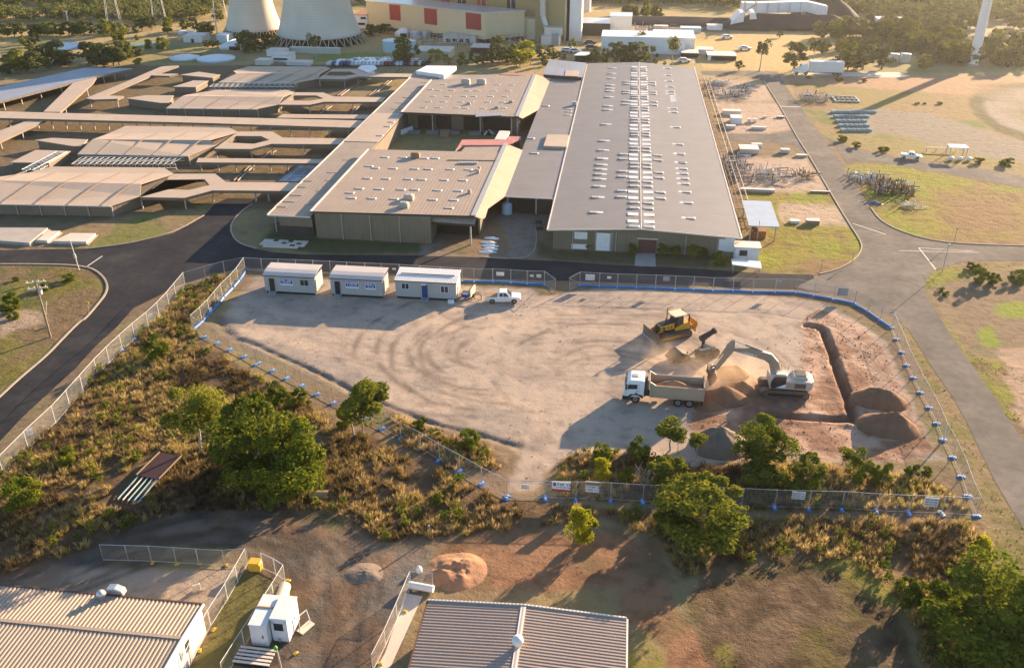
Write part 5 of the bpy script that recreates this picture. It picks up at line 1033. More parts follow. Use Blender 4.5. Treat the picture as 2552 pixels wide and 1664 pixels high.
# ------------------------------------------------------------------ tracked machines
def track(parent, L, r, wd, y, name='track', steel='track_steel'):
    q = MB(); n = 8; out = []
    for i in range(n + 1): a = -pi / 2 + pi * i / n; out.append((L / 2 - r + r * cos(a), r + r * sin(a)))
    for i in range(n + 1): a = pi / 2 + pi * i / n; out.append((-L / 2 + r + r * cos(a), r + r * sin(a)))
    q.yprism(out, y - wd / 2, y + wd / 2); tr = q.build(name, steel, parent)
    q = MB(); per = []
    for (a, b) in zip(out, out[1:] + out[:1]):
        d = hypot(b[0] - a[0], b[1] - a[1]); k = max(1, int(d / .2))
        for i in range(k): per.append((a[0] + (b[0] - a[0]) * i / k, a[1] + (b[1] - a[1]) * i / k, atan2(b[1] - a[1], b[0] - a[0])))
    for x, z, an in per: q.cbox((x, y, z), (.13, wd + .06, .07), 0, -an)
    q.build('track_shoes', steel, tr)
    s = -1 if y < 0 else 1
    q = MB(); q.box(-L / 2 + r, L / 2 - r, y + s * (wd / 2 - .02), y + s * (wd / 2 + .04), r * .55, r * 1.35); q.build('track_frame', 'rust' if steel == 'track_steel' else 'black_trim', tr)
    for x in (-L / 2 + r, L / 2 - r): q = MB(); q.tube((x, y + s * wd * .4, r), (x, y + s * (wd / 2 + .06), r), r * .62, n=14); q.build('sprocket', 'blade_steel', tr)
    return tr
def bucket(parent, pos, ry=0.0, sc=1.0, m='blade_steel', name='bucket', wd=1.1):
    prof = [(0, .25), (-.25, 0), (-.45, -.45), (-.35, -.95), (-.02, -1.3), (.12, -1.34), (-.2, -.9), (-.28, -.45), (.0, .02), (.35, .12), (.4, .25)]
    q = MB(); q.yprism([(x * sc, z * sc) for x, z in prof], -wd / 2 * sc, wd / 2 * sc); sd_ = [(0, .25), (-.25, 0), (-.45, -.45), (-.35, -.95), (-.02, -1.3), (.45, -.6), (.4, .25)]
    for s in (-1, 1): q.yprism([(x * sc, z * sc) for x, z in sd_], s * wd / 2 * sc - .03, s * wd / 2 * sc + .03)
    for k in range(5): yy_ = (-.45 + .225 * k) * wd * sc; q.box(-.02 * sc, .22 * sc, yy_ - .05 * sc, yy_ + .05 * sc, -1.42 * sc, -1.28 * sc)
    o = q.build(name, m, parent); o.location = pos; o.rotation_euler = (0, ry, 0); return o
ea, eb = P('B4', 1545, 985), P('B4', 1975, 1020); EY = (ea.y + eb.y) / 2 + .9
ECX = P('B4', 1757, 1035).x + .1
ex = thing('excavator', 'tan crawler excavator with raised boom digging beside the tipper truck', 'excavator', (ECX, EY + .55, 0), pi)
track(ex, 5.6, .48, .7, 1.25, steel='blade_steel'); track(ex, 5.6, .48, .7, -1.25, steel='blade_steel')   # machine faces -X, camera sees its left (+y local)
q = MB(); q.box(-1.3, 1.3, -1.0, 1.0, .5, .95); q.tube((0, 0, .9), (0, 0, 1.12), 1.0, n=20); q.build('undercarriage', 'black_trim', ex)
q = MB(); q.prism([(-2.9, -1.1), (-2.6, -1.4), (1.9, -1.4), (1.9, 1.42), (-2.6, 1.42), (-2.9, 1.1)], 1.12, 2.2); hs = q.build('house', 'excavator_pale', ex, bevel=.08)
q = MB(); q.prism([(-3.15, -.9), (-2.75, -1.38), (-2.3, -1.38), (-2.3, 1.4), (-2.75, 1.4), (-3.15, .9)], 1.05, 2.15); q.build('counterweight', 'excavator_pale', ex, bevel=.1)
q = MB(); q.yprism([(-2.5, 2.15), (-2.35, 2.55), (-.9, 2.6), (-.7, 2.15)], -.9, .8); eh = q.build('engine_hood', 'excavator_pale', ex, bevel=.05); q = MB(); q.box(-2.3, -1.1, -.75, .6, 2.58, 2.64); q.build('hood_grille', 'black_trim', eh)
q = MB(); q.box(-2.2, -.9, 1.42, 1.46, 1.35, 2.0); q.build('side_grille', 'track_steel', hs); q = MB(); q.box(-.85, -.1, 1.42, 1.45, 1.3, 2.0); q.build('side_door', 'body_tan', hs)
q = MB(); q.yprism([(.0, 1.15), (1.75, 1.15), (1.95, 1.6), (1.9, 2.3), (1.55, 2.95), (.05, 2.98)], .42, 1.42); ec = q.build('cab', 'excavator_pale', ex, bevel=.06)
q = MB(); q.add([(.12, 1.432, 1.35), (1.62, 1.432, 1.45), (1.78, 1.432, 1.7), (1.72, 1.432, 2.25), (1.42, 1.432, 2.8), (.12, 1.432, 2.82)], [(0, 1, 2, 3, 4, 5)]); q.build('cab_door_glass', 'glass', ec); q = MB(); q.add([(.1, 1.44, 1.3), (1.2, 1.44, 1.3), (.1, 1.44, 1.85)], [(0, 1, 2)]); q.build('cab_stripe', 'ink_white', ec)
q = MB(); q.add([(1.915, .5, 1.7), (1.915, 1.36, 1.7), (1.6, 1.32, 2.88), (1.6, .54, 2.88)], [(0, 1, 2, 3)]); q.build('windscreen', 'glass', ec); q = MB(); q.box(.2, 1.3, .55, 1.3, 2.97, 3.04); q.build('roof_guard', 'trim_pale', ec)
q = MB()
for a, b in (((-.5, -1.3, 2.2), (-.5, -1.3, 2.9)), ((-1.8, -1.3, 2.2), (-1.8, -1.3, 2.9)), ((-.5, -1.3, 2.9), (-1.8, -1.3, 2.9)), ((-.5, -.2, 2.2), (-.5, -.2, 2.8)), ((-.5, -1.3, 2.8), (-.5, -.2, 2.8)), ((.3, -1.3, 2.2), (.35, -1.3, 3.0))): q.bar(a, b, .05)
q.build('hand_rail', 'steel_post', ex)
def loc_ex(p): return Vector((-(p.x - ECX), -(p.y - EY - .55), p.z))
AY = EY + .55 - .1
def ap(x, y): v = loc_ex(PY('B4', x, y, AY)); return (v.x, v.z)
bo = [(1720, 740), (1700, 670), (1640, 600), (1545, 572), (1420, 540), (1330, 518 + 20), (1285, 540), (1285, 565), (1330, 578), (1480, 620), (1570, 650), (1620, 690), (1650, 760)]
q = MB(); q.yprism([ap(*v) for v in bo], -.3, .3); bm_ = q.build('boom', 'excavator_tan', ex, bevel=.05)
st = [(1302, 472), (1270, 480), (1225, 520), (1200, 575), (1190, 620), (1105, 735), (1140, 745), (1235, 632), (1285, 575), (1300, 530)]
q = MB(); q.yprism([ap(*v) for v in st], -.22, .22); q.build('stick', 'excavator_tan', ex, bevel=.05)
def cyl(name, a, b, r, yo=0.0, k=.55):
    A, B = ap(*a), ap(*b); A = Vector((A[0], yo, A[1])); B = Vector((B[0], yo, B[1])); q = MB(); q.tube(A, A.lerp(B, k), r, n=10); o = q.build(name, 'excavator_tan', ex); q = MB(); q.tube(A.lerp(B, k), B, r * .55, n=8); q.build('rod', 'chrome', o)
cyl('stick_cylinder', (1555, 578), (1300, 480), .13, 0, .62); cyl('bucket_cylinder', (1225, 535), (1105, 705), .1, 0, .6); cyl('boom_cylinder', (1640, 790), (1618, 650), .11, .42, .6); cyl('boom_cylinder', (1640, 790), (1618, 650), .11, -.42, .6)
bk = ap(1090, 745); bucket(ex, (bk[0], 0, bk[1]), 0, 1.28, 'blade_steel', wd=1.2)
q = MB(); a, b, c = ap(1115, 705), ap(1060, 735), ap(1120, 740); q.bar((a[0], 0, a[1]), (b[0], 0, b[1]), .3, .12); q.bar((b[0], 0, b[1]), (c[0], 0, c[1]), .3, .12); q.build('bucket_link', 'black_trim', ex)
A, B = ap(1480, 605), ap(1365, 575)
lt = lettering(bm_, 'LICONSOR.S', 0, 0, .22, 0, 'ink_white', adv=.78); lt.location = (A[0] - .0, .306, A[1] - .12); lt.rotation_euler = (0, 0, pi); d_ = Vector((B[0] - A[0], 0, B[1] - A[1])); lt.rotation_euler = (0, math.atan2(d_.z, d_.x), pi); lt.location = (B[0], .31, B[1] - .1)

da, db = P('B4', 640, 490), P('B4', 870, 440); dz_ = thing('bulldozer', 'yellow crawler bulldozer with front blade and rear ripper', 'bulldozer', (0, 0, 0), atan2(da.y - db.y, da.x - db.x))
hd = dz_.rotation_euler[2]; mid = (da + db) / 2; nrm = Vector((-sin(hd), cos(hd), 0)); dz_.location = (mid.x - nrm.x * 1.15 + .1, mid.y - nrm.y * 1.15 + .15, 0)   # camera sees its left side (+y local)
D = dz_; D.scale = (1.12,) * 3
track(D, 3.9, .46, .6, .95); track(D, 3.9, .46, .6, -.95)
q = MB(); q.box(-1.7, 1.6, -.65, .65, .5, 1.15); q.build('frame', 'black_trim', D)
q = MB(); q.yprism([(.1, .95), (2.0, .95), (2.05, 1.75), (.1, 1.95)], -.55, .55); hd_ = q.build('engine_hood', 'dozer_yellow', D, bevel=.05)
q = MB(); q.yprism([(.15, 1.93), (1.85, 1.76), (1.85, 1.82), (.15, 2.02)], -.5, .5); q.build('hood_top', 'black_trim', hd_); q = MB(); q.box(1.45, 1.8, .55, .57, 1.15, 1.6); q.build('number_panel', 'black_trim', hd_); q = MB(); q.box(2.04, 2.1, -.5, .5, 1.0, 1.7); q.build('radiator_grille', 'black_trim', hd_)
for x in (.55, 1.0): q = MB(); q.tube((x, .54, 1.5), (x, .575, 1.5), .1, n=10); q.build('port', 'black_trim', hd_)
q = MB(); q.yprism([(-1.9, .95), (.15, .95), (.15, 1.3), (-.3, 1.5), (-1.0, 1.75), (-1.9, 1.75)], -.85, .85); q.build('rear_body', 'dozer_yellow', D, bevel=.06)
q = MB(); q.yprism([(-1.1, 1.3), (.1, 1.3), (.15, 1.9), (-.05, 2.75), (-1.0, 2.75)], -.62, .62); dc = q.build('cab', 'black_trim', D, bevel=.05)
for s in (-1, 1): q = MB(); q.add([(-.95, s * .632, 1.5), (-.05, s * .632, 1.5), (-.15, s * .632, 2.6), (-.9, s * .632, 2.6)], [(0, 1, 2, 3)]); q.build('cab_window', 'glass', dc)
q = MB(); q.prism([(-1.35, -.85), (.35, -.85), (.5, 0), (.35, .85), (-1.35, .85)], 2.78, 2.9); q.build('cab_roof', 'dozer_roof', D, bevel=.04)
for s in (-1, 1): q = MB(); q.box(-1.75, -1.62, s * .75 - .06, s * .75 + .06, 1.7, 2.75); q.bar((-1.68, s * .75, 2.75), (-1.2, s * .75, 2.8), .1); q.build('roll_bar', 'black_trim', D)
q = MB(); q.bar((.4, -.8, 1.6), (.4, -.8, 3.3), .1); q.bar((.4, -.8, 3.3), (-.3, -.8, 3.35), .1); q.build('rear_pole', 'dozer_orange', D)
q = MB(); q.tube((1.1, .1, 1.8), (1.1, .1, 2.55), .07, n=8); q.build('exhaust', 'scrap_dark', D)
q = MB(); c_ = []
for i in range(9): a = -.75 + 1.5 * i / 8; c_.append((2.95 - .28 * cos(a * 1.2) + .28, .1 + 1.25 * i / 8))
q.yprism(c_ + [(x - .1, z) for x, z in c_[::-1]], -1.75, 1.75); bl = q.build('blade', 'blade_steel', D); q = MB(); q.box(2.95, 3.12, -1.76, 1.76, .02, .22); q.build('cutting_edge', 'galv', bl)
for s in (-1, 1):
    q = MB(); q.bar((-.3, s * 1.3, .55), (2.8, s * 1.3, .45), .2, .26); q.build('push_arm', 'dozer_orange', D); q = MB(); q.tube((1.7, s * .7, 1.5), (2.8, s * .7, .8), .08, n=8); q.build('lift_cylinder', 'dozer_orange', D)
q = MB(); q.box(-2.5, -1.9, -.7, .7, .7, 1.1); q.bar((-1.9, -.5, 1.3), (-2.7, -.5, 1.0), .18); q.bar((-1.9, .5, 1.3), (-2.7, .5, 1.0), .18); rp = q.build('ripper_frame', 'dozer_orange', D)
for s in (-1, 0, 1): q = MB(); q.yprism([(-2.7, 1.75), (-2.45, 1.2), (-2.4, .7), (-2.75, .25), (-2.9, .2), (-2.85, .7), (-3.1, 1.1), (-2.85, 1.7)], s * .55 - .09, s * .55 + .09); q.build('ripper_shank', 'dozer_orange', rp)

# ------------------------------------------------------------------ spare attachments and soil heaps
bd = bucket(None, (0, 0, 0), 0, 1.0, 'scrap_dark', 'excavator_bucket')
sc_list = [((820, 640), .5, 1.5, 1.5, 'dark worn bucket lying alone in front of the bulldozer'), ((985, 620), 2.0, 1.9, 1.3, 'large dark bucket lying in the middle of the attachment heap'), ((1090, 600), .9, 1.7, 1.4, 'dark bucket leaning at the back of the attachment heap')]
for i, ((a, b), rz, ry, s, lb) in enumerate(sc_list):
    p = P('B4', a, b); t = thing('excavator_bucket', lb, 'bucket', (p.x, p.y, 0), rz)
    o = bucket(t, (0, 0, .9 * s * .55), ry, s, 'scrap_dark', 'bucket_shell', 1.2); q = MB(); q.tube((-.3, -.4, 1.0), (-.3, .4, 1.0), .12, n=8); q.build('pin', 'chrome', t)
    q = MB(); q.bar((-.5, -.5, .1), (.9, .4, .5), .16, .3); q.build('bracket', 'scrap_dark', t)
bpy.data.objects.remove(bd)
p = P('B4', 1040, 520); t = thing('auger_attachment', 'steel grapple tube resting on top of the attachment heap', 'attachment', (p.x, p.y, 0), .5)
q = MB(); q.tube((-1.0, 0, 1.15), (1.0, .3, 1.75), .45, .32, 12); q.build('barrel', 'scrap_dark', t); q = MB(); q.tube((1.0, .3, 1.75), (1.25, .33, 1.85), .42, n=10); q.build('collar', 'blade_steel', t); q = MB(); q.bar((-.6, 0, 0), (-.6, 0, 1.1), .3); q.build('foot', 'scrap_dark', t)
def pile(label, reg, x, y, rx, ry, h, m, seed, rot=0., ridge=0., cat='pile', ns=.32):
    p = P(reg, x, y); o = heap('soil_pile', m, None, rx, ry, h, (p.x, p.y, -.02), 56, seed, ridge, .9, rot, ns); tag(o, label, cat); return o
pile('long red soil heap beside the trench, farther one', 'B5', 1020, 1030, 3.5, 2.2, 1.7, 'pile_red', 3, -.1, 1.0)
pile('tall red soil heap beside the trench with sharp crest', 'B5', 1100, 1270, 3.7, 2.5, 1.9, 'pile_red', 8, -.15, .8)
pile('cone shaped grey soil heap among the young trees', 'B4', 1150, 1430, 3.4, 2.6, 2.5, 'pile_grey', 12)
pile('loose red spoil heap under the excavator bucket', 'B4', 1180, 1010, 3.3, 2.3, 1.6, 'pile_red', 17, .2, .5)
pile('low red spoil heap between bucket and excavator tracks', 'B4', 1350, 930, 2.3, 1.8, 1.4, 'pile_red', 19)
pile('sandy spoil heap behind the excavator bucket', 'B4', 1270, 790, 2.6, 1.7, 1.5, 'load_soil', 21, .1, .4)
pile('low brown spoil mound at the truck tail', 'B4', 1060, 1080, 1.9, 1.3, .8, 'pile_red', 24)
pile('low rough red soil heap beside the ridged roof building', 'B7', 1040, 720, 3.0, 2.6, .7, 'load_soil', 27, .3, .4, ns=1.3)
pile('low grey gravel mound on the dirt track', 'B7', 500, 735, 2.0, 1.4, .4, 'pile_grey', 29, ns=.4)
# ================================================================== temporary fences
def foot_mesh(m):
    q = MB(); q.prism([(-.22, -.40), (-.15, -.48), (.15, -.48), (.22, -.40), (.22, .40), (.15, .48), (-.15, .48), (-.22, .40)], 0, .13, top=[(-.2, -.38), (-.13, -.45), (.13, -.45), (.2, -.38), (.2, .38), (.13, .45), (-.13, .45), (-.2, .38)]); return q.data('block', m)
def clamp_mesh(m):
    q = MB(); q.tube((0, .2, .12), (0, .2, .24), .09, n=8); q.tube((0, -.2, .12), (0, -.2, .24), .09, n=8); q.box(-.1, .1, -.12, .12, .12, .2); return q.data('grip', m)
FB, FW = foot_mesh('plastic_blue'), foot_mesh('plastic_white'); CB = clamp_mesh('plastic_white')
def foot(p, ang, label, group, white=False, sc=1.0):
    t = thing('ballast_block', label, 'fence weight', p, ang, group); t.scale = (sc,) * 3
    o = link('block', FW if white else FB, t); o = link('grip', CB, t); return t
PM = {}
def panel_parts(L, H, tubem, net, lower=.15):
    k = (round(L, 2), H, tubem, net)
    if k in PM: return PM[k]
    r = .024; pb = MB(); pb.tube((0, 0, 0), (0, 0, H + .05), r, n=6); post = pb.data('post', tubem)
    q = MB(); q.tube((-L / 2, 0, H), (L / 2, 0, H), r, n=6); top = q.data('top_rail', tubem); q = MB(); q.tube((-L / 2, 0, lower), (L / 2, 0, lower), r * .9, n=6); bot = q.data('bottom_rail', tubem)
    q = MB(); q.add([(-L / 2, 0, lower), (L / 2, 0, lower), (L / 2, 0, H), (-L / 2, 0, H)], [(0, 1, 2, 3)]); mesh_ = q.data('wire_mesh', net)
    PM[k] = (post, top, bot, mesh_); return PM[k]
def panel(a, b, label, group, H=2.15, tubem='fence_tube', net='fence_net', name='temporary_fence', rail=None):
    za, zb = gz(a.x, a.y), gz(b.x, b.y); c = (a + b) / 2; L = hypot(b.x - a.x, b.y - a.y); zm = min(za, zb)
    t = thing(name, label, 'fence', (c.x, c.y, zm), atan2(b.y - a.y, b.x - a.x), group)
    post, top, bot, net_ = panel_parts(L, H, tubem, net)
    for s in (-1, 1): o = link('post', post, t); o.location = (s * (L / 2 - .03), 0, 0)
    link('top_rail', top, t); link('bottom_rail', bot, t); link('wire_mesh', net_, t)
    if rail:
        q = MB(); q.prism([(-L / 2 + .12, -.2), (L / 2 - .12, -.2), (L / 2 - .12, .2), (-L / 2 + .12, .2)], .05, .28, top=[(-L / 2 + .16, -.1), (L / 2 - .16, -.1), (L / 2 - .16, .1), (-L / 2 + .16, .1)]); o = q.build('barrier_rail', rail, t); o.location = (0, .16, 0)
    return t
def run(pts, plabel, pgroup, flabel=None, fgroup=None, step=3.0, fsc=1.0, skip=(), turn=pi / 2, **kw):
    P_ = arclen(pts, step); out = []
    for i, (a, b) in enumerate(zip(P_[:-1], P_[1:])):
        out.append(panel(a, b, plabel, pgroup, **kw))
    if flabel:
        for i, p in enumerate(P_):
            if i in skip: continue
            a = P_[max(0, i - 1)]; b = P_[min(len(P_) - 1, i + 1)]; an = atan2(b.y - a.y, b.x - a.x)
            foot((p.x, p.y, gz(p.x, p.y) - .02), an + random.uniform(-.12, .12) if turn else an + pi / 2, flabel, fgroup, False, fsc)
    return P_
L1 = MIX(('B6', [(-500, 520), (28, 180)]), ('B2', [(265, 1550), (515, 1310), (770, 1020), (900, 870), (1010, 755), (1130, 640), (1245, 535), (1370, 430), (1470, 335), (1560, 235), (1625, 155), (1710, 50)]))
run(L1, 'tall wire mesh fence panel along the left asphalt road verge', 'fence along the left road', None, None, 4.2, tubem='white_tube', H=2.3)
for i, (a, b) in enumerate(((770, 1020), (1010, 755), (1130, 640), (1245, 535), (1370, 430), (1470, 335), (1560, 235), (1625, 155), (1710, 50))):
    p = P('B2', a, b); foot((p.x, p.y, gz(p.x, p.y)), 1.0, 'dark blue fence foot at the road side mesh fence', 'feet of the road side fence', False, .75)
L2 = MIX(('A6', [(1700, 1230), (1895, 1170), (2070, 1120), (2260, 1085)]))
run(L2, 'wire mesh fence panel on the verge where the left road bends', 'fence at the road bend', None, None, 3.2, tubem='fence_tube')
L3 = MIX(('A6', [(2260, 1085), (2195, 1180), (2135, 1250), (2050, 1335), (1930, 1480)]), ('B2', [(1860, 370), (1775, 445)]))
run(L3, 'wire mesh fence panel with blue rail at the left end of the gravel yard', 'fence at the left end of the yard', 'blue fence foot at the left end of the gravel yard', 'feet at the left end of the yard', 2.8, .9, tubem='white_tube', rail='barrier_blue')
L4 = MIX(('B2', [(1775, 445), (1885, 520), (2000, 575), (2120, 635), (2250, 700), (2365, 770)]), ('B3', [(145, 860), (255, 920), (370, 980), (490, 1040), (615, 1110), (745, 1180), (870, 1240), (1000, 1310), (1140, 1385), (1290, 1465), (1450, 1545)]), ('B7', [(940, 65), (1060, 130), (1190, 205), (1340, 285)]))
run(L4, 'wire mesh fence panel between the gravel yard and the dry scrub', 'fence along the scrub side of the yard', 'bright blue fence foot between gravel yard and dry scrub', 'feet along the scrub side fence', 3.4)
L5 = MIX(('B7', [(1340, 285), (1568, 290), (1750, 294), (1955, 300), (2145, 312)]), ('B8', [(210, 432), (420, 442), (620, 450), (825, 460), (1035, 465), (1240, 470), (1460, 485), (1660, 495), (1865, 500), (2085, 515)]))
run(L5, 'wire mesh fence panel along the tree side of the yard', 'fence along the trees', 'blue fence foot standing in the dry grass under the trees', 'feet of the tree side fence', 3.6, skip=(14,))
p = P('B8', 1865, 500); foot((p.x, p.y, gz(p.x, p.y)), .3, 'white plastic fence foot in the dry grass', None, True)
L6 = MIX(('B8', [(2085, 515), (2030, 390), (1990, 270), (1935, 150), (1880, 45)]), ('B5', [(1620, 1390), (1560, 1240), (1490, 1095), (1410, 955), (1345, 820), (1285, 705), (1240, 585), (1190, 465), (1145, 360)]))
run(L6, 'wire mesh fence panel between the red dirt and the straight grey road', 'fence along the straight road', 'round blue fence foot beside the red dirt', 'feet along the straight road fence', 3.2, .9, tubem='white_tube', net='fence_net_dense', H=2.2)
L7 = MIX(('B5', [(1145, 360), (1040, 290), (930, 212), (800, 140)]), ('B1', [(1025, 1170), (860, 1137), (707, 1108), (567, 1085), (407, 1082), (235, 1080), (80, 1072)]), ('A8', [(2130, 1275), (1950, 1265), (1780, 1258), (1600, 1250), (1425, 1245), (1250, 1240), (1085, 1232), (905, 1222)]))
run(L7, 'wire mesh fence panel with blue barrier rail behind the bulldozer', 'fence along the junction side', 'blue fence foot clamped on the blue barrier rail', 'feet of the junction side fence', 3.2, .8, rail='barrier_blue')
L8 = MIX(('A8', [(580, 1215), (420, 1210), (270, 1200), (100, 1190)]), ('A7', [(2325, 1195), (2150, 1190), (2040, 1185)]))
run(L8, 'wire mesh fence panel with blue rail between the gate and the sheds', 'fence between gate and sheds', 'blue fence foot between the gate and the sheds', 'feet between gate and sheds', 3.0, .8, rail='barrier_blue')
L9 = MIX(('A7', [(2040, 1185), (1465, 1150), (1300, 1142), (1150, 1135), (985, 1128), (830, 1120), (675, 1112), (515, 1105), (200, 1095), (40, 1085)]))
run(L9, 'wire mesh fence panel running behind the site sheds', 'fence behind the sheds', None, None, 3.0)
for a, b, lb in (((580, 1215), (680, 1290), 'open mesh gate leaf on the shed side of the entrance'), ((905, 1222), (808, 1275), 'open mesh gate leaf on the bulldozer side of the entrance')):
    a = P('A8', *a); b = P('A8', *b); t = panel(a, b, lb, None, name='mesh_gate'); t['category'] = 'gate'
    q = MB(); q.bar((-1.5, 0, .2), (1.5, 0, 2.1), .05); q.build('brace', 'fence_tube', t)
# signs hung on the fences
def fsign(reg, x0, y0, x1, y1, Y, label, style, group=None):
    a = PY(reg, x0, y1, Y); b = PY(reg, x1, y0, Y); t = thing('fence_sign', label, 'sign', ((a.x + b.x) / 2, Y, a.z), 0, group); wd, h = abs(b.x - a.x) / 2, b.z - a.z
    q = MB(); q.box(-wd, wd, -.02, .02, 0, h); bd_ = q.build('board', 'sign_white' if style != 'blue' else 'ink_grey', t)
    if style == 'logo':
        q = MB(); q.box(-wd, wd, -.026, -.02, 0, h * .2); q.build('red_strip', 'sign_red', t); q = MB(); q.box(-wd * .85, -wd * .55, -.028, -.02, h * .52, h * .86); lg = q.build('emblem', 'sign_blue', t); q = MB(); q.box(-wd * .78, -wd * .62, -.034, -.026, h * .6, h * .78); q.build('emblem_mark', 'sign_red', lg)
        lettering(t, 'FUS CO', -wd * .4, h * .6, h * .24, -.022, 'ink_blue', adv=.85); lettering(t, 'LIO RLLES FUSUNT', -wd * .5, h * .36, h * .12, -.022, 'ink_blue', adv=.75)
    elif style == 'brown':
        q = MB(); q.box(-wd, wd, -.026, -.02, h * .62, h * .92); q.build('brown_strip', 'sign_brown', t); lettering(t, 'FINISUE SUA BA', -wd * .85, h * .4, h * .14, -.022, 'ink_blue', adv=.72); lettering(t, 'TNEASA LTU ICUNAT', -wd * .85, h * .15, h * .12, -.022, 'ink_blue', adv=.72)
    elif style == 'lines':
        for k in range(3): lettering(t, 'ENSATU ELISAN TERSEUN', -wd * .9, h * (.68 - .27 * k), h * .14, -.022, 'ink_grey', adv=.8 * min(1, 1.8 * wd / (21 * .8 * h * .14)))
    elif style == 'text':
        for k in range(2): lettering(t, 'ESTNA RISUE TA', -wd * .9, h * (.58 - .38 * k), h * .2, -.022, 'sign_red' if k else 'ink_grey', adv=min(.8, 1.75 * wd / (14 * h * .2)))
    return t
fy = P('B7', 1650, 292).y - .06
fsign('S6', 278, 330, 650, 488, fy, 'white sign with blue emblem and red strip on the fence', 'logo'); fsign('S6', 945, 322, 1222, 510, fy, 'white sign with brown band and blue lines on the fence', 'brown'); fsign('B7', 1425, 208, 1475, 232, fy + .2, 'small white notice beside the fence corner', 'text')
fy = P('B8', 1035, 465).y - .06; fsign('B8', 930, 365, 1022, 405, fy, 'white lined notice above blue feet on the tree side fence', 'lines'); fy = P('B8', 1760, 500).y - .06; fsign('B8', 1752, 402, 1855, 450, fy, 'white lined notice above the white fence foot', 'lines')
fy = P('A8', 180, 1195).y - .08; fsign('A8', 137, 1105, 207, 1132, fy, 'cream notice with two text lines on the fence beside the ute', 'text'); fsign('A8', 445, 1128, 478, 1143, fy, 'tiny cream notice near the gate', 'text'); fsign('A8', 507, 1126, 547, 1150, fy, 'small white notice next to the tiny cream notice', 'text')
fy = P('A8', 1000, 1226).y - .08; fsign('A8', 957, 1127, 1043, 1172, fy, 'large pale grey notice on the fence right of the gate', 'lines'); fsign('A8', 1156, 1143, 1195, 1160, fy, 'small white notice on the fence past the large grey one', 'text'); fsign('A8', 1672, 1148, 1733, 1180, fy + .1, 'pale violet notice on the fence facing the shadow edge', 'blue')
fy = P('B1', 900, 1140).y - .05; fsign('B1', 888, 1050, 980, 1105, fy, 'plain blue grey board on the fence at the junction', 'blue'); fsign('B1', 420, 995, 468, 1020, P('B1', 430, 1080).y - .08, 'small lilac board on the junction fence', 'blue'); fsign('A7', 1395, 1066, 1427, 1078, P('A7', 1400, 1140).y - .08, 'tiny white notice on the fence between two sheds', 'text')
def tsign(p, an, w_, h, z, label, group=None):
    t = thing('fence_sign', label, 'sign', (p.x, p.y, z), an, group); q = MB(); q.box(-w_ / 2, w_ / 2, -.03, .03, 0, h); q.build('board', 'sign_white', t); q = MB(); q.box(-w_ * .35, w_ * .35, -.036, -.03, h * .3, h * .4); q.box(-w_ * .35, w_ * .3, -.036, -.03, h * .55, h * .65); q.build('print', 'ink_grey', t)
for a, b, c, d in ((1400, 390, .6, .5), (1265, 480, .35, .5), (1335, 430, .3, .35), (300, 1480, .6, .7)): p = P('B2', a, b); tsign(p, .95, c, d, gz(p.x, p.y) + .9, 'small white tag sign on the road side fence', 'tag signs on the road side fence')
for a, b in ((1950, 330), (2040, 230), (2110, 130)): p = P('B2', a, b); tsign(p, .95, .4, .5, .9, 'small white tag sign on the left end yard fence', 'tag signs on the left end yard fence')

# ================================================================== buildings in the foreground
def ribbed(q, x0, x1, y0, z0, y1, z1, n, along='y', dz=.045):
    """trapezoid ribbed sheet; ribs run from (y0,z0) to (y1,z1) (along='y') or across x (along='x', between x0,z0 and x1,z1)"""
    if along == 'y':
        vv = []; ff = []; xs = []
        for i in range(n):
            a = x0 + (x1 - x0) * i / n; w_ = (x1 - x0) / n; xs += [(a, 0), (a + w_ * .45, 0), (a + w_ * .55, dz), (a + w_ * .9, dz)]
        xs.append((x1, 0))
        for x, d in xs: vv += [(x, y0, z0 + d), (x, y1, z1 + d)]
        q.add(vv, [(2 * i, 2 * i + 2, 2 * i + 3, 2 * i + 1) if (y1 > y0) == (x1 > x0) else (2 * i + 1, 2 * i + 3, 2 * i + 2, 2 * i) for i in range(len(xs) - 1)])
    else:
        vv = []; ys = []
        for i in range(n):
            a = y0 + (y1 - y0) * i / n; w_ = (y1 - y0) / n; ys += [(a, 0), (a + w_ * .45, 0), (a + w_ * .55, dz), (a + w_ * .9, dz)]
        ys.append((y1, 0))
        for y, d in ys: vv += [(x0, y, z0 + d), (x1, y, z1 + d)]
        q.add(vv, [(2 * i + 1, 2 * i + 3, 2 * i + 2, 2 * i) if x1 > x0 else (2 * i, 2 * i + 2, 2 * i + 3, 2 * i + 1) for i in range(len(ys) - 1)])
nb = thing('metal_building', 'large tan ribbed roof building with white sunlit end wall', 'building', (-42, 45, 0), world=True)
nx1 = P('B6', 1460, 1080, 3.0).x; nyf = P('B6', 800, 1040, 3.0).y; ry_ = P('B6', 800, 1292, 3.18).y; nyn = ry_ - (nyf - ry_) * 1.7
q = MB(); q.box(-60, nx1 - .15, nyn + .2, nyf - .2, 0, 2.9); q.build('wall', 'near_wall', nb)
q = MB(); q.add([(nx1 - .15, nyn + .2, 2.9), (nx1 - .15, nyf - .2, 2.9), (nx1 - .15, ry_, 3.12)], [(0, 1, 2)]); q.build('gable', 'near_wall', nb)
for ya, za, yb, zb2 in ((nyf, 3.0, ry_, 3.18), (nyn, 3.06, ry_, 3.18)):
    q = MB(); ribbed(q, -60, nx1, min(ya, yb), za if ya < yb else zb2, max(ya, yb), zb2 if ya < yb else za, 84); q.build('roof', 'near_roof', nb)
q = MB(); q.bar((-60, ry_, 3.24), (nx1, ry_, 3.24), .3, .06); q.build('ridge_cap', 'near_roof', nb)
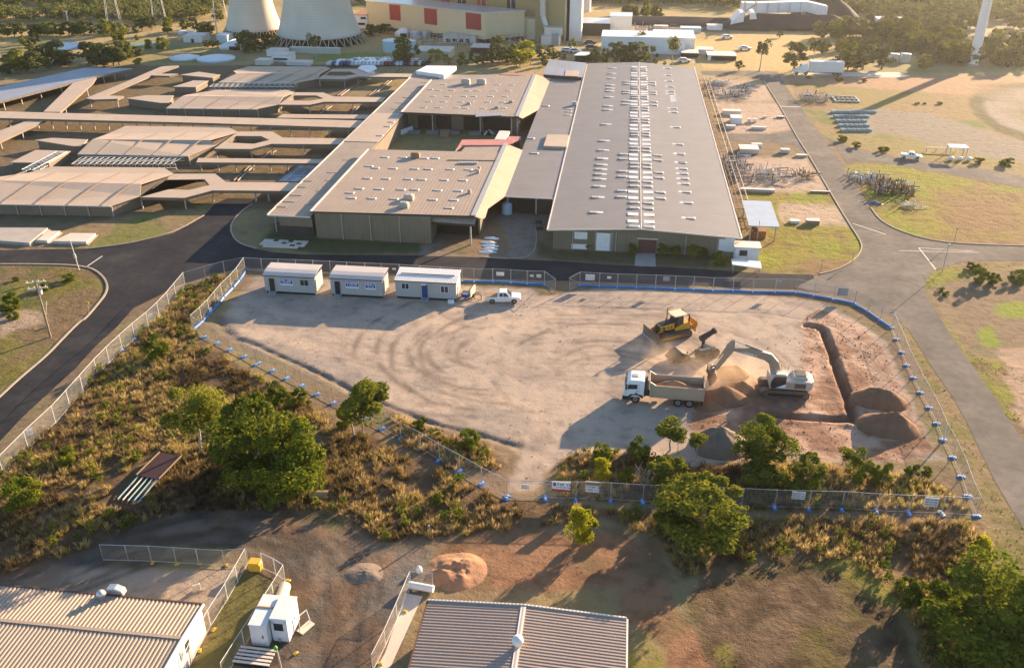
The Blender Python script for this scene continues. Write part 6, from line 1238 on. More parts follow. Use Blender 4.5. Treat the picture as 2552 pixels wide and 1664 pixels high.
q = MB(); q.bar((-60, nyf + .05, 2.98), (nx1, nyf + .05, 2.98), .14, .18); q.build('gutter', 'trim_brown', nb); q = MB(); q.bar((nx1, nyf, 3.04), (nx1, ry_, 3.23), .12, .2); q.bar((nx1, ry_, 3.23), (nx1, nyn, 3.1), .12, .2); q.build('barge_board', 'shed_roof_white', nb)
p = P('B6', 735, 1040, 3.1); q = MB(); q.lathe((p.x, p.y - .2, 3.0), [(.28, 0), (.28, .45), (.4, .5), (.3, .75), (.02, .85)], 14); q.build('roof_ventilator', 'galv', nb, True); q = MB(); q.yprism([(p.x - .2, 3.0), (p.x + 1.5, 2.9), (p.x + 1.4, 3.35), (p.x + .8, 3.6), (p.x + .1, 3.5)], p.y + .35, p.y + 1.0); q.build('exhaust_hood', 'galv', nb, bevel=.06)
q = MB(); q.box(nx1 - .16, nx1 - .1, ry_ + .3, ry_ + .9, 1.3, 2.2); q.build('window', 'glass', nb); q = MB(); q.box(nx1 - .16, nx1 - .1, ry_ - .6, ry_ - .2, 1.4, 2.3); q.build('meter_box', 'galv', nb)
mb2 = thing('metal_building', 'ridged brown roof building with white ridge vent beside the red dirt', 'building', (-5, 47, 0), world=True)
q = MB(); q.box(-12.9, 2.3, 36.2, 52.2, 0, 3.1); q.build('wall', 'near_wall', mb2); q = MB(); q.add([(-12.9, 52.2, 3.1), (2.3, 52.2, 3.1), (-5.45, 52.2, 3.5)], [(0, 1, 2)]); q.build('gable', 'near_wall', mb2)
for xa, za, xb, zb2, nn in ((-13.25, 3.2, -5.5, 3.6, 54), (2.65, 3.2, -5.5, 3.6, 54)):
    q = MB(); ribbed(q, xa, xb, 36, za, 52.5, zb2, nn, 'x'); q.build('roof', 'near_roof2', mb2)
q = MB(); q.bar((-5.5, 36, 3.66), (-5.5, 52.6, 3.66), .42, .07); q.build('ridge_cap', 'shed_roof', mb2)
for xa, xb in ((-13.25, -5.5), (2.65, -5.5)): q = MB(); q.bar((xa, 52.55, 3.24), (xb, 52.55, 3.65), .14, .2); q.build('barge_board', 'shed_roof', mb2)
for x in (-13.3, 2.7): q = MB(); q.bar((x, 36, 3.16), (x, 52.5, 3.16), .16, .16); q.build('gutter', 'trim_brown' if x < 0 else 'shed_roof', mb2)
p = P('B7', 1405, 1165, 3.6); q = MB(); q.lathe((-5.5, p.y, 3.6), [(.25, 0), (.28, .35), (.42, .42), (.46, .62), (.38, .85), (.2, .98), (.01, 1.02)], 16); q.build('ridge_ventilator', 'shed_roof_white', mb2, True)
# small white huts
def hut(label, x0, x1, y0, y1, z, ang=0.0):
    t = thing('white_hut', label, 'hut', ((x0 + x1) / 2, (y0 + y1) / 2, 0), ang); w_, d = (x1 - x0) / 2, (y1 - y0) / 2
    q = MB(); q.box(-w_, w_, -d, d, .12, z); q.build('wall', 'white_panel', t); q = MB(); q.box(-w_ - .06, w_ + .06, -d - .06, d + .06, z, z + .09); q.build('roof', 'shed_roof_white', t, bevel=.02); q = MB(); q.box(-w_ + .05, w_ - .05, -d + .05, d - .05, 0, .12); q.build('base', 'concrete', t); return t, w_, d
a = P('S8', 480, 1168); b = P('S8', 770, 1190); y_ = a.y
t, w_, d = hut('white container hut with plain door beside the mesh fence', a.x, b.x, y_, y_ + 3.3, 2.3)
q = MB(); q.box(-w_ + .15, w_ - .15, -d - .03, -d, .2, 2.15); dr_ = q.build('door', 'white_panel', t); q = MB(); q.box(w_ - .4, w_ - .32, -d - .07, -d - .03, 1.0, 1.3); q.build('door_handle', 'black_trim', dr_); q = MB(); q.bar((-w_ - .06, .25, 2.42), (w_ + .06, .25, 2.42), .12, .07); q.build('roof_strap', 'sign_brown', t)
a = P('S8', 845, 1090); b = P('S8', 1130, 1100); t, w_, d = hut('white control hut with dark window and side door', a.x, b.x, a.y, a.y + 2.5, 2.5)
q = MB(); q.box(-.45, .35, -d - .03, -d, 1.3, 2.1); wn = q.build('window', 'glass', t); q = MB(); [q.box(*z_) for z_ in ((-.5, -.45, -d - .05, -d, 1.25, 2.15), (.35, .4, -d - .05, -d, 1.25, 2.15), (-.45, .35, -d - .05, -d, 1.25, 1.3), (-.45, .35, -d - .05, -d, 2.1, 2.15))]; q.build('window_frame', 'sign_white', wn)
q = MB(); q.box(w_, w_ + .03, -.2, .6, .2, 2.2); dd = q.build('side_door', 'white_panel', t); q = MB(); q.box(w_ + .03, w_ + .06, .1, .3, 1.2, 1.35); q.build('door_handle', 'black_trim', dd)
for s in (-1, 1): q = MB(); q.sphere((s * w_ * .75, -d - .1, 2.2), .1, 8, 5); q.build('flood_lamp', 'galv', t)
q = MB(); q.bar((-.1, -d - .1, .1), (-.1, -d - .1, .5), .12); q.build('tap', 'galv', t)
p = P('S8', 960, 340); t = thing('cream_tank', 'long cream horizontal tank behind the white huts', 'tank', (p.x + .4, p.y - .6, 0), .12); q = MB(); q.tube((0, -1.4, .62), (0, 1.5, .62), .5, n=16); q.build('shell', 'cream_tank', t, bevel=.12)
for y in (-.9, .9): q = MB(); q.box(-.4, .4, y - .1, y + .1, 0, .3); q.build('saddle', 'concrete', t)
q = MB(); q.tube((-.45, .8, .7), (-.6, .8, .75), .16, n=8); q.build('hatch', 'rust', t)
p = P('S8', 530, 1420); t = thing('pallet_rack', 'pale slatted pallet rack stacked beside the white huts', 'pallets', (p.x, p.y, 0), -.03)
q = MB(); q.box(-1.45, 1.45, -.75, .75, .1, .4); q.build('base_frame', 'black_trim', t)
for k in range(5): q = MB(); q.box(-1.5, 1.5, -.8 + .36 * k, -.6 + .36 * k, .48, .55); q.build('slat', 'trim_pale', t)
for x in (-1.1, 0, 1.1): q = MB(); q.box(x - .07, x + .07, -.78, .82, .4, .48); q.build('bearer', 'timber', t); q = MB(); q.box(x - .1, x + .1, -.7, .7, 0, .1); q.build('foot', 'timber', t)
p = P('S8', 980, 1552); z1 = height_to(p, 1440 + 1230 / 6.927); t = thing('garden_lamp', 'short pale lamp post with green round cap by the huts', 'lamp', (p.x, p.y, 0)); q = MB(); q.tube((0, 0, 0), (-.12, 0, z1), .05, n=6); q.build('post', 'trim_pale', t)
mat('green_cap', (.10, .38, .05), .4, .1, 2.0); q = MB(); q.lathe((-.2, 0, z1), [(.02, -.15), (.14, 0), (.17, .15), (.1, .3), (.01, .34)], 12); q.build('lamp_cap', 'green_cap', t, True)
p = P('S8', 1395, 850); t = thing('leaning_frame', 'leaning white frame on the dirt track beside the huts', 'frame', (p.x, p.y, 0), 1.1)
q = MB(); [q.bar(*z_, .07) for z_ in (((-.6, 0, 0), (-.45, .15, 1.5)), ((.6, 0, 0), (.45, .15, 1.5)), ((-.45, .15, 1.5), (.45, .15, 1.5)))]; q.build('frame', 'white_tube', t); q = MB(); q.box(-.7, .7, -.4, .3, 0, .08); q.build('base', 'pale_concrete', t)
def yfoot(reg, x, y, lb='yellow plastic fence foot at the compound fence', grp='yellow feet of the compound fence'): p = P(reg, x, y); t = thing('ballast_block', lb, 'fence weight', (p.x, p.y, 0), random.uniform(0, 3), grp); t.scale = (.65,) * 3; q = MB(); q.prism([(-.2, -.35), (.2, -.35), (.2, .35), (-.2, .35)], 0, .16); q.build('block', 'yellow_plastic', t, bevel=.05); q = MB(); q.tube((0, 0, .16), (0, 0, .3), .1, n=8); q.build('grip', 'yellow_plastic', t)
C1 = MIX(('B6', [(735, 790), (915, 795), (1080, 800), (1255, 810), (1415, 820), (1600, 830), (1770, 815)])); run(C1, 'grey mesh fence panel along the concrete yard', 'fence along the concrete yard', None, None, 3.0, H=1.9)
C2 = MIX(('B6', [(1760, 820), (1620, 1070), (1500, 1260), (1370, 1500), (1330, 1600)])); run(C2, 'grey mesh fence panel between the building and the weedy strip', 'fence beside the weedy strip', None, None, 2.8, tubem='white_tube', H=1.9)
C3 = MIX(('B6', [(1870, 850), (1960, 890), (2030, 935), (1950, 1070), (1880, 1180), (1740, 1400), (1590, 1640)])); run(C3, 'grey mesh fence panel between the weedy strip and the huts', 'fence behind the huts', None, None, 2.8, tubem='white_tube', H=1.9)
C4 = MIX(('B7', [(905, 830), (770, 820), (690, 1010), (620, 1170), (545, 1320)])); run(C4, 'mesh fence panel along the pale footpath', 'fence along the footpath', None, None, 2.8, tubem='white_tube', H=1.9, net='fence_net_dense')
for a, b in ((1085, 805), (1260, 815), (1420, 815), (1610, 825), (2050, 930), (1520, 1280), (1420, 1430), (2105, 1450)): yfoot('B6', a, b)
for a, b in ((735, 960), (590, 1270)): yfoot('B7', a, b, 'yellow plastic fence foot at the pale footpath', 'yellow feet at the footpath')
p = P('B6', 1820, 850); t = thing('yellow_bin', 'yellow plastic bin at the corner of the weedy strip', 'bin', (p.x, p.y, 0)); q = MB(); q.yprism([(-.55, 0), (.55, 0), (.6, .7), (.4, .95), (-.45, .95), (-.6, .7)], -.35, .35); q.build('body', 'yellow_plastic', t, bevel=.06); q = MB(); q.box(-.5, .5, -.4, .4, .93, 1.0); q.build('lid', 'yellow_plastic', t)
p = P('B7', 835, 835); t = thing('gate_roller', 'cream horizontal cylinder at the end of the footpath fence', 'tank', (p.x, p.y, 0), -.12); q = MB(); q.tube((-1.15, 0, .42), (1.1, 0, .42), .32, n=14); q.build('shell', 'shed_roof_white', t); [MB().box(x - .1, x + .1, -.25, .25, 0, .15).build('saddle', 'concrete', t) for x in (-.8, .8)]
p = P('B7', 820, 722); t = thing('white_drum', 'white round cap drum beside the small orange soil heap', 'drum', (p.x, p.y, 0)); q = MB(); q.lathe((0, 0, 0), [(.28, 0), (.3, .3), (.22, .5), (.01, .58)], 12); q.build('drum', 'shed_roof_white', t, True); MB().tube((0, 0, .5), (0, 0, .62), .06, n=6).build('cap', 'galv', t)
p = P('B6', 1400, 1005); t = thing('concrete_block', 'small pale concrete block standing in the concrete yard', 'block', (p.x, p.y, 0), .6); MB().box(-.35, .35, -.12, .12, 0, .75).build('block', 'pale_concrete', t, bevel=.05); MB().box(-.45, .45, -.2, .2, 0, .12).build('base', 'concrete', t)
# flatbed frame with pipes
a, b, c = P('B6', 1090, 45), P('B6', 730, 395), P('B6', 945, 415); d_ = (b - a); an = atan2(d_.y, d_.x)
t = thing('flatbed_trailer', 'dark flatbed trailer deck with pale blue pipes in the scrub shade', 'trailer', ((a.x + c.x) / 2 + .7, (a.y + c.y) / 2, .1), an)
mat('deck_dark', (.05, .022, .02), .6, .2, 1.0); mat('pipe_cyan', (.30, .46, .50), .4, .12, 2.0)
MB().box(-3.9, .2, -1.3, 1.3, .45, .6).build('deck', 'deck_dark', t); [MB().box(-3.9, .2, s * 1.3 - .05, s * 1.3 + .05, .6, .72).build('side_rail', 'timber', t) for s in (-1, 1)]
for k in range(5): MB().tube((.2, -1.1 + .55 * k, .5), (3.6, -1.15 + .57 * k, .2), .07, n=8).build('pipe', 'pipe_cyan' if k != 1 else 'trim_pale', t)
MB().bar((2.9, -1.3, .15), (2.9, 1.3, .15), .16).build('cross_beam', 'black_trim', t)
for x in (-2.9, -1.9):
    for s in (-1, 1): wheel(t, (x, s * 1.0, .24), .3, .22)
p = P('B7', 230, 290); t = thing('concrete_pipe', 'short dark concrete culvert pipe lying in the dry grass', 'pipe', (p.x, p.y, gz(p.x, p.y)), .1); q = MB(); q.tube((-.9, 0, .42), (.9, 0, .42), .48, n=16, cap=False); q.tube((-.9, 0, .42), (.9, 0, .42), .38, n=16, cap=False); q.build('pipe', 'timber', t); MB().box(-.6, .6, -.05, .05, -.02, .05).build('bedding', 'concrete', t)
p = P('B7', 885, 525); t = thing('marker_post', 'pale wooden marker post at the edge of the dry scrub', 'post', (p.x, p.y, 0)); MB().tube((0, 0, -.1), (-.03, 0, 1.5), .07, n=7).build('post', 'pole_wood', t); MB().tube((-.03, 0, 1.5), (-.03, 0, 1.55), .09, n=7).build('cap', 'galv', t)

# ================================================================== poles
def upole(reg, x, y, h, label, lean=0.0, arms=True, r=.16, m='pole_wood'):
    p = P(reg, x, y); t = thing('utility_pole', label, 'pole', (p.x, p.y, 0)); MB().tube((0, 0, -.1), (lean, 0, h), r, r * .7, 10).build('pole', m, t)
    if arms:
        for k, z in enumerate((h - .25, h - 1.1)):
            q = MB(); q.bar((lean - 1.1, -.5, z), (lean + 1.1, .5, z), .12, .14); ar = q.build('cross_arm', 'trim_pale', t)
            for s in (-.9, -.3, .3, .9): MB().lathe((lean + s, s * .45, z + .07), [(.03, 0), (.07, .06), (.04, .12), (.08, .18), (.01, .24)], 8).build('insulator', 'sign_white', ar)
    return t
p0 = P('B2', 465, 515); hp_ = height_to(p0, 700 - 260 / 3.695)
t = upole('B2', 465, 515, 8.2, 'timber power pole with two cross arms on the grassy corner')
MB().box(.15, .5, -.2, .2, 6.3, 7.0).build('transformer', 'galv', t); q = MB(); q.bar((.1, 0, 4.6), (.9, -.1, 5.3), .06); q.bar((.9, -.1, 5.3), (.15, 0, 3.2), .05); q.build('stay_bracket', 'trim_pale', t)
upole('A6', 730, 1085, 4.9, 'pale street pole with grey box at the corner kerb', -.3, False, .09, 'trim_pale')
t = [o for o in COL.objects if o.get('label', '').startswith('pale street pole')][0]; MB().box(-.32, .0, -.12, .12, 2.0, 2.7).build('control_box', 'galv', t); q = MB(); q.bar((-.3, 0, 4.85), (-.9, 0, 5.0), .06); q.build('lamp_arm', 'trim_pale', t)
for i, (reg, a, b, h, lb) in enumerate((('A6', 820, 1480, 1.6, 'short yellow topped sign post by the left kerb'), ('B1', 1790, 700, 2.6, 'thin sign post on the kerb of the scrap field'), ('B1', 1700, 925, 4.6, 'thin double lamp post on the right verge'), ('B1', 1000, 860, 2.0, 'thin marker post on the lawn kerb'), ('B1', 760, 920, 2.0, 'thin marker post at the lawn by the junction'), ('B1', 262, 720, 4.2, 'thin lamp post beside the carport'))):
    p = P(reg, a, b); t = thing('sign_post', lb, 'post', (p.x, p.y, 0)); MB().tube((0, 0, 0), (.05, 0, h), .05, n=6).build('post', 'steel_post', t)
    if i == 0: MB().cbox((.05, 0, h), (.5, .05, .4)).build('plate', 'yellow_plastic', t)
    elif i in (2, 5): MB().sphere((.05, 0, h), .16, 8, 5).build('lamp_head', 'sign_white', t)
    else: MB().cbox((.05, 0, h - .1), (.3, .04, .3)).build('plate', 'galv', t)
# ================================================================== storage compounds right of the hall
def rackpile(name, label, reg, x, y, wx, wy, n, m, seed, h=1.2, cat='scrap', bars=True):
    r = random.Random(seed); p = P(reg, x, y); t = thing(name, label, cat, (p.x, p.y, 0), r.uniform(-.05, .1))
    for g in range(4):
        q = MB()
        for i in range(n // 4):
            a = Vector((r.uniform(-wx, wx), r.uniform(-wy, wy), r.uniform(.05, h))); k = r.random()
            if k < .45: b = a + Vector((r.uniform(-.3, .3), r.uniform(-.3, .3), r.uniform(.5, 1.3)))
            elif k < .8: b = a + Vector((r.uniform(1, 2.6), r.uniform(-.2, .2), r.uniform(-.1, .3)))
            else: b = a + Vector((r.uniform(-.3, .3), r.uniform(1, 2.4), r.uniform(-.1, .3)))
            q.bar(a, b, r.uniform(.06, .16)); q.bar((a.x, a.y, 0), a, .07)
        q.build(['frame', 'tube', 'rail', 'offcut'][g], m[g % len(m)], t)['kind'] = 'stuff'
    return t
SC = ['galv', 'scrap_dark', 'steel_post', 'trim_pale']
rackpile('scaffold_stack', 'tangled steel frames stored in the rear compound', 'A4', 1230, 880, 5.5, 3.4, 130, SC, 1)
rackpile('scaffold_stack', 'dark upright frames at the back of the rear compound', 'A4', 1390, 850, 1.6, 1.8, 50, ['scrap_dark', 'galv'], 2, 1.6)
rackpile('scaffold_stack', 'pale pipework stored at the rear compound edge', 'A4', 1130, 780, 3.6, 1.6, 60, ['trim_pale', 'galv'], 3, .8)
rackpile('pipe_stack', 'dense stacks of grey pipe fittings in the nearest compound', 'B1', 250, 190, 6.0, 3.6, 170, SC, 4, 1.3)
rackpile('pipe_stack', 'tall thin steel stakes in the nearest compound', 'B1', 90, 110, 2.4, 4.0, 90, ['galv', 'scrap_dark'], 5, 1.8)
rackpile('pipe_stack', 'bent pipe hoops at the open end of the nearest compound', 'B1', 590, 190, 2.6, 1.8, 40, ['scrap_dark', 'timber'], 6, 1.0)
rackpile('scrap_heap', 'dark heap of scrap metal on the grass island', 'B1', 1310, 300, 3.6, 3.0, 170, ['scrap_dark', 'galv', 'rust', 'scrap_dark'], 7, 1.6)
rackpile('scrap_heap', 'rows of rusted flat bars on the grass island', 'B1', 1120, 210, 3.4, 3.2, 110, ['galv', 'steel_post', 'scrap_dark'], 8, .5)
rackpile('scrap_heap', 'fallen pale rails trailing from the scrap heap', 'B1', 1450, 420, 2.0, 1.4, 26, ['trim_pale', 'galv'], 9, .3)
rackpile('scaffold_stack', 'lattice frame stack across the straight road', 'A5', 420, 920, 4.0, 3.0, 90, ['galv', 'steel_post', 'scrap_dark'], 10, 1.4)
p = P('B1', 1180, 395); t = thing('tarpaulin', 'blue tarpaulin lying beside the scrap heap', 'tarpaulin', (p.x, p.y, 0), -.2); heap('sheet', 'sign_blue', t, 1.6, .8, .5, seed=31); MB().bar((-1.2, -.6, .1), (1.2, -.5, .1), .1).build('weight', 'timber', t)
mat('pipe_teal', (.22, .34, .37), .5, .15, 2.0)
for i in range(9):
    for j in range(5):
        if (i > 5 and j > 1) or (i > 6 and j > 0): continue
        p = P('A5', 620 + 44 * i + j * 22, 1040 + j * 42); t = thing('drum_bundle', 'bundle of teal drums in rows on the bare field', 'drums', (p.x, p.y, 0), .1, 'teal drum bundles on the bare field')
        q = MB(); [q.tube((a * .55, b * .9, 0), (a * .55, b * .9, .55), .26, n=7) for a in (-1, 0, 1) for b in (-.5, .5)]; q.build('drum', 'pipe_teal', t)['kind'] = 'stuff'
        MB().bar((-.9, 0, .58), (.9, 0, .58), .08).build('strap', 'trim_pale', t)
def boxes(specs, reg, name, cat, group=None):
    for (x, y, wd, d, h, m, lb) in specs:
        p = P(reg, x, y); t = thing(name, lb, cat, (p.x, p.y, 0), 0, group); MB().box(-wd / 2, wd / 2, 0, d, 0, h).build('body', m, t, bevel=.04); MB().box(-wd / 2 - .05, wd / 2 + .05, -.05, d + .05, h, h + .08).build('top', 'trim_pale', t)
boxes([(1310, 1145, 2.6, 3.4, 1.4, 'white_panel', 'white arched container in the middle compound'), (1270, 1060, 4.4, 2.0, .9, 'trim_pale', 'pale crates along the middle compound edge'), (1260, 1190, 2.2, 1.2, .7, 'galv', 'small grey skip in the middle compound'), (1430, 1130, .8, .9, .8, 'galv', 'small grey cabinet, one of two in the middle compound'), (1482, 1132, .8, .9, .8, 'galv', 'small dark cabinet beside the grey one in the middle compound'), (1520, 1195, 3.4, 1.0, .5, 'trim_pale', 'low row of pale blocks in the middle compound'), (1720, 1090, 1.8, .8, .35, 'timber', 'low timber bundle by the straight road'), (1575, 1090, .8, .6, .4, 'galv', 'lone grey block on the middle compound gravel')], 'A4', 'storage_box', 'box')
boxes([(1430, 1420, 4.0, 3.6, 1.0, 'galv', 'silver stacked sheets on the grass above the nearest compound'), (1500, 1365, 2.2, 1.2, .8, 'white_panel', 'white covered load on the grass above the nearest compound'), (1760, 1415, 1.8, 1.2, .8, 'galv', 'grey covered boat shape on the oval lawn'), (1915, 1448, 2.2, .8, .4, 'pale_concrete', 'pale concrete pipe on the oval lawn edge')], 'A4', 'covered_load', 'load')
boxes([(270, 308, 6.5, .8, .5, 'galv', 'long grey pipe bundle below the nearest compound'), (560, 550, 1.6, .9, .4, 'white_panel', 'small white cover on the lawn by the carport'), (700, 560, 2.2, 1.1, .7, 'timber', 'brown boulder shaped bundle on the lawn'), (760, 312, 3.6, .4, .25, 'timber', 'thin timber log bundle at the lawn edge')], 'B1', 'bundle', 'bundle')
p = P('A5', 745, 945); t = thing('steel_grid', 'black steel grid frame lying on the brown field', 'frame', (p.x, p.y, 0), .0)
for i in range(6): MB().box(-3.2 + 1.2 * i, -3.0 + 1.2 * i, 0, 6, 0, .35).build('bar', 'sign_white' if i % 5 == 0 else 'scrap_dark', t)
for j in range(3): MB().box(-3.2, 3.0, .1 + 2.8 * j, .3 + 2.8 * j, .1, .4).build('cross_bar', 'trim_pale', t)
p = P('A5', 1775, 1480); t = thing('picnic_shelter', 'small pale roof shelter with white bundles on the field', 'shelter', (p.x, p.y, 0)); MB().box(-1.9, 1.9, 1.6, 4.2, 2.2, 2.32).build('roof', 'trim_pale', t)
for x in (-1.7, 1.7):
    for y in (1.8, 4.0): MB().box(x - .07, x + .07, y - .07, y + .07, 0, 2.2).build('post', 'steel_post', t)
for k in range(3): MB().sphere((-1.8 + 1.8 * k, .2, .4), .6, 9, 6, .7).build('bundle', 'white_panel', t)
p = P('A5', 1600, 1400); t = thing('pipe_trestle', 'long white pipe trestle beside the small shelter', 'trestle', (p.x, p.y, 0), -.03)
for y in (0, .5): MB().bar((-3.4, y, .8), (3.2, y, .8), .14).build('pipe', 'trim_pale', t)
for x in (-3, -1, 1, 3): MB().bar((x, .25, 0), (x, .25, .75), .12).build('leg', 'galv', t)
a = P('A5', 1330, 1468); ute('utility_vehicle', 'small white ute driving on the road beside the scrap field', (a.x, a.y + .7, .03), -.25, None, .82, 'white_panel')
# low parked vehicles by the workshop
for i, (x, y) in enumerate(((95, 790), (65, 830), (75, 862), (85, 890), (55, 918))):
    p = P('A8', x, y); t = thing('canoe_stack', 'long white hull lying in the loading yard', 'boat', (p.x, p.y, 0), -.05 + .05 * i, 'white hulls in the loading yard'); heap('hull', 'white_panel', t, 1.5, .5, .3, seed=40 + i, ns=.05, sharp=.5); MB().box(-.8, .8, -.1, .1, 0, .12).build('cradle', 'timber', t)
p = P('A7', 390, 845); t = thing('tile_mat', 'pale paved mat with dark gaps on the shaded lawn', 'paving', (p.x, p.y, 0))
for i in range(9):
    for j in range(4):
        if (i * 7 + j * 3) % 11 < 2: continue
        MB().box(-3.8 + .85 * i, -3.0 + .85 * i, -1.6 + .85 * j, -.8 + .85 * j, 0, .07).build('paver', 'pale_concrete', t)
p = P('A8', 530, 680); t = thing('pipe_rack', 'dark pipe rack in the shaded yard beside the hall', 'rack', (p.x, p.y, 0), .15); [MB().bar((x, -2.2, .5), (x, 2.2, .5), .14).build('pipe', 'scrap_dark', t) for x in (-.5, 0, .5)]; [MB().bar((-.6, y, .2), (.6, y, .2), .4).build('bearer', 'black_trim', t) for y in (-1.5, 1.5)]
p = P('A8', 235, 560); t = thing('water_tank', 'pale blue upright tank inside the loading bay', 'tank', (p.x, p.y, 0)); MB().lathe((0, 0, 0), [(.95, 0), (.95, 1.7), (.7, 1.95), (.01, 2.05)], 16).build('shell', 'pale_blue', t, True); MB().tube((0, 0, 2.0), (0, 0, 2.15), .3, n=10).build('lid', 'galv', t)

# ================================================================== far industrial site
def fbox(name, label, cat, reg, x0, x1, yb, ytop, depth, wm, rm='trim_pale', group=None, parts=()):
    a = P(reg, x0, yb); b = P(reg, x1, yb); h = height_to(a, px(reg, x0, ytop)[1]); y = min(a.y, b.y)
    t = thing(name, label, cat, ((a.x + b.x) / 2, y, 0), group=group, world=True)
    MB().box(a.x, b.x, y, y + depth, 0, h).build('wall', wm, t); MB().box(a.x - .15, b.x + .15, y - .15, y + depth + .15, h, h + .18).build('roof', rm, t)
    for nm, m, f0, f1, z0, z1 in parts:
        MB().box(a.x + (b.x - a.x) * f0, a.x + (b.x - a.x) * f1, y - .12, y - .02, h * z0, h * z1).build(nm, m, t)
    return t, a.x, b.x, y, h
fbox('white_building', 'large white box building behind the tree row', 'building', 'A3', 1840, 2600, 488, 340, 12, 'white_panel', 'shed_roof_white', parts=[('door', 'galv', .02, .05, 0, .4)])
fbox('white_building', 'white box building end with grey joint, right of the tree row', 'building', 'A4', 545, 920, 478, 352, 16, 'white_panel', 'shed_roof_white', parts=[('panel_joint', 'galv', .68, .69, 0, 1)])
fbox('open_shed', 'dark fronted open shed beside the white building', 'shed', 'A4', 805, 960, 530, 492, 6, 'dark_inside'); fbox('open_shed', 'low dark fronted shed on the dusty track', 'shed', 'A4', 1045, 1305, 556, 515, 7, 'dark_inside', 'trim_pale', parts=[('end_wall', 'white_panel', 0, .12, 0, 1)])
fbox('white_building', 'small white shed behind the dark fronted shed', 'shed', 'A4', 960, 1095, 500, 462, 5, 'white_panel')
fbox('grey_block', 'tall pale grey block house in the pipe yard', 'building', 'A4', 142, 342, 330, 152, 9, 'shed_roof_white', 'galv', parts=[('vent', 'galv', .3, .36, 0, .45), ('door', 'scrap_dark', .6, .72, 0, .25)])
fbox('container_building', 'pale blue long container building by the coal yard', 'building', 'A4', 800, 980, 305, 262, 4, 'pale_blue', 'white_panel'); fbox('container_building', 'pale lilac low building on the coal yard', 'building', 'A4', 1045, 1180, 278, 240, 4, 'white_panel'); fbox('container_building', 'white low cabin in the pipe yard', 'cabin', 'A4', 560, 680, 268, 246, 3, 'white_panel')
fbox('white_shed', 'white shed with dark door below the far forest', 'shed', 'A5', 1012, 1290, 232, 180, 6, 'shed_roof_white', 'white_panel', parts=[('door', 'scrap_dark', .22, .36, 0, .6)])
fbox('white_building', 'white box office among trees left of the cooling towers', 'building', 'A1', 1692, 1872, 392, 335, 7, 'shed_roof_white', 'trim_pale', parts=[('door', 'scrap_dark', .42, .56, 0, .6)])
fbox('white_building', 'stepped white shed below the right cooling tower', 'shed', 'A2', 610, 780, 520, 470, 5, 'white_panel'); fbox('white_building', 'white office block beside the stepped shed', 'building', 'A2', 660, 825, 572, 512, 6, 'white_panel', parts=[('window', 'glass', .1, .9, .35, .6)]); fbox('white_building', 'low pinkish shed at the complex edge', 'shed', 'A2', 505, 640, 600, 560, 4, 'trim_pale'); fbox('white_building', 'long low white shed at the complex edge', 'shed', 'A2', 790, 1010, 602, 578, 4, 'shed_roof_white')
fbox('low_wall', 'long pale wall in front of the right cooling tower', 'wall', 'A2', 832, 1302, 492, 438, 1.0, 'tower_concrete'); fbox('small_shed', 'rust sided low building behind the water tanks', 'building', 'A2', 1975, 2300, 545, 475, 9, 'cream', 'trim_pale', parts=[('window', 'glass', .8 + .06 * k, .83 + .06 * k, .35, .7) for k in range(3)])
fbox('pump_house', 'pale pump house beside the left cooling tower', 'building', 'A2', 152, 255, 395, 330, 5, 'pale_blue', 'galv'); fbox('lab_building', 'white building with dark mark left of the cream hall', 'building', 'A2', 1420, 1545, 262, 140, 10, 'white_panel', 'rust', parts=[('sign', 'glass', .5, .9, .7, .85), ('window', 'glass', .3, .8, .25, .42)])
def tank(label, reg, x, yb, wpx, ytop, m, roof='white_panel', name='storage_tank', dome=.1, group=None):
    p = P(reg, x, yb); e = P(reg, x + wpx / 2, yb); r = (e - p).length; p = p + Vector((0, r, 0)); h = height_to(p, px(reg, x, ytop)[1]); t = thing(name, label, 'tank', (p.x, p.y, 0), group=group)
    MB().lathe((0, 0, 0), [(r, 0), (r, h)], 28).build('shell', m, t, True); MB().lathe((0, 0, h), [(r + .06, -.05), (r + .06, .06), (r * .6, .06 + r * dome * .7), (.01, .06 + r * dome)], 28).build('roof', roof, t, True)
    q = MB(); q.bar((-r * .7, -r * .75, 0), (-r * .7, -r * .75, h), .12); q.build('ladder', 'galv', t); return t
tank('large pale blue water tank, left of the tank pair', 'A2', 1750, 490, 185, 372, 'pale_blue'); tank('pale blue upright water tank beside the larger one', 'A2', 1930, 490, 90, 375, 'pale_blue'); tank('pale blue water tank tucked between two others', 'A2', 1830, 478, 100, 385, 'pale_blue')
tank('wide low pale blue tank by the dam beyond the left complex', 'A1', 1920, 585, 350, 535, 'pale_blue', dome=.12); tank('low white tank beside the wide pale blue tank', 'A1', 1640, 565, 270, 530, 'white_panel', dome=.14)
tank('silver tank under the cream turbine hall', 'A3', 125, 355, 110, 290, 'galv', 'galv'); tank('second silver tank under the cream turbine hall', 'A3', 215, 350, 95, 292, 'galv', 'galv'); tank('small white tank among trees left of the towers', 'A1', 1660, 320, 80, 290, 'white_panel'); tank('small white tank next to the first, left of the towers', 'A1', 1745, 318, 85, 288, 'white_panel')
for i, x in enumerate((1165, 1275)): tank(['red and white tank behind the semi trailer trees', 'second red and white tank behind the semi trailer trees'][i], 'A5', x, 580, 88, 498, 'trim_pale')
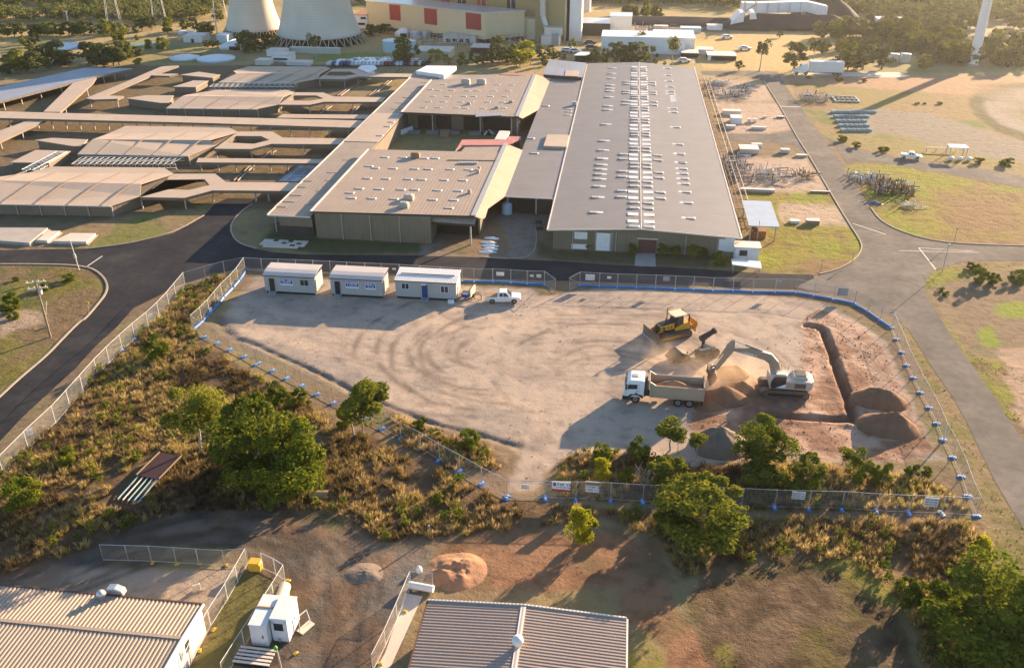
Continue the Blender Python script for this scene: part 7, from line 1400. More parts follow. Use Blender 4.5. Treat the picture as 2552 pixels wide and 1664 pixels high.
# arched sheds
def arched(label, reg, x0, x1, yb, ytop, depth):
    a = P(reg, x0, yb); b = P(reg, x1, yb); w_ = (b.x - a.x) / 2; h = height_to((a + b) / 2, px(reg, (x0 + x1) / 2, ytop)[1]); t = thing('arched_shed', label, 'shed', ((a.x + b.x) / 2, a.y, 0)); n = 10
    out = [(w_ * cos(pi * i / n), h * (.45 + .55 * sin(pi * i / n))) for i in range(n + 1)]; MB().yprism(out + [(-w_, 0), (w_, 0)], 0, depth).build('shell', 'white_panel', t, True); MB().box(-w_ * .1, w_ * .9, -.08, -.02, .05, h * .55).build('opening', 'dark_inside', t)  # dark panel on the front paints the shade inside the shed
arched('white arched shed below the left cooling tower', 'A1', 2022, 2235, 462, 398, 9); arched('tan arched shed below the cream turbine hall', 'A3', -60, 60, 345, 278, 6)
# cooling towers
def cooling(label, reg, x0, x1, yb, n=30, sc=1.0):
    a = P(reg, x0, yb); b = P(reg, x1, yb); r = (b.x - a.x) / 2 * sc; c = (a + b) / 2; t = thing('cooling_tower', label, 'cooling tower', (c.x, c.y + r * .15, 0), world=False); lh = r * .19
    prof = []
    for i in range(25):
        z = lh + i / 24 * r * 2.5; k = (z - r * 1.75) / (r * 1.75); prof.append((r * (.60 + .36 * k * k * 1.02), z))
    MB().lathe((0, 0, 0), prof, 64).build('shell', 'cool_shell', t, True); MB().lathe((0, 0, 0), [(x * .985, z) for x, z in prof][::-1], 48).build('inner_shell', 'dark_inside', t, True)
    MB().lathe((0, 0, 0), [(prof[0][0] + .12, lh - .25), (prof[0][0] + .2, lh), (prof[0][0] + .1, lh + .3)], 64).build('ring_beam', 'tower_concrete', t, True); MB().lathe((0, 0, 0), [(r * .9, .02), (r * .9, lh * .9)], 40).build('basin_screen', 'dark_inside', t)
    for i in range(n):
        a0 = 2 * pi * i / n; d = pi / n * .8
        for s in (-1, 1): MB().tube((r * 1.04 * cos(a0), r * 1.04 * sin(a0), 0), (prof[0][0] * cos(a0 + s * d), prof[0][0] * sin(a0 + s * d), lh), .16, n=5).build('strut', 'strut_tan', t)
    return t
mat('strut_tan', (.48, .36, .24), .8, .1, .5)
def cool_mat():
    m, t, b = _new('cool_shell'); co = N(t, 'ShaderNodeTexCoord').outputs['Object']
    sp = N(t, 'ShaderNodeSeparateXYZ'); t.links.new(co, sp.inputs[0]); an = N(t, 'ShaderNodeMath', operation='ARCTAN2'); t.links.new(sp.outputs[1], an.inputs[0]); t.links.new(sp.outputs[0], an.inputs[1])
    def saw(src, k): mu = N(t, 'ShaderNodeMath', operation='MULTIPLY'); t.links.new(src, mu.inputs[0]); mu.inputs[1].default_value = k; fr = N(t, 'ShaderNodeMath', operation='FRACT'); t.links.new(mu.outputs[0], fr.inputs[0]); return fr.outputs[0]
    n = N(t, 'ShaderNodeTexNoise', Scale=.12, Detail=6.0); t.links.new(co, n.inputs['Vector'])
    c = ramp(t, n.outputs['Fac'], [(.3, (.54, .48, .39)), (.7, (.66, .59, .48))])
    for s_, k, wd, dk in ((an.outputs[0], 24, .1, .82), (sp.outputs[2], 1.1, .14, .8)): c = mixc(t, 1.0, c, ramp(t, saw(s_, k), [(.0, (dk,) * 3), (wd, (1, 1, 1))]), 'MULTIPLY')
    t.links.new(c, b.inputs['Base Color']); b.inputs['Roughness'].default_value = .9
cool_mat()
cooling('huge concrete cooling tower on slanted struts, farther left one', 'A2', 195, 770, 318, 30); cooling('huge concrete cooling tower on slanted struts, nearer one by the pale wall', 'A2', 655, 1510, 395, 34)
# power station
ps = thing('turbine_hall', 'long cream turbine hall with three dark red panels', 'power station', (*P('A3', 400, 330).xy, 0), world=True)
cA = P('A3', 775, 400); cB = P('A3', 1135, 372); cC = P('A2', 1540, 262); hA = height_to(cA, 128 / 3.695); e1 = (cC - cA); dpt = (cB - cA)
foot_ = [cC, cA, cB, cB + e1]; MB().prism([(p.x, p.y) for p in foot_], 0, hA).build('wall', 'cream', ps); MB().prism([(p.x, p.y) for p in offs(foot_, -.2)], hA, hA + .35).build('roof', 'galv', ps)
nrm = Vector((e1.y, -e1.x, 0)).normalized(); nrm = nrm if nrm.y < 0 else -nrm
for f0, f1 in ((.03, .15), (.385, .49), (.695, .79)):
    q = MB(); a = cA + e1 * f0 + nrm * .12; b = cA + e1 * f1 + nrm * .12; q.add([(a.x, a.y, hA * .42), (b.x, b.y, hA * .42), (b.x, b.y, hA * .97), (a.x, a.y, hA * .97)], [(0, 1, 2, 3)]); q.build('red_panel', 'red_panel', ps)
q = MB(); n2 = Vector((dpt.y, -dpt.x, 0)).normalized(); n2 = n2 if n2.y < 0 else -n2; a = cA + n2 * .1; b = cB + n2 * .1; q.add([(a.x, a.y, 0), (b.x, b.y, 0), (b.x, b.y, hA * .14), (a.x, a.y, hA * .14)], [(0, 1, 2, 3)]); q.build('base_band', 'maroon_door', ps)
q = MB(); a = cA + nrm * .1; b = cC + nrm * .1; q.add([(a.x, a.y, 0), (b.x, b.y, 0), (b.x, b.y, hA * .12), (a.x, a.y, hA * .12)], [(0, 1, 2, 3)]); q.build('base_band', 'clad_dark', ps)
bl_ = thing('boiler_house', 'tall olive boiler house with red glazed bays behind the turbine hall', 'power station', (*P('A3', 900, 330).xy, 0), world=True)
bR = P('A3', 1500, 372); bL = P('A3', 1235, 372); y_ = bL.y; en = e1.normalized(); bk_ = Vector((-en.y, en.x, 0)); bk_ = bk_ if bk_.y > 0 else -bk_; b0 = bL + bk_ * 5; MB().prism([(p.x, p.y) for p in (b0, b0 + en * 60, b0 + en * 60 + bk_ * 16, b0 + bk_ * 16)], 0, 27).build('main_block', 'olive_tower', bl_); MB().box(bL.x, bR.x, y_ - .5, y_ + 16, 0, 31).build('lift_tower', 'olive_tower', bl_); MB().prism([(p.x, p.y) for p in (b0 - bk_ * .3, b0 + en * 60.3 - bk_ * .3, b0 + en * 60.3 + bk_ * 16.3, b0 + bk_ * 16.3)], 27, 27.5).build('roof', 'galv', bl_)
for k, f in enumerate((.3, .43, .58, .80)):
    a = b0 + en * (60 * (1 - f)) - bk_ * .1; q = MB(); q.prism([(v.x, v.y) for v in (a, a + en * 3.6, a + en * 3.6 + bk_ * .05, a + bk_ * .05)], hA * .6, 26); q.build('glazed_bay', 'red_panel' if k % 2 == 0 else 'glass', bl_); c_ = a + en * 1.8 - bk_ * .1; MB().box(c_.x - .12, c_.x + .12, c_.y - .12, c_.y + .12, hA * .6, 26).build('mullion', 'galv', bl_)
for x, m, wd in ((1515, 'cream', 2.6), (1590, 'shed_roof_white', 5.2)): p = P('A3', x, 365); MB().box(p.x - wd / 2, p.x + wd / 2, y_ - .2, y_ + 10, 0, 29).build('pillar', m, bl_)
p = P('A3', 1180, 372); MB().box(p.x - 2.6, p.x + 2.6, y_ + 1, y_ + 6, 0, hA * .72).build('lobby', 'cream', bl_)
dp = thing('flue_duct', 'silver bent flue duct running down the olive tower to its fan house', 'duct', (*P('A3', 1330, 372).xy, 0), world=True); q0 = P('A3', 1345, 372)
dy = y_ - 1.6; ptsd = [PY('A3', 1305, -120, dy), PY('A3', 1303, 150, dy), PY('A3', 1315, 200, dy), PY('A3', 1340, 270, dy)]
q = MB(); [q.tube(a, b, 1.1, n=12) for a, b in zip(ptsd[:-1], ptsd[1:])]; q.build('duct', 'galv', dp)
for i in range(16): a = ptsd[0].lerp(ptsd[1], i / 15); MB().tube(a, a + Vector((0, 0, .25)), 1.22, n=12).build('band', 'steel_post', dp)
fa = P('A3', 1285, 420); fb = P('A3', 1455, 432); hh = height_to(fa, 300 / 3.695); MB().box(fa.x, fb.x, fa.y, fa.y + 7, 0, hh * .7).build('fan_house', 'trim_pale', dp); MB().box(fa.x + 1, fa.x + 7, fa.y + 2, fa.y + 7, hh * .7, hh * 1.3).build('fan_casing', 'galv', dp); MB().box(fb.x - 2.8, fb.x - .5, fa.y - .1, fa.y, .2, hh * .95).build('panel', 'roof_blue', dp)
st = thing('chimney_stack', 'tall white cylindrical stack behind the olive tower', 'chimney', (P('A3', 1675, 105).x, P('A3', 1675, 105).y, 0)); MB().lathe((0, 0, 0), [(3.2, 0), (2.9, 40)], 24).build('shaft', 'shed_roof_white', st, True); MB().lathe((0, 0, 40), [(3.1, 0), (3.1, .8), (2.4, .8)], 24).build('rim', 'galv', st, True)
p = P('A5', 1890, 603); st = thing('chimney_stack', 'slender white stack standing alone beyond the field', 'chimney', (p.x, p.y, 0)); MB().lathe((0, 0, 0), [(1.48, 0), (1.40, 12), (1.34, 22)], 28).build('shaft', 'shed_roof_white', st, True); MB().lathe((0, 0, 0), [(2.0, 0), (2.0, .5), (1.5, .5)], 24).build('base', 'concrete', st)
# pipe yard clutter under the station
for i, (reg, x, y, wx, wy, n, lb) in enumerate((('A3', 540, 375, 11, 4, 90, 'pipe bridges and steelwork in front of the turbine hall'), ('A3', 300, 420, 14, 5, 90, 'low purple pipe racks below the turbine hall'), ('A3', 1700, 300, 9, 4, 90, 'dense steelwork beside the pipe yard'), ('A4', 420, 290, 12, 5, 90, 'pipe yard steelwork around the grey block house'), ('A3', 1080, 400, 10, 3, 60, 'switchyard frames under the olive tower'))): rackpile('steelwork', lb, reg, x, y, wx, wy, n, ['steel_post', 'galv', 'scrap_dark', 'trim_pale'], 50 + i, 2.2, 'steelwork')
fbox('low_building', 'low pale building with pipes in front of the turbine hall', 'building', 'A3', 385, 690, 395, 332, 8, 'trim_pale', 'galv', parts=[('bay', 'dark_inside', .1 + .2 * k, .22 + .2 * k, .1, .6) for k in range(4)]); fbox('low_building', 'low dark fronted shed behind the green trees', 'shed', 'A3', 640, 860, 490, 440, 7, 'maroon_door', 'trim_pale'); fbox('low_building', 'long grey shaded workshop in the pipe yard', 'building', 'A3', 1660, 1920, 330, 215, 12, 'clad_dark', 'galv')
simple('low_building', 'flat white roof building below the white box building', 'building', 'A3', ((1590, 510), (1695, 512), (1840, 482), (1640, 478)), 2.2, 'shed_roof_white', 'dark_inside')
# coal yard
p = P('A4', 1850, 285); o = heap('coal_pile', 'coal', None, 29, 9, height_to(p + Vector((0, 7, 0)), 36) * 1.02, (p.x, p.y + 7, 0), 48, 77, 14, .8); tag(o, 'large dark coal pile under the conveyor gallery', 'coal pile'); p = P('A5', 560, 215); o = heap('coal_pile', 'coal', None, 15, 9, 7.5, (p.x, p.y + 14, 0), 40, 79, 5, .8); tag(o, 'smaller dark coal pile behind the conveyor end', 'coal pile')
p = P('A4', 800, 215); o = heap('coal_pile', 'coal', None, 40, 9, 2.4, (p.x, p.y, 0), 40, 81, 25, .8); tag(o, 'low flat coal bank across the yard', 'coal pile')
p = P('A4', 1020, 215); o = heap('sand_pile', 'load_soil', None, 6, 4, 2.2, (p.x, p.y, 0), 24, 83); tag(o, 'small orange sand heap on the coal bank', 'sand pile')
cg = thing('conveyor_gallery', 'white raised conveyor gallery over the coal pile', 'conveyor', (*P('A4', 1700, 285).xy, 0), world=True); gyy = P('A4', 1500, 280).y + 22
pts_ = [PY('A4', 1360, 75, gyy), PY('A4', 1500, 78, gyy), PY('A4', 1955, 65, gyy), PY('A4', 2150, 110, gyy)]
for i, (a, b) in enumerate(zip(pts_[:-1], pts_[1:])):
    d = (b - a); MB().add([(a.x, gyy, a.z - 1.9), (b.x, gyy, b.z - 1.9), (b.x, gyy + 5, b.z - 1.9), (a.x, gyy + 5, a.z - 1.9), (a.x, gyy, a.z + 1.9), (b.x, gyy, b.z + 1.9), (b.x, gyy + 5, b.z + 1.9), (a.x, gyy + 5, a.z + 1.9)], [(3, 2, 1, 0), (4, 5, 6, 7), (0, 1, 5, 4), (1, 2, 6, 5), (2, 3, 7, 6), (3, 0, 4, 7)]).build('gallery_section', 'white_panel', cg)
for k in range(1, 5): a = pts_[1].lerp(pts_[2], k / 4.5); MB().box(a.x - .2, a.x + .2, gyy - .2, gyy - .02, a.z - 1.9, a.z + 1.9).build('panel_joint', 'galv', cg)
for a in (pts_[1], pts_[2]): MB().box(a.x - .8, a.x + .8, gyy + 3, gyy + 4.6, 0, a.z - 1.9).build('support_leg', 'galv', cg)
for i, (x0, x1, lb) in enumerate(((1225, 1370, 'white sloping chute house under the conveyor gallery'), (1410, 1495, 'white rounded hopper beside the coal pile'))):
    a = P('A4', x0, 262); b = P('A4', x1, 262); w_ = (b.x - a.x) / 2; h = height_to(a, 118 / 3.695); t = thing('coal_chute', lb, 'chute', ((a.x + b.x) / 2, a.y, 0)); MB().yprism([(-w_, 0), (w_, 0), (w_, h), (w_ * .5, h * .98), (-w_ * .2, h * .55)] if i == 0 else [(-w_, 0), (w_ * .6, 0), (w_, h * .5), (w_ * .4, h), (-w_ * .4, h)], 0, 9).build('casing', 'white_panel', t); MB().box(-w_ * .3, w_ * .3, -.1, 0, 0, h * .2).build('gate', 'scrap_dark', t)
p = P('A4', 1430, 262); t = thing('transfer_tower', 'dark steel transfer tower between the two white chutes', 'tower', (p.x, p.y + 2, 0)); [MB().bar((x, y, 0), (x, y, 9), .3).build('leg', 'steel_post', t) for x in (-2, 2) for y in (0, 4)]; q = MB(); [q.bar((-2, 0, 1 + 2.4 * k), (2, 0, 3.4 + 2.4 * k), .25) for k in range(3)]; q.build('brace', 'rust', t)
# transmission towers
def pylon(label, reg, x, yb, h, b0=2.6, name='transmission_tower'):
    p = P(reg, x, yb); t = thing(name, label, 'pylon', (p.x, p.y, 0), .4); q = MB(); n = 9
    lv = [(b0 * (1 - .86 * (i / n) ** .8), h * i / n) for i in range(n + 1)]
    for sx, sy in ((-1, -1), (1, -1), (1, 1), (-1, 1)): leg = MB(); [leg.bar((sx * a[0], sy * a[0], a[1]), (sx * b[0], sy * b[0], b[1]), .16) for a, b in zip(lv[:-1], lv[1:])]; leg.build('leg', 'steel_post', t)
    for a, b in zip(lv[:-1], lv[1:]):
        for s in (-1, 1):
            q.bar((-a[0], s * a[0], a[1]), (b[0], s * b[0], b[1]), .09); q.bar((a[0], s * a[0], a[1]), (-b[0], s * b[0], b[1]), .09); q.bar((s * a[0], -a[0], a[1]), (s * b[0], b[0], b[1]), .09); q.bar((s * a[0], a[0], a[1]), (s * b[0], -b[0], b[1]), .09)
    q.build('lattice', 'steel_post', t)
    for k in (.7, .82, .94): MB().bar((-4.5, 0, h * k), (4.5, 0, h * k), .25).build('cross_arm', 'steel_post', t)
pylon('tall lattice transmission tower, leftmost of the three beyond the fields', 'A1', 1060, 252, 34); pylon('tall lattice transmission tower, middle one of the three beyond the fields', 'A1', 1480, 245, 34); pylon('lattice transmission tower beside the left cooling tower', 'A1', 2030, 160, 30)
for reg, x, yb, yt, lb in (('A1', 628, 205, 105, 'thin white pole standing in the far field'), ('A2', 155, 330, 90, 'thin mast beside the left cooling tower')): p = P(reg, x, yb); h = height_to(p, yt / 3.695); t = thing('mast', lb, 'mast', (p.x, p.y, 0)); MB().tube((0, 0, 0), (0, 0, h), .22, n=6).build('pole', 'trim_pale', t); MB().bar((-.9, 0, h), (.9, 0, h), .2).build('head', 'galv', t)
# water
def water(reg, pts, label, m, z=.03): sheet('pond', PL(reg, pts), m, z, label)
m, t_, b_ = _new('water'); b_.inputs['Base Color'].default_value = (.03, .07, .13, 1); b_.inputs['Roughness'].default_value = .08; nn = N(t_, 'ShaderNodeTexNoise', Scale=.8, Detail=3.0); bp = N(t_, 'ShaderNodeBump', Strength=.1); t_.links.new(nn.outputs['Fac'], bp.inputs['Height']); t_.links.new(bp.outputs[0], b_.inputs['Normal'])
mat('pond_liner', (.10, .20, .34), .5, .1, .1); mat('court_green', (.16, .24, .17), .8, .1, .1); mat('dark_field', (.06, .05, .05), .9, .15, .1)
water('A1', ((425, 400), (560, 390), (800, 392), (780, 452), (500, 462)), 'blue lined water pond among the trees', 'pond_liner'); water('A1', ((1185, 392), (1470, 385), (1450, 436), (1200, 432)), 'pale green pond in the far paddock', 'court_green', .04); water('A1', ((1380, 498), (1700, 488), (1880, 498), (1560, 520)), 'dark bare paddock by the wide tank', 'dark_field', .05)
for i, q_ in enumerate((((1990, 335), (2290, 342), (2130, 357)), ((2060, 378), (2340, 390), (2120, 388)), ((2340, 330), (2420, 335), (2400, 352)), ((1700, 330), (1850, 333), (1760, 342)), ((1250, -3), (1425, -2), (1400, 8), (1270, 8)))): water('A5', q_, ['bright shining pond beyond the white stack', 'thin shining pond strip beyond the trees', 'small shining pond at the field edge', 'thin shining pond before the white stack', 'far shining pond in the forest'][i], 'water', .05)
# semi trailer
p = P('A5', 500, 684); t = thing('semi_trailer', 'white semi trailer truck parked on the pale concrete strip', 'truck', (p.x, p.y, .02), pi)
MB().box(-5.6, 4.2, 0, 2.5, 1.0, 4.0).build('trailer_body', 'shed_roof_white', t, bevel=.05); MB().box(-5.6, 6.5, .8, 1.7, .7, 1.0).build('chassis', 'black_trim', t); cbx = MB().yprism([(4.6, .6), (8.4, .6), (8.5, 1.4), (6.9, 1.8), (6.4, 3.0), (4.6, 3.2)], .1, 2.4).build('cab', 'white_paint', t, bevel=.1); MB().box(6.45, 6.6, .4, 2.1, 1.9, 2.8).build('windscreen', 'glass', cbx)
for x in (-4.6, -3.3, 4.9, 7.6):
    for y in (.25, 2.25): wheel(t, (x, y, .5), .5, .4)
# car park
def car_protos():
    out = []
    for i, c in enumerate(((.75, .75, .75), (.05, .05, .06), (.35, .36, .38), (.25, .04, .04), (.06, .1, .22), (.55, .55, .52))):
        mat(f'car_paint_{i}', c, .3, .05, 1.0, spec=.5); q = MB(); q.yprism([(-2.1, .3), (2.1, .3), (2.15, .75), (1.0, .9), (.4, 1.35), (-1.2, 1.38), (-1.8, .95), (-2.15, .85)], -.85, .85); g = MB(); g.yprism([(.95, .92), (.42, 1.3), (-1.18, 1.33), (-1.7, .95)], -.86, .86); w_ = MB(); [w_.tube((x, y - .1, .32), (x, y + .1, .32), .32, n=10) for x in (-1.3, 1.3) for y in (-.78, .78)]
        out.append((q.data('body', f'car_paint_{i}'), g.data('windows', 'glass'), w_.data('wheels', 'rubber')))
    return out
CARS = car_protos(); CN = ['white', 'black', 'silver grey', 'dark red', 'dark blue', 'pale beige']
def car(p, rz, k, where, group):
    t = thing('parked_car', f'{CN[k]} car parked {where}', 'car', (p.x, p.y, .02), rz, group); [link(n_, me_, t) for n_, me_ in zip(('body', 'windows', 'wheels'), CARS[k])]; return t
r_ = random.Random(3)
for row, (y, x0, x1, n) in enumerate(((604, 1215, 2070, 26), (588, 1300, 2000, 21), (574, 1440, 1780, 11))):
    for i in range(n): p = P('A2', x0 + (x1 - x0) * i / (n - 1), y - 6 * i / n); car(p, 1.2 + r_.uniform(-.06, .06), r_.choice((0, 0, 0, 1, 2, 2, 3, 4, 5)), 'in the far car park rows', 'cars in the far car park')
for x, y, k in ((1530, 478, 0), (1560, 470, 2), (1600, 486, 0), (1740, 408, 1), (1750, 450, 1)): car(P('A3', x, y), .1, k, 'on the sand beside the white building', 'cars beside the white building')
car(P('A4', 1225, 358), .1, 0, 'raising dust on the golden field', None); car(P('A4', 1390, 462), .0, 0, 'on the dusty track beyond the golden field', None); car(P('A4', 830, 575), .1, 0, 'at the end of the white building', None)
# ================================================================== plants
leafm('leaf_olive', [(.05, .075, .012), (.11, .135, .02), (.19, .20, .028), (.30, .28, .04)], .38)
leafm('leaf_green', [(.045, .07, .01), (.10, .13, .016), (.18, .205, .022), (.28, .28, .035)], .38)
leafm('leaf_lime', [(.16, .19, .015), (.26, .27, .02), (.36, .34, .025), (.44, .40, .03)], .55)
leafm('leaf_far', [(.05, .066, .024), (.095, .11, .034), (.15, .16, .05), (.21, .20, .06)], .35)
leafm('grass_dry', [(.10, .07, .035), (.20, .14, .06), (.44, .32, .13), (.54, .41, .17), (.34, .29, .06), (.15, .17, .025)], .45)
leafm('grass_verge', [(.17, .12, .055), (.27, .20, .07), (.28, .24, .05), (.18, .20, .03)], .45)
mat('bark', (.22, .175, .135), .9, .25, 3.0, streak=.4, vx='z'); mat('bark_pale', (.40, .34, .28), .8, .2, 3.0, streak=.3, vx='z')
def leaves(cl, per, size, seed, flat=.55, droop=0.0):
    """leaf faces spread through the outer part of each clump; cl rows: x,y,z,r"""
    r = np.random.default_rng(seed); C = np.repeat(np.asarray(cl, float), per, 0); n = len(C)
    d = r.normal(size=(n, 3)); d /= np.linalg.norm(d, axis=1)[:, None]; d[:, 2] = np.where(d[:, 2] < -.7, -d[:, 2], d[:, 2])
    rad = C[:, 3] * (.55 + .5 * r.random(n) ** .6) * (1 + .18 * np.sin(d[:, 0] * 5 + C[:, 0] * 3) * np.sin(d[:, 2] * 4 + C[:, 1] * 2))
    c = C[:, :3] + d * rad[:, None] * np.array([1, 1, .82]); c[:, 2] -= droop * r.random(n) * C[:, 3]
    nrm = d * .7 + r.normal(size=(n, 3)) * .55 + np.array([0, 0, .25]); nrm /= np.linalg.norm(nrm, axis=1)[:, None]
    t = np.cross(nrm, r.normal(size=(n, 3))); t /= np.linalg.norm(t, axis=1)[:, None]; b = np.cross(nrm, t)
    s = size * (.6 + .8 * r.random(n)); L = s[:, None] * t; W = (s * flat)[:, None] * b
    v = np.stack([c - L, c + W * .9 - L * .1, c + L, c - W * .9 - L * .1], 1).reshape(-1, 3)
    f = np.arange(n * 4).reshape(-1, 4)
    ct = np.repeat(r.random(len(cl)), per); tone = np.clip(.15 + .4 * ct + .45 * r.random(n), 0, 1)
    return v, f, tone
def trunk_mesh(base_h, cl, r0, seed, m, multi=1):
    r = random.Random(seed); q = MB(); heads = []
    for k in range(multi):
        ox = .0 if multi == 1 else r.uniform(-.5, .5); oy = 0 if multi == 1 else r.uniform(-.4, .4)
        p = Vector((ox, oy, -.25)); rr = r0 / (multi ** .4); lean = Vector((r.uniform(-.15, .15), r.uniform(-.15, .15), 1))
        for s_ in range(4):
            n_ = p + Vector((lean.x * base_h / 4 + r.uniform(-.12, .12), lean.y * base_h / 4 + r.uniform(-.12, .12), (base_h + .25) / 4)); q.tube(p, n_, rr, rr * .86, 7, False); p = n_; rr *= .86
        heads.append((p, rr))
    for i, c in enumerate(cl):
        h, rr = heads[i % multi]; e = Vector(c[:3]); mid = h.lerp(e, .5) + Vector((r.uniform(-.3, .3), r.uniform(-.3, .3), -.12 * (e - h).length)); k = rr * r.uniform(.4, .6)
        q.tube(h, mid, k, k * .7, 5, False); q.tube(mid, e, k * .7, k * .25, 5, False)
    return q.data('trunk', m, True)
def proto(H, W, nlobe, per, size, seed, lm, bm='bark', stem=.35, r0=.16, multi=1, low=.35, droop=0.0, lobe=.34, flat=.55):
    """crown of lobes inside an ellipsoid of width W between stem*H and H"""
    r = random.Random(seed); cl = []; zc = H * (1 + low) / 2; hz_ = H * (1 - low) / 2
    while len(cl) < nlobe:
        a = r.uniform(0, 2 * pi); u = r.random() ** .5; z = r.uniform(-1, 1); k = sqrt(max(.05, 1 - z * z * .8))
        x, y = cos(a) * u * k * W / 2 * (1 + .25 * sin(2 * a + seed)), sin(a) * u * k * W / 2; rad = W * lobe * r.choice((.4, .55, .75, 1.05)) * .62
        cl.append((x * .82, y * .82, zc + z * hz_ * .78, rad))
    v, f, tone = leaves(cl, per, size, seed, flat, droop); cm = npmesh('crown', v, f, lm, tone)
    tm = trunk_mesh(H * stem, cl[:: max(1, nlobe // 12)], r0, seed, bm, multi); return cm, tm, H
PT = {
 'dense': [proto(9, 7.5, 40, 400, .17, 11, 'leaf_olive', stem=.3, r0=.24, low=.0, lobe=.30), proto(9, 7.0, 38, 400, .17, 12, 'leaf_green', stem=.3, r0=.24, low=.0, lobe=.30)],
 'open': [proto(7.5, 6.0, 15, 480, .13, 21, 'leaf_olive', 'bark_pale', stem=.45, r0=.17, low=.42, droop=.5, lobe=.40), proto(7.5, 5.5, 13, 480, .13, 22, 'leaf_green', 'bark_pale', stem=.45, r0=.17, low=.45, droop=.5, lobe=.40)],
 'slender': [proto(7.0, 4.2, 15, 480, .13, 31, 'leaf_olive', 'bark_pale', stem=.4, r0=.12, multi=2, low=.38, droop=.4, lobe=.46)],
 'bush': [proto(3.0, 3.0, 18, 330, .11, 41, 'leaf_green', stem=.25, r0=.09, low=-.05, multi=2, lobe=.32), proto(3.0, 2.9, 18, 330, .11, 42, 'leaf_olive', stem=.25, r0=.09, low=-.05, multi=2, lobe=.32)],
 'lime': [proto(3.6, 2.9, 24, 340, .11, 51, 'leaf_lime', stem=.2, r0=.1, low=-.05, multi=2, lobe=.46)],
 'sapling': [proto(4.2, 2.3, 8, 260, .12, 61, 'leaf_olive', 'bark_pale', stem=.5, r0=.07, low=.5, droop=.3, lobe=.5)],
 'far': [proto(6, 4.6, 20, 80, .30, 71, 'leaf_far', stem=.25, r0=.2, low=.0), proto(6, 4.2, 18, 80, .30, 72, 'leaf_far', stem=.3, r0=.2, low=.08), proto(6, 5.0, 20, 80, .30, 73, 'leaf_olive', stem=.25, r0=.2, low=.04)],
 'faropen': [proto(7, 4.2, 9, 110, .24, 81, 'leaf_olive', 'bark_pale', stem=.5, r0=.16, low=.48, droop=.3, lobe=.42), proto(7, 4.0, 8, 110, .24, 82, 'leaf_far', 'bark_pale', stem=.5, r0=.16, low=.5, droop=.3, lobe=.42)],
 'farlime': [proto(5, 4.2, 12, 100, .25, 91, 'leaf_lime', stem=.25, r0=.16, low=.12)],
}
def plant(kind, reg, x, yb, ytop, wpx, label, cat='tree', group=None, v=0, name=None, sink=.1, dy=0.0):
    p = P(reg, x, yb); s = REG[reg][2]; p.y += dy
    ht = height_to(p, px(reg, x, ytop)[1]); cm, tm, H = PT[kind][v % len(PT[kind])]
    k = ht / H; wd = wpx / s; dist = (p - Vector((0, 0, CAM_H))).length; wm = wd / FPX * dist * 1.05
    base_w = max(vv.co.x for vv in cm.vertices) - min(vv.co.x for vv in cm.vertices) if 'w' not in cm else cm['w']; cm['w'] = base_w
    kx = max(.6 * k, min(1.9 * k, wm / base_w)) if wpx else k
    t = thing(name or ('tree' if cat == 'tree' else 'shrub'), label, cat, (p.x, p.y, gz(p.x, p.y) - sink), random.uniform(0, 6.28), group); t.scale = (kx, kx, k)
    link('crown', cm, t); link('trunk', tm, t); return t
plant('open', 'B2', 1850, 1580, 955, 720, 'spreading eucalypt with bare pale trunk above the flatbed trailer', v=0)
plant('dense', 'S', 655, 1205, 975, 215, 'tall dense dark tree in the middle of the scrub', v=0); plant('dense', 'S', 728, 1240, 1045, 170, 'lower dark dense tree leaning beside the tall one', v=1); plant('dense', 'S', 605, 1170, 1030, 140, 'dark tree merging behind the tall dense one', v=1)
plant('slender', 'S', 906, 1088, 945, 105, 'slender twin stemmed tree against the scrub side fence')
plant('bush', 'B3', 300, 1180, 1000, 170, 'dark green shrub below the scrub side fence', 'shrub', v=0); plant('bush', 'B3', 470, 1200, 1050, 160, 'olive shrub next to the dark green one by the fence', 'shrub', v=1); plant('bush', 'B3', 830, 1370, 1200, 150, 'dark shrub at the foot of the slender tree', 'shrub', v=0); plant('bush', 'B3', 1840, 1520, 1385, 220, 'round bright shrub at the edge of the gravel yard', 'shrub', v=0); plant('bush', 'B3', 1440, 1390, 1290, 120, 'small shrub inside the scrub side fence', 'shrub', v=1)
plant('bush', 'B2', 1450, 720, 525, 250, 'round bright green bush on the bare slope', 'shrub', v=0); plant('bush', 'B2', 1890, 672, 615, 100, 'small low green bush by the blue feet', 'shrub', v=0); plant('bush', 'B2', 1660, 500, 440, 70, 'tiny green bush near the fence corner', 'shrub', v=1); plant('bush', 'B2', 1500, 890, 820, 120, 'small lime green bush in the dry grass', 'shrub', v=0)
plant('bush', 'B6', 180, 400, 210, 290, 'bright green bush beside the left road fence', 'shrub', v=0); plant('bush', 'B6', 480, 90, -10, 160, 'small bright bush above the flatbed trailer', 'shrub', v=0); plant('bush', 'B6', 1940, 400, 230, 170, 'green bush at the edge of the dark trees', 'shrub', v=1)
plant('sapling', 'B4', 690, 1490, 1210, 250, 'thin young tree left of the grey soil heap'); plant('sapling', 'B4', 765, 1545, 1270, 130, 'spindly sapling beside the grey soil heap'); plant('sapling', 'B4', 945, 1535, 1335, 160, 'small round topped sapling before the grey soil heap')
plant('dense', 'B4', 1530, 1640, 1195, 470, 'dense bright tree in front of the red dirt', v=1); plant('bush', 'B4', 410, 1560, 1360, 220, 'dark bush by the thin young tree', 'shrub', v=0); plant('bush', 'B4', 100, 1580, 1450, 180, 'pale green bush at the yard entrance', 'shrub', v=0)
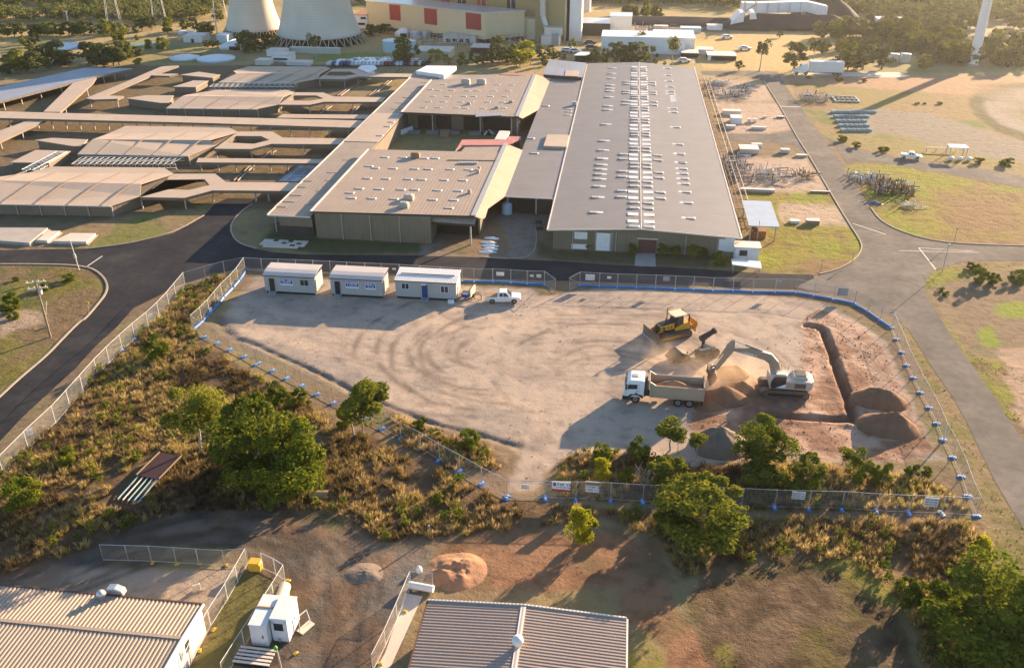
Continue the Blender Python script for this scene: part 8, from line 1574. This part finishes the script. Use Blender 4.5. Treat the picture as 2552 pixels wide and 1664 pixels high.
plant('dense', 'B8', 1020, 345, 95, 200, 'upright olive tree behind the tree side fence', v=0); plant('bush', 'B8', 720, 350, 205, 260, 'wide olive bush between two trees at the fence', 'shrub', v=1); plant('bush', 'B8', 880, 350, 230, 190, 'olive bush touching the tree side fence', 'shrub', v=1)
plant('sapling', 'B8', 1255, 190, 85, 100, 'small open tree at the red dirt bank'); plant('bush', 'B8', 1345, 280, 95, 150, 'bright round tree at the red dirt bank', 'shrub', v=0); plant('bush', 'B8', 1480, 315, 165, 130, 'bright green bush below the red dirt bank', 'shrub', v=0); plant('bush', 'B8', 1675, 270, 180, 90, 'small lime bush on the red dirt edge', 'shrub', v=0); plant('bush', 'B8', 1770, 255, 195, 70, 'tiny lime bush at the end of the red dirt edge', 'shrub', v=0)
plant('dense', 'B8', 370, 665, 250, 560, 'very large spreading tree at the tree side fence', v=0); plant('bush', 'B8', 150, 600, 420, 190, 'olive bush under the very large tree', 'shrub', v=1); plant('bush', 'B8', 130, 330, 130, 220, 'yellow green bush behind the fence signs', 'shrub', v=1)
plant('dense', 'B8', 2090, 1330, 850, 620, 'large dark tree by the lower right road', v=1); plant('dense', 'B8', 2220, 1450, 1050, 330, 'second dark tree below the large one by the road', v=1); plant('bush', 'B8', 1760, 1080, 945, 170, 'green bush left of the large dark tree', 'shrub', v=0); plant('bush', 'B8', 1850, 1200, 1060, 210, 'dark green bush under the large dark tree', 'shrub', v=0); plant('bush', 'B8', 1640, 1080, 900, 130, 'olive bush at the field edge', 'shrub', v=1); plant('bush', 'B8', 2300, 1560, 1330, 260, 'dry olive bush in the lower right corner', 'shrub', v=1); plant('bush', 'B8', 1980, 1560, 1400, 200, 'shaded bush under the dark trees', 'shrub', v=1)
plant('lime', 'B7', 1790, 560, 345, 190, 'bright yellow green bush standing alone on red dirt', 'shrub'); plant('lime', 'B8', 2075, 810, 625, 110, 'small yellow bush on the right verge', 'shrub'); plant('lime', 'B7', 1905, 175, 30, 120, 'lime green bush by the fence signs', 'shrub')
plant('bush', 'B7', 1900, 80, -40, 130, 'second lime green bush at the yard entrance', 'shrub', v=0); plant('bush', 'B7', 2050, 190, 95, 110, 'dark green bush under the bare branches', 'shrub', v=0); plant('bush', 'B7', 2280, 180, 20, 150, 'pale olive shrub behind the tree side fence', 'shrub', v=1)
for i, (x, y, h, w_) in enumerate(((110, 1400, 100, 180), (90, 1470, 90, 150), (125, 1530, 75, 110), (410, 1270, 80, 150), (640, 1180, 70, 180), (150, 1180, 40, 90))): plant('bush', 'A6', x, y, y - h, w_, 'green shrub on the grassy corner by the power pole', 'shrub', 'shrubs on the grassy corner', i)
for i, (x, y, h, w_) in enumerate(((1990, 1000, 130, 130), (2095, 1015, 90, 90), (2270, 1005, 80, 130), (1690, 1070, 35, 60), (1725, 1105, 40, 55), (1930, 900, 60, 90), (2330, 960, 60, 120))): plant('bush', 'B1', x, y, y - h, w_, 'round shrub on the verge right of the junction', 'shrub', 'shrubs right of the junction', i)
for i, (x, y, h, w_) in enumerate(((1390, 930, 110, 110), (1665, 935, 115, 110), (1785, 950, 115, 100), (1960, 955, 120, 150), (2050, 960, 100, 90), (1005, 895, 85, 70), (2165, 1045, 165, 100), (2230, 1040, 100, 80))): plant('bush', 'A8', x, y, y - h, w_, 'dark clipped shrub against the hall front wall', 'shrub', 'shrubs along the hall front', i)
for i, (x, y, h, w_) in enumerate(((690, 1300, 60, 100), (820, 1360, 60, 90), (1070, 1395, 55, 160), (380, 725, 35, 150), (660, 750, 45, 210), (890, 755, 40, 170), (1380, 960, 25, 60), (1450, 962, 22, 70), (1590, 960, 30, 180), (1940, 1500, 60, 90), (2200, 1520, 70, 140))): plant('bush', 'A5', x, y, y - h, w_, 'low spreading shrub on the open field beyond the straight road', 'shrub', 'shrubs on the open field', i)
# bare dead sapling
p = P('B7', 2150, 215); t = thing('dead_sapling', 'bare pale dead branches behind the tree side fence', 'tree', (p.x, p.y, gz(p.x, p.y))); q = MB(); r_ = random.Random(5)
for k in range(26):
    a = Vector((r_.uniform(-.3, .3), r_.uniform(-.2, .2), 0)); b = a + Vector((r_.uniform(-.9, .9), r_.uniform(-.4, .4), r_.uniform(1.2, 2.2))); c = b + Vector((r_.uniform(-.5, .5), r_.uniform(-.3, .3), r_.uniform(.4, .9))); q.tube(a, b, .035, .022, 5, False); q.tube(b, c, .022, .008, 4, False)
q.build('branches', 'bark_pale', t)['kind'] = 'stuff'
# ------------------------------------------------------------------ far trees
def far(reg, lst, label, group, kinds=('far',)):
    for i, (x, y, h) in enumerate(lst): plant(kinds[i % len(kinds)], reg, x, y, y - h * 1.35, h * random.uniform(1.1, 1.5) if kinds[i % len(kinds)] != 'faropen' else h * .6, label, 'tree', group, i + random.randrange(3), sink=.05)
far('A1', [(20, 335, 90), (70, 338, 85), (140, 338, 100), (200, 335, 95), (310, 328, 90), (370, 328, 85), (440, 332, 95), (490, 328, 90), (560, 332, 85), (640, 328, 100), (690, 328, 95), (780, 322, 100), (850, 312, 90), (-40, 335, 90), (410, 326, 80), (740, 326, 90)], 'round dark tree in the row across the far paddock', 'row of trees across the far paddock')
far('A1', [(340, 425, 90), (220, 415, 65), (270, 458, 65), (300, 525, 75), (420, 585, 145), (560, 602, 190), (610, 610, 120), (80, 685, 85), (210, 670, 160), (330, 670, 150), (460, 642, 60), (100, 625, 110), (820, 595, 165), (900, 605, 170), (970, 612, 170), (1050, 605, 140), (1100, 600, 120), (350, 560, 90), (30, 690, 70)], 'dark round tree beside the blue lined pond', 'trees around the blue lined pond')
far('A1', [(960, 335, 120), (1020, 305, 80), (1110, 392, 135), (1160, 305, 60), (1250, 305, 55), (1130, 545, 145), (1190, 545, 110), (1270, 518, 80), (1365, 455, 70), (1505, 475, 100), (1265, 375, 40), (1310, 285, 90), (1400, 280, 100)], 'single dark tree in the far paddocks beyond the left complex', 'scattered paddock trees')
far('A1', [(1545, 310, 115), (1700, 275, 80), (1790, 285, 95), (1880, 295, 80), (1950, 295, 70), (1850, 325, 95), (1920, 330, 90), (2010, 200, 80), (2040, 190, 70)], 'dark tree left of the cooling towers', 'trees left of the cooling towers')
far('A1', [(1290, 605, 55), (1250, 605, 45)], 'low bright green bush tree at the canopy end', 'bright bush trees at the canopy end', ('farlime',))
far('A2', [(445, 485, 165), (500, 475, 125), (620, 425, 90), (690, 425, 75), (570, 480, 60), (60, 440, 60), (110, 445, 55), (160, 440, 50)], 'dark tree at the foot of the cooling towers', 'trees at the foot of the cooling towers')
far('A2', [(900, 435, 135), (935, 432, 125), (1070, 558, 200)], 'thin open tree before the pale wall', 'open trees before the pale wall', ('faropen',))
far('A2', [(1850, 590, 190), (1870, 600, 120)], 'very dark narrow tree at the car park', 'dark trees at the car park'); far('A2', [(2000, 575, 120), (2170, 565, 95), (2110, 600, 60), (2280, 600, 60)], 'yellow green tree beside the car park end', 'yellow green trees at the car park end', ('faropen', 'farlime'))
far('A2', [(1560, 335, 95), (1690, 315, 75), (1650, 315, 65), (1725, 312, 70)], 'dark tree at the wall of the cream turbine hall', 'trees at the cream turbine hall')
far('A3', [(905, 565, 195), (980, 605, 130), (840, 605, 110), (760, 605, 90), (700, 605, 70), (1020, 560, 120), (560, 562, 60), (640, 565, 68), (540, 608, 52), (600, 608, 45)], 'leafy tree in the grove behind the rear workshop', 'grove behind the rear workshop', ('far',)); far('A3', [(1140, 545, 135), (1090, 612, 130), (1190, 600, 110), (1060, 612, 110)], 'bright yellow green tree in the grove behind the rear workshop', 'bright trees in the grove', ('farlime',))
far('A3', [(1280, 535, 100), (1370, 525, 85), (1440, 555, 62), (1500, 560, 50), (1320, 612, 85), (1400, 555, 60)], 'small tree between grove and white building', 'trees by the switchyard'); far('A3', [(1590, 485, 100), (1550, 480, 70)], 'thin tree on the sand by the parked cars', 'thin trees by the parked cars', ('faropen',))
far('A3', [(1975, 600, 165), (2140, 595, 170), (2250, 565, 105), (1880, 590, 110), (2060, 590, 150), (1790, 575, 90)], 'dense dark tree before the white box building', 'trees before the white box building'); far('A3', [(1965, 602, 45), (2080, 602, 38), (2220, 470, 140)], 'bright tree top over the hall ridge', 'bright trees over the hall', ('farlime', 'farlime', 'faropen')); far('A3', [(2310, 535, 90), (1790, 570, 110)], 'thin brown tree by the white building corner', 'thin trees at the white building', ('faropen',))
far('A4', [(720, 612, 215)], 'tall open gum tree beside the hall end', None, ('faropen',)); far('A4', [(1520, 658, 230)], 'tall gum tree at the end of the straight road', None, ('faropen',)); far('A4', [(1840, 652, 200)], 'rounded gum tree in drifting dust', None, ('far',)); far('A4', [(2020, 618, 215)], 'tall two tiered gum tree beside the semi trailer', None, ('faropen',)); far('A4', [(540, 545, 100)], 'small brown gum tree by the white building end', None, ('faropen',))
far('A4', [(1335, 652, 70), (560, 605, 50), (650, 608, 35), (1710, 350, 50), (580, 530, 30)], 'small grey green shrub tree on the golden field edge', 'small trees at the golden field')
far('A5', [(740, 640, 180), (880, 640, 180), (1050, 640, 155), (640, 655, 115), (1435, 642, 110), (830, 640, 120), (590, 640, 80)], 'dark leafy tree behind the semi trailer', 'trees behind the semi trailer')
def belt(reg, poly, n, hr, label, group, seed, kinds=('far',)):
    r = random.Random(seed); w_ = [P(reg, *q) for q in poly]; x0, x1 = min(p.x for p in w_), max(p.x for p in w_); y0, y1 = min(p.y for p in w_), max(p.y for p in w_); k = 0; pts = []
    while k < n:
        x, y = r.uniform(x0, x1), r.uniform(y0, y1)
        if not pip(np.array([x]), np.array([y]), w_)[0]: continue
        k += 1; kd = kinds[k % len(kinds)]; cm, tm, H = PT[kd][r.randrange(len(PT[kd]))]; s = r.uniform(*hr) / H
        t = thing('tree', label, 'tree', (x, y, -.05), r.uniform(0, 6.28), group); t.scale = (s * r.uniform(.9, 1.3), s * r.uniform(.9, 1.3), s); link('crown', cm, t); link('trunk', tm, t)
belt('A5', ((480, 500), (700, 425), (1300, 455), (1400, 470), (1300, 500), (700, 500)), 34, (2.5, 4.2), 'dark low tree in the hedge across the golden field', 'hedge across the golden field', 1)
belt('A5', ((1300, 480), (1900, 440), (2500, 430), (2500, 640), (1950, 620), (1500, 600)), 80, (4, 7), 'hazy green tree in the belt around the white stack', 'tree belt around the white stack', 2)
belt('A5', ((430, 350), (700, 310), (1500, 300), (1750, 330), (1800, 440), (1300, 450), (700, 380)), 75, (4, 7.5), 'pale hazy tree in the belt below the coal pile', 'tree belt below the coal pile', 3)
belt('A5', ((1750, 250), (2500, 245), (2500, 290), (1750, 270)), 10, (4, 6), 'pale hazy tree on the far plain', 'trees on the far plain', 4); belt('A4', ((240, 165), (620, 150), (620, 185), (350, 175)), 14, (3, 6), 'small hazy tree behind the pipe yard', 'trees behind the pipe yard', 5)
belt('A5', ((960, 250), (1400, 240), (1700, 262), (1000, 270)), 12, (4, 6), 'hazy tree near the white shed with dark door', 'trees near the white shed', 6)
# ------------------------------------------------------------------ far forest: one mass
def forest(name, polys, spacing, label, seed, hr=(3.6, 5.6), m_='leaf_far', cut=.12, cat='forest', avoid=()):
    r = np.random.default_rng(seed); V = []; F = []; T_ = []; k = 0
    base = []
    for s in (1, 2, 3):
        cl = []; rr = random.Random(seed * 9 + s)
        for j in range(9): a = rr.uniform(0, 6.28); u = rr.random() ** .5; z = rr.uniform(.25, .92); cl.append((cos(a) * u * .30, sin(a) * u * .30, z, .17 * rr.uniform(.8, 1.3)))
        base.append(leaves(cl, 13, .085, seed + s, .7))
    for poly in polys:
        xs = [p[0] for p in poly]; ys = [p[1] for p in poly]; X, Y = np.meshgrid(np.arange(min(xs), max(xs), spacing), np.arange(min(ys), max(ys), spacing)); X = X.ravel() + r.uniform(-.45, .45, X.size) * spacing; Y = Y.ravel() + r.uniform(-.45, .45, Y.size) * spacing
        m = pip(X, Y, poly) & (vnoise(X, Y, 18 if cat == 'forest' else 5, seed) > cut)
        for av in avoid: m &= ~pip(X, Y, av)
        Zh = zheight(X[m], Y[m])
        for x, y, z0 in zip(X[m], Y[m], Zh):
            v, f, tn = base[r.integers(3)]; h = r.uniform(*hr); a = r.uniform(0, 6.28); c_, s_ = cos(a), sin(a); w_ = h * r.uniform(.9, 1.25)
            V.append(np.stack([(v[:, 0] * c_ - v[:, 1] * s_) * w_ + x, (v[:, 0] * s_ + v[:, 1] * c_) * w_ + y, v[:, 2] * h + z0 - (.05 if cat == 'forest' else .12 * h)], 1)); F.append(f + k); k += len(v); T_.append(np.clip(tn * .6 + r.uniform(0, .45), 0, 1))
    me = npmesh(name, np.concatenate(V), np.concatenate(F), m_, np.concatenate(T_)); tag(link(name, me), label, cat, None, 'stuff'); return len(F)
up = lambda reg, pts: [P(reg, *q) for q in pts]
n_f = forest('forest', [up('A1', ((-300, -70), (900, -70), (2150, -70), (2140, 60), (1950, 150), (1750, 190), (1500, 225), (1250, 240), (900, 190), (820, 70), (400, 60), (-300, 82))), up('A1', ((-300, 150), (400, 135), (830, 125), (900, 205), (300, 205), (-300, 212)))], 3.6, 'dense dark forest across the far left fields', 3)
n_f += forest('forest', [up('A4', ((-300, -70), (1400, -70), (1340, 100), (1280, 110), (1000, 60), (-300, 40))), up('A5', ((-1500, -70), (2700, -70), (2700, 215), (1500, 200), (1000, 170), (680, 140), (500, 60), (400, 20), (-1500, 10)))], 3.8, 'hazy pale forest across the far right plain', 5)
n_f += forest('forest', [up('A2', ((1380, -70), (1840, -70), (1820, 60), (1500, 80), (1420, 70)))], 3.6, 'strip of forest between the cooling tower and the cream hall', 7)

# ================================================================== grass
def blades(n, h, spread, wd, seed, bend=.5):
    r = np.random.default_rng(seed); a = r.uniform(0, 2 * pi, n); d = np.stack([np.cos(a), np.sin(a)], 1); o = d * (r.random(n) ** .7 * spread * .35)[:, None]
    L = h * r.uniform(.55, 1.0, n); out = spread * r.uniform(.3, 1.0, n) * bend
    s = np.stack([-d[:, 1], d[:, 0]], 1) * (wd * r.uniform(.6, 1.3, n))[:, None] / 2
    b0 = np.concatenate([o - s, np.zeros((n, 1))], 1); b1 = np.concatenate([o + s, np.zeros((n, 1))], 1)
    mid = o + d * (out * .35)[:, None]; m0 = np.concatenate([mid - s * .8, (L * .6)[:, None]], 1); m1 = np.concatenate([mid + s * .8, (L * .6)[:, None]], 1)
    tip = np.concatenate([o + d * out[:, None], L[:, None]], 1); tip2 = tip.copy(); tip2[:, :2] += s * .25
    v = np.stack([b0, b1, m1, m0, tip, tip2], 1).reshape(-1, 3); i = np.arange(n)[:, None] * 6
    f = np.concatenate([i + np.array([0, 1, 2, 3]), i + np.array([3, 2, 5, 4])], 0); return v, f
def scatter(name, polys, dens, protos, hr, tone_fn, m, label, seed, thr=0.0, nsc=4, avoid=()):
    r = np.random.default_rng(seed); V = []; F = []; T_ = []; k = 0
    for poly in polys:
        xs = [p[0] for p in poly]; ys = [p[1] for p in poly]; ar = (max(xs) - min(xs)) * (max(ys) - min(ys)); n = int(ar * dens)
        x = r.uniform(min(xs), max(xs), n); y = r.uniform(min(ys), max(ys), n)
        g = pip(x, y, poly) & (fbm(x, y, nsc, seed, 3) > thr)
        for av in avoid: g &= ~pip(x, y, av)
        x, y = x[g], y[g]; z = zheight(x, y); tn = tone_fn(x, y, r)
        for i in range(len(x)):
            v, f = protos[r.integers(len(protos))]; h = r.uniform(*hr); a = r.uniform(0, 6.28); c_, s_ = cos(a), sin(a); w_ = h * r.uniform(.8, 1.4)
            V.append(np.stack([(v[:, 0] * c_ - v[:, 1] * s_) * w_ + x[i], (v[:, 0] * s_ + v[:, 1] * c_) * w_ + y[i], v[:, 2] * h + z[i] - .02], 1)); F.append(f + k); k += len(v); T_.append(np.clip(tn[i] + r.normal(0, .06, len(f)), 0, 1))
    me = npmesh(name, np.concatenate(V), np.concatenate(F), m, np.concatenate(T_)); return tag(link(name, me), label, 'grass', None, 'stuff')
TUS = [blades(26, 1.0, .9, .075, s) for s in range(5)]; TUF = [blades(9, 1.0, .9, .16, 20 + s) for s in range(4)]
avoid_ = [offs(PL('B6', ((700, 400), (960, 440), (1260, 60), (1080, 20))), -.3), Z['track'], Z['pad'], Z['field'], Z['redspot']]
forest('low_scrub', SCRUB, 1.75, 'low leafy scrub bushes growing between the dry tussocks', 31, (.45, 1.6), 'leaf_olive', .5, 'scrub', avoid_)
tone_scrub = lambda x, y, r: np.clip(.12 + .85 * (fbm(x, y, 4.5, 77, 3) - .2) * 1.4 + r.normal(0, .13, len(x)), 0, 1)
scatter('dry_grass', SCRUB, 4.2, TUS, (.28, .85), tone_scrub, 'grass_dry', 'long dry straw coloured grass tussocks of the scrub', 5, .31, 3.2, avoid_)
scatter('verge_grass', [Z['leftverge'], Z['rightverge'], Z['rightstrip'], Z['weedyard'], Z['fieldgreen'], Z['fieldgreen2'], Z['bottomgreen']], 3.2, TUF, (.07, .2), lambda x, y, r: np.clip(fbm(x, y, 6, 31, 3) + r.normal(0, .12, len(x)), 0, 1), 'grass_verge', 'short rough grass on the road verges', 6, .42)
scatter('field_grass', [Z['field'], Z['islandA'], Z['islandB'], Z['leftisland'], Z['redspot']], 1.3, TUF, (.05, .14), lambda x, y, r: np.clip(fbm(x, y, 7, 35, 3) - .1 + r.normal(0, .1, len(x)), 0, 1), 'grass_verge', 'short dry grass on the open fields', 8, .45)
# loose clods and stones
def clods(polys, dens, sr, label, m, seed, thr=.4):
    r = np.random.default_rng(seed); V = []; F = []; k = 0; b = np.array([(1, 0, 0), (-1, 0, 0), (0, 1, 0), (0, -1, 0), (0, 0, .8), (0, 0, -.5)], float); fc = np.array([(0, 2, 4), (2, 1, 4), (1, 3, 4), (3, 0, 4), (2, 0, 5), (1, 2, 5), (3, 1, 5), (0, 3, 5)])
    for poly in polys:
        xs = [p[0] for p in poly]; ys = [p[1] for p in poly]; n = int((max(xs) - min(xs)) * (max(ys) - min(ys)) * dens); x = r.uniform(min(xs), max(xs), n); y = r.uniform(min(ys), max(ys), n); g = pip(x, y, poly) & (fbm(x, y, 3, seed, 3) > thr); x, y = x[g], y[g]; z = zheight(x, y)
        for i in range(len(x)): V.append(b * r.uniform(.6, 1.3, (6, 3)) * sr * r.random() ** 2 + sr * .15 * 0 + np.array([x[i], y[i], z[i] + .02])); F.append(fc + k); k += 6
    me = npmesh('loose_stones', np.concatenate(V), np.concatenate(F), m); tag(link('loose_stones', me), label, 'stones', None, 'stuff')
clods([Z['red']], 3.0, .13, 'loose clods of red soil around the trench', 'pile_red', 3, .35); clods([Z['track'], Z['redspot'], Z['field']], 1.3, .08, 'loose stones and clods on the dirt track', 'pile_grey', 4, .5); clods([Z['pad']], .5, .12, 'small stones on the gravel yard', 'pile_grey', 6, .52)
# ================================================================== air
hz = MB().box(-900, 900, -60, 1250, -3.0, 64).build('haze', 'soil'); hz.data.materials.clear(); tag(hz, 'thin warm haze filling the air over the site', 'haze', None, 'stuff')
m = bpy.data.materials.new('haze_air'); m.use_nodes = True; t = m.node_tree; t.nodes.clear(); o_ = t.nodes.new('ShaderNodeOutputMaterial'); v = t.nodes.new('ShaderNodeVolumePrincipled')
v.inputs['Color'].default_value = (1.0, .96, .92, 1); v.inputs['Density'].default_value = .00008; v.inputs['Anisotropy'].default_value = .72; t.links.new(v.outputs[0], o_.inputs['Volume']); hz.data.materials.append(m)

def dust(label, reg, x, y, size, dens, seed, z=.0):
    """drifting dust kicked up by the machines: a soft edged patch of air"""
    p = P(reg, x, y); q = MB().sphere((0, 0, 0), 1.0, 24, 14).build('dust', 'soil', None, True); q.data.materials.clear(); q.location = (p.x, p.y, z + size[2] * .55); q.scale = size; tag(q, label, 'dust', None, 'stuff')
    m = bpy.data.materials.new('dust_air'); m.use_nodes = True; t = m.node_tree; t.nodes.clear(); o_ = t.nodes.new('ShaderNodeOutputMaterial'); v = t.nodes.new('ShaderNodeVolumePrincipled'); v.inputs['Color'].default_value = (.92, .70, .48, 1); v.inputs['Anisotropy'].default_value = .3
    tc = t.nodes.new('ShaderNodeTexCoord'); ln = N(t, 'ShaderNodeVectorMath', operation='LENGTH'); t.links.new(tc.outputs['Object'], ln.inputs[0])
    fo = N(t, 'ShaderNodeMapRange'); t.links.new(ln.outputs['Value'], fo.inputs[0]); fo.inputs[1].default_value = .15; fo.inputs[2].default_value = .95; fo.inputs[3].default_value = 1.0; fo.inputs[4].default_value = 0.0
    ge = t.nodes.new('ShaderNodeNewGeometry'); n = N(t, 'ShaderNodeTexNoise', Scale=.32 + .05 * seed, Detail=4.0, Roughness=.55); t.links.new(ge.outputs['Position'], n.inputs['Vector'])
    mr = N(t, 'ShaderNodeMapRange'); t.links.new(n.outputs['Fac'], mr.inputs[0]); mr.inputs[1].default_value = .40; mr.inputs[2].default_value = .68; mr.inputs[3].default_value = 0.0; mr.inputs[4].default_value = dens
    mu = N(t, 'ShaderNodeMath', operation='MULTIPLY'); t.links.new(fo.outputs[0], mu.inputs[0]); t.links.new(mr.outputs[0], mu.inputs[1]); t.links.new(mu.outputs[0], v.inputs['Density']); t.links.new(v.outputs[0], o_.inputs['Volume']); q.data.materials.append(m)
dust('tan dust drifting between the tipper truck and excavator', 'B4', 1180, 900, (6.5, 4.5, 3.4), .19, 1)
dust('thin dust drifting from the truck toward the bulldozer', 'B4', 620, 680, (6.0, 4.0, 2.4), .13, 2)
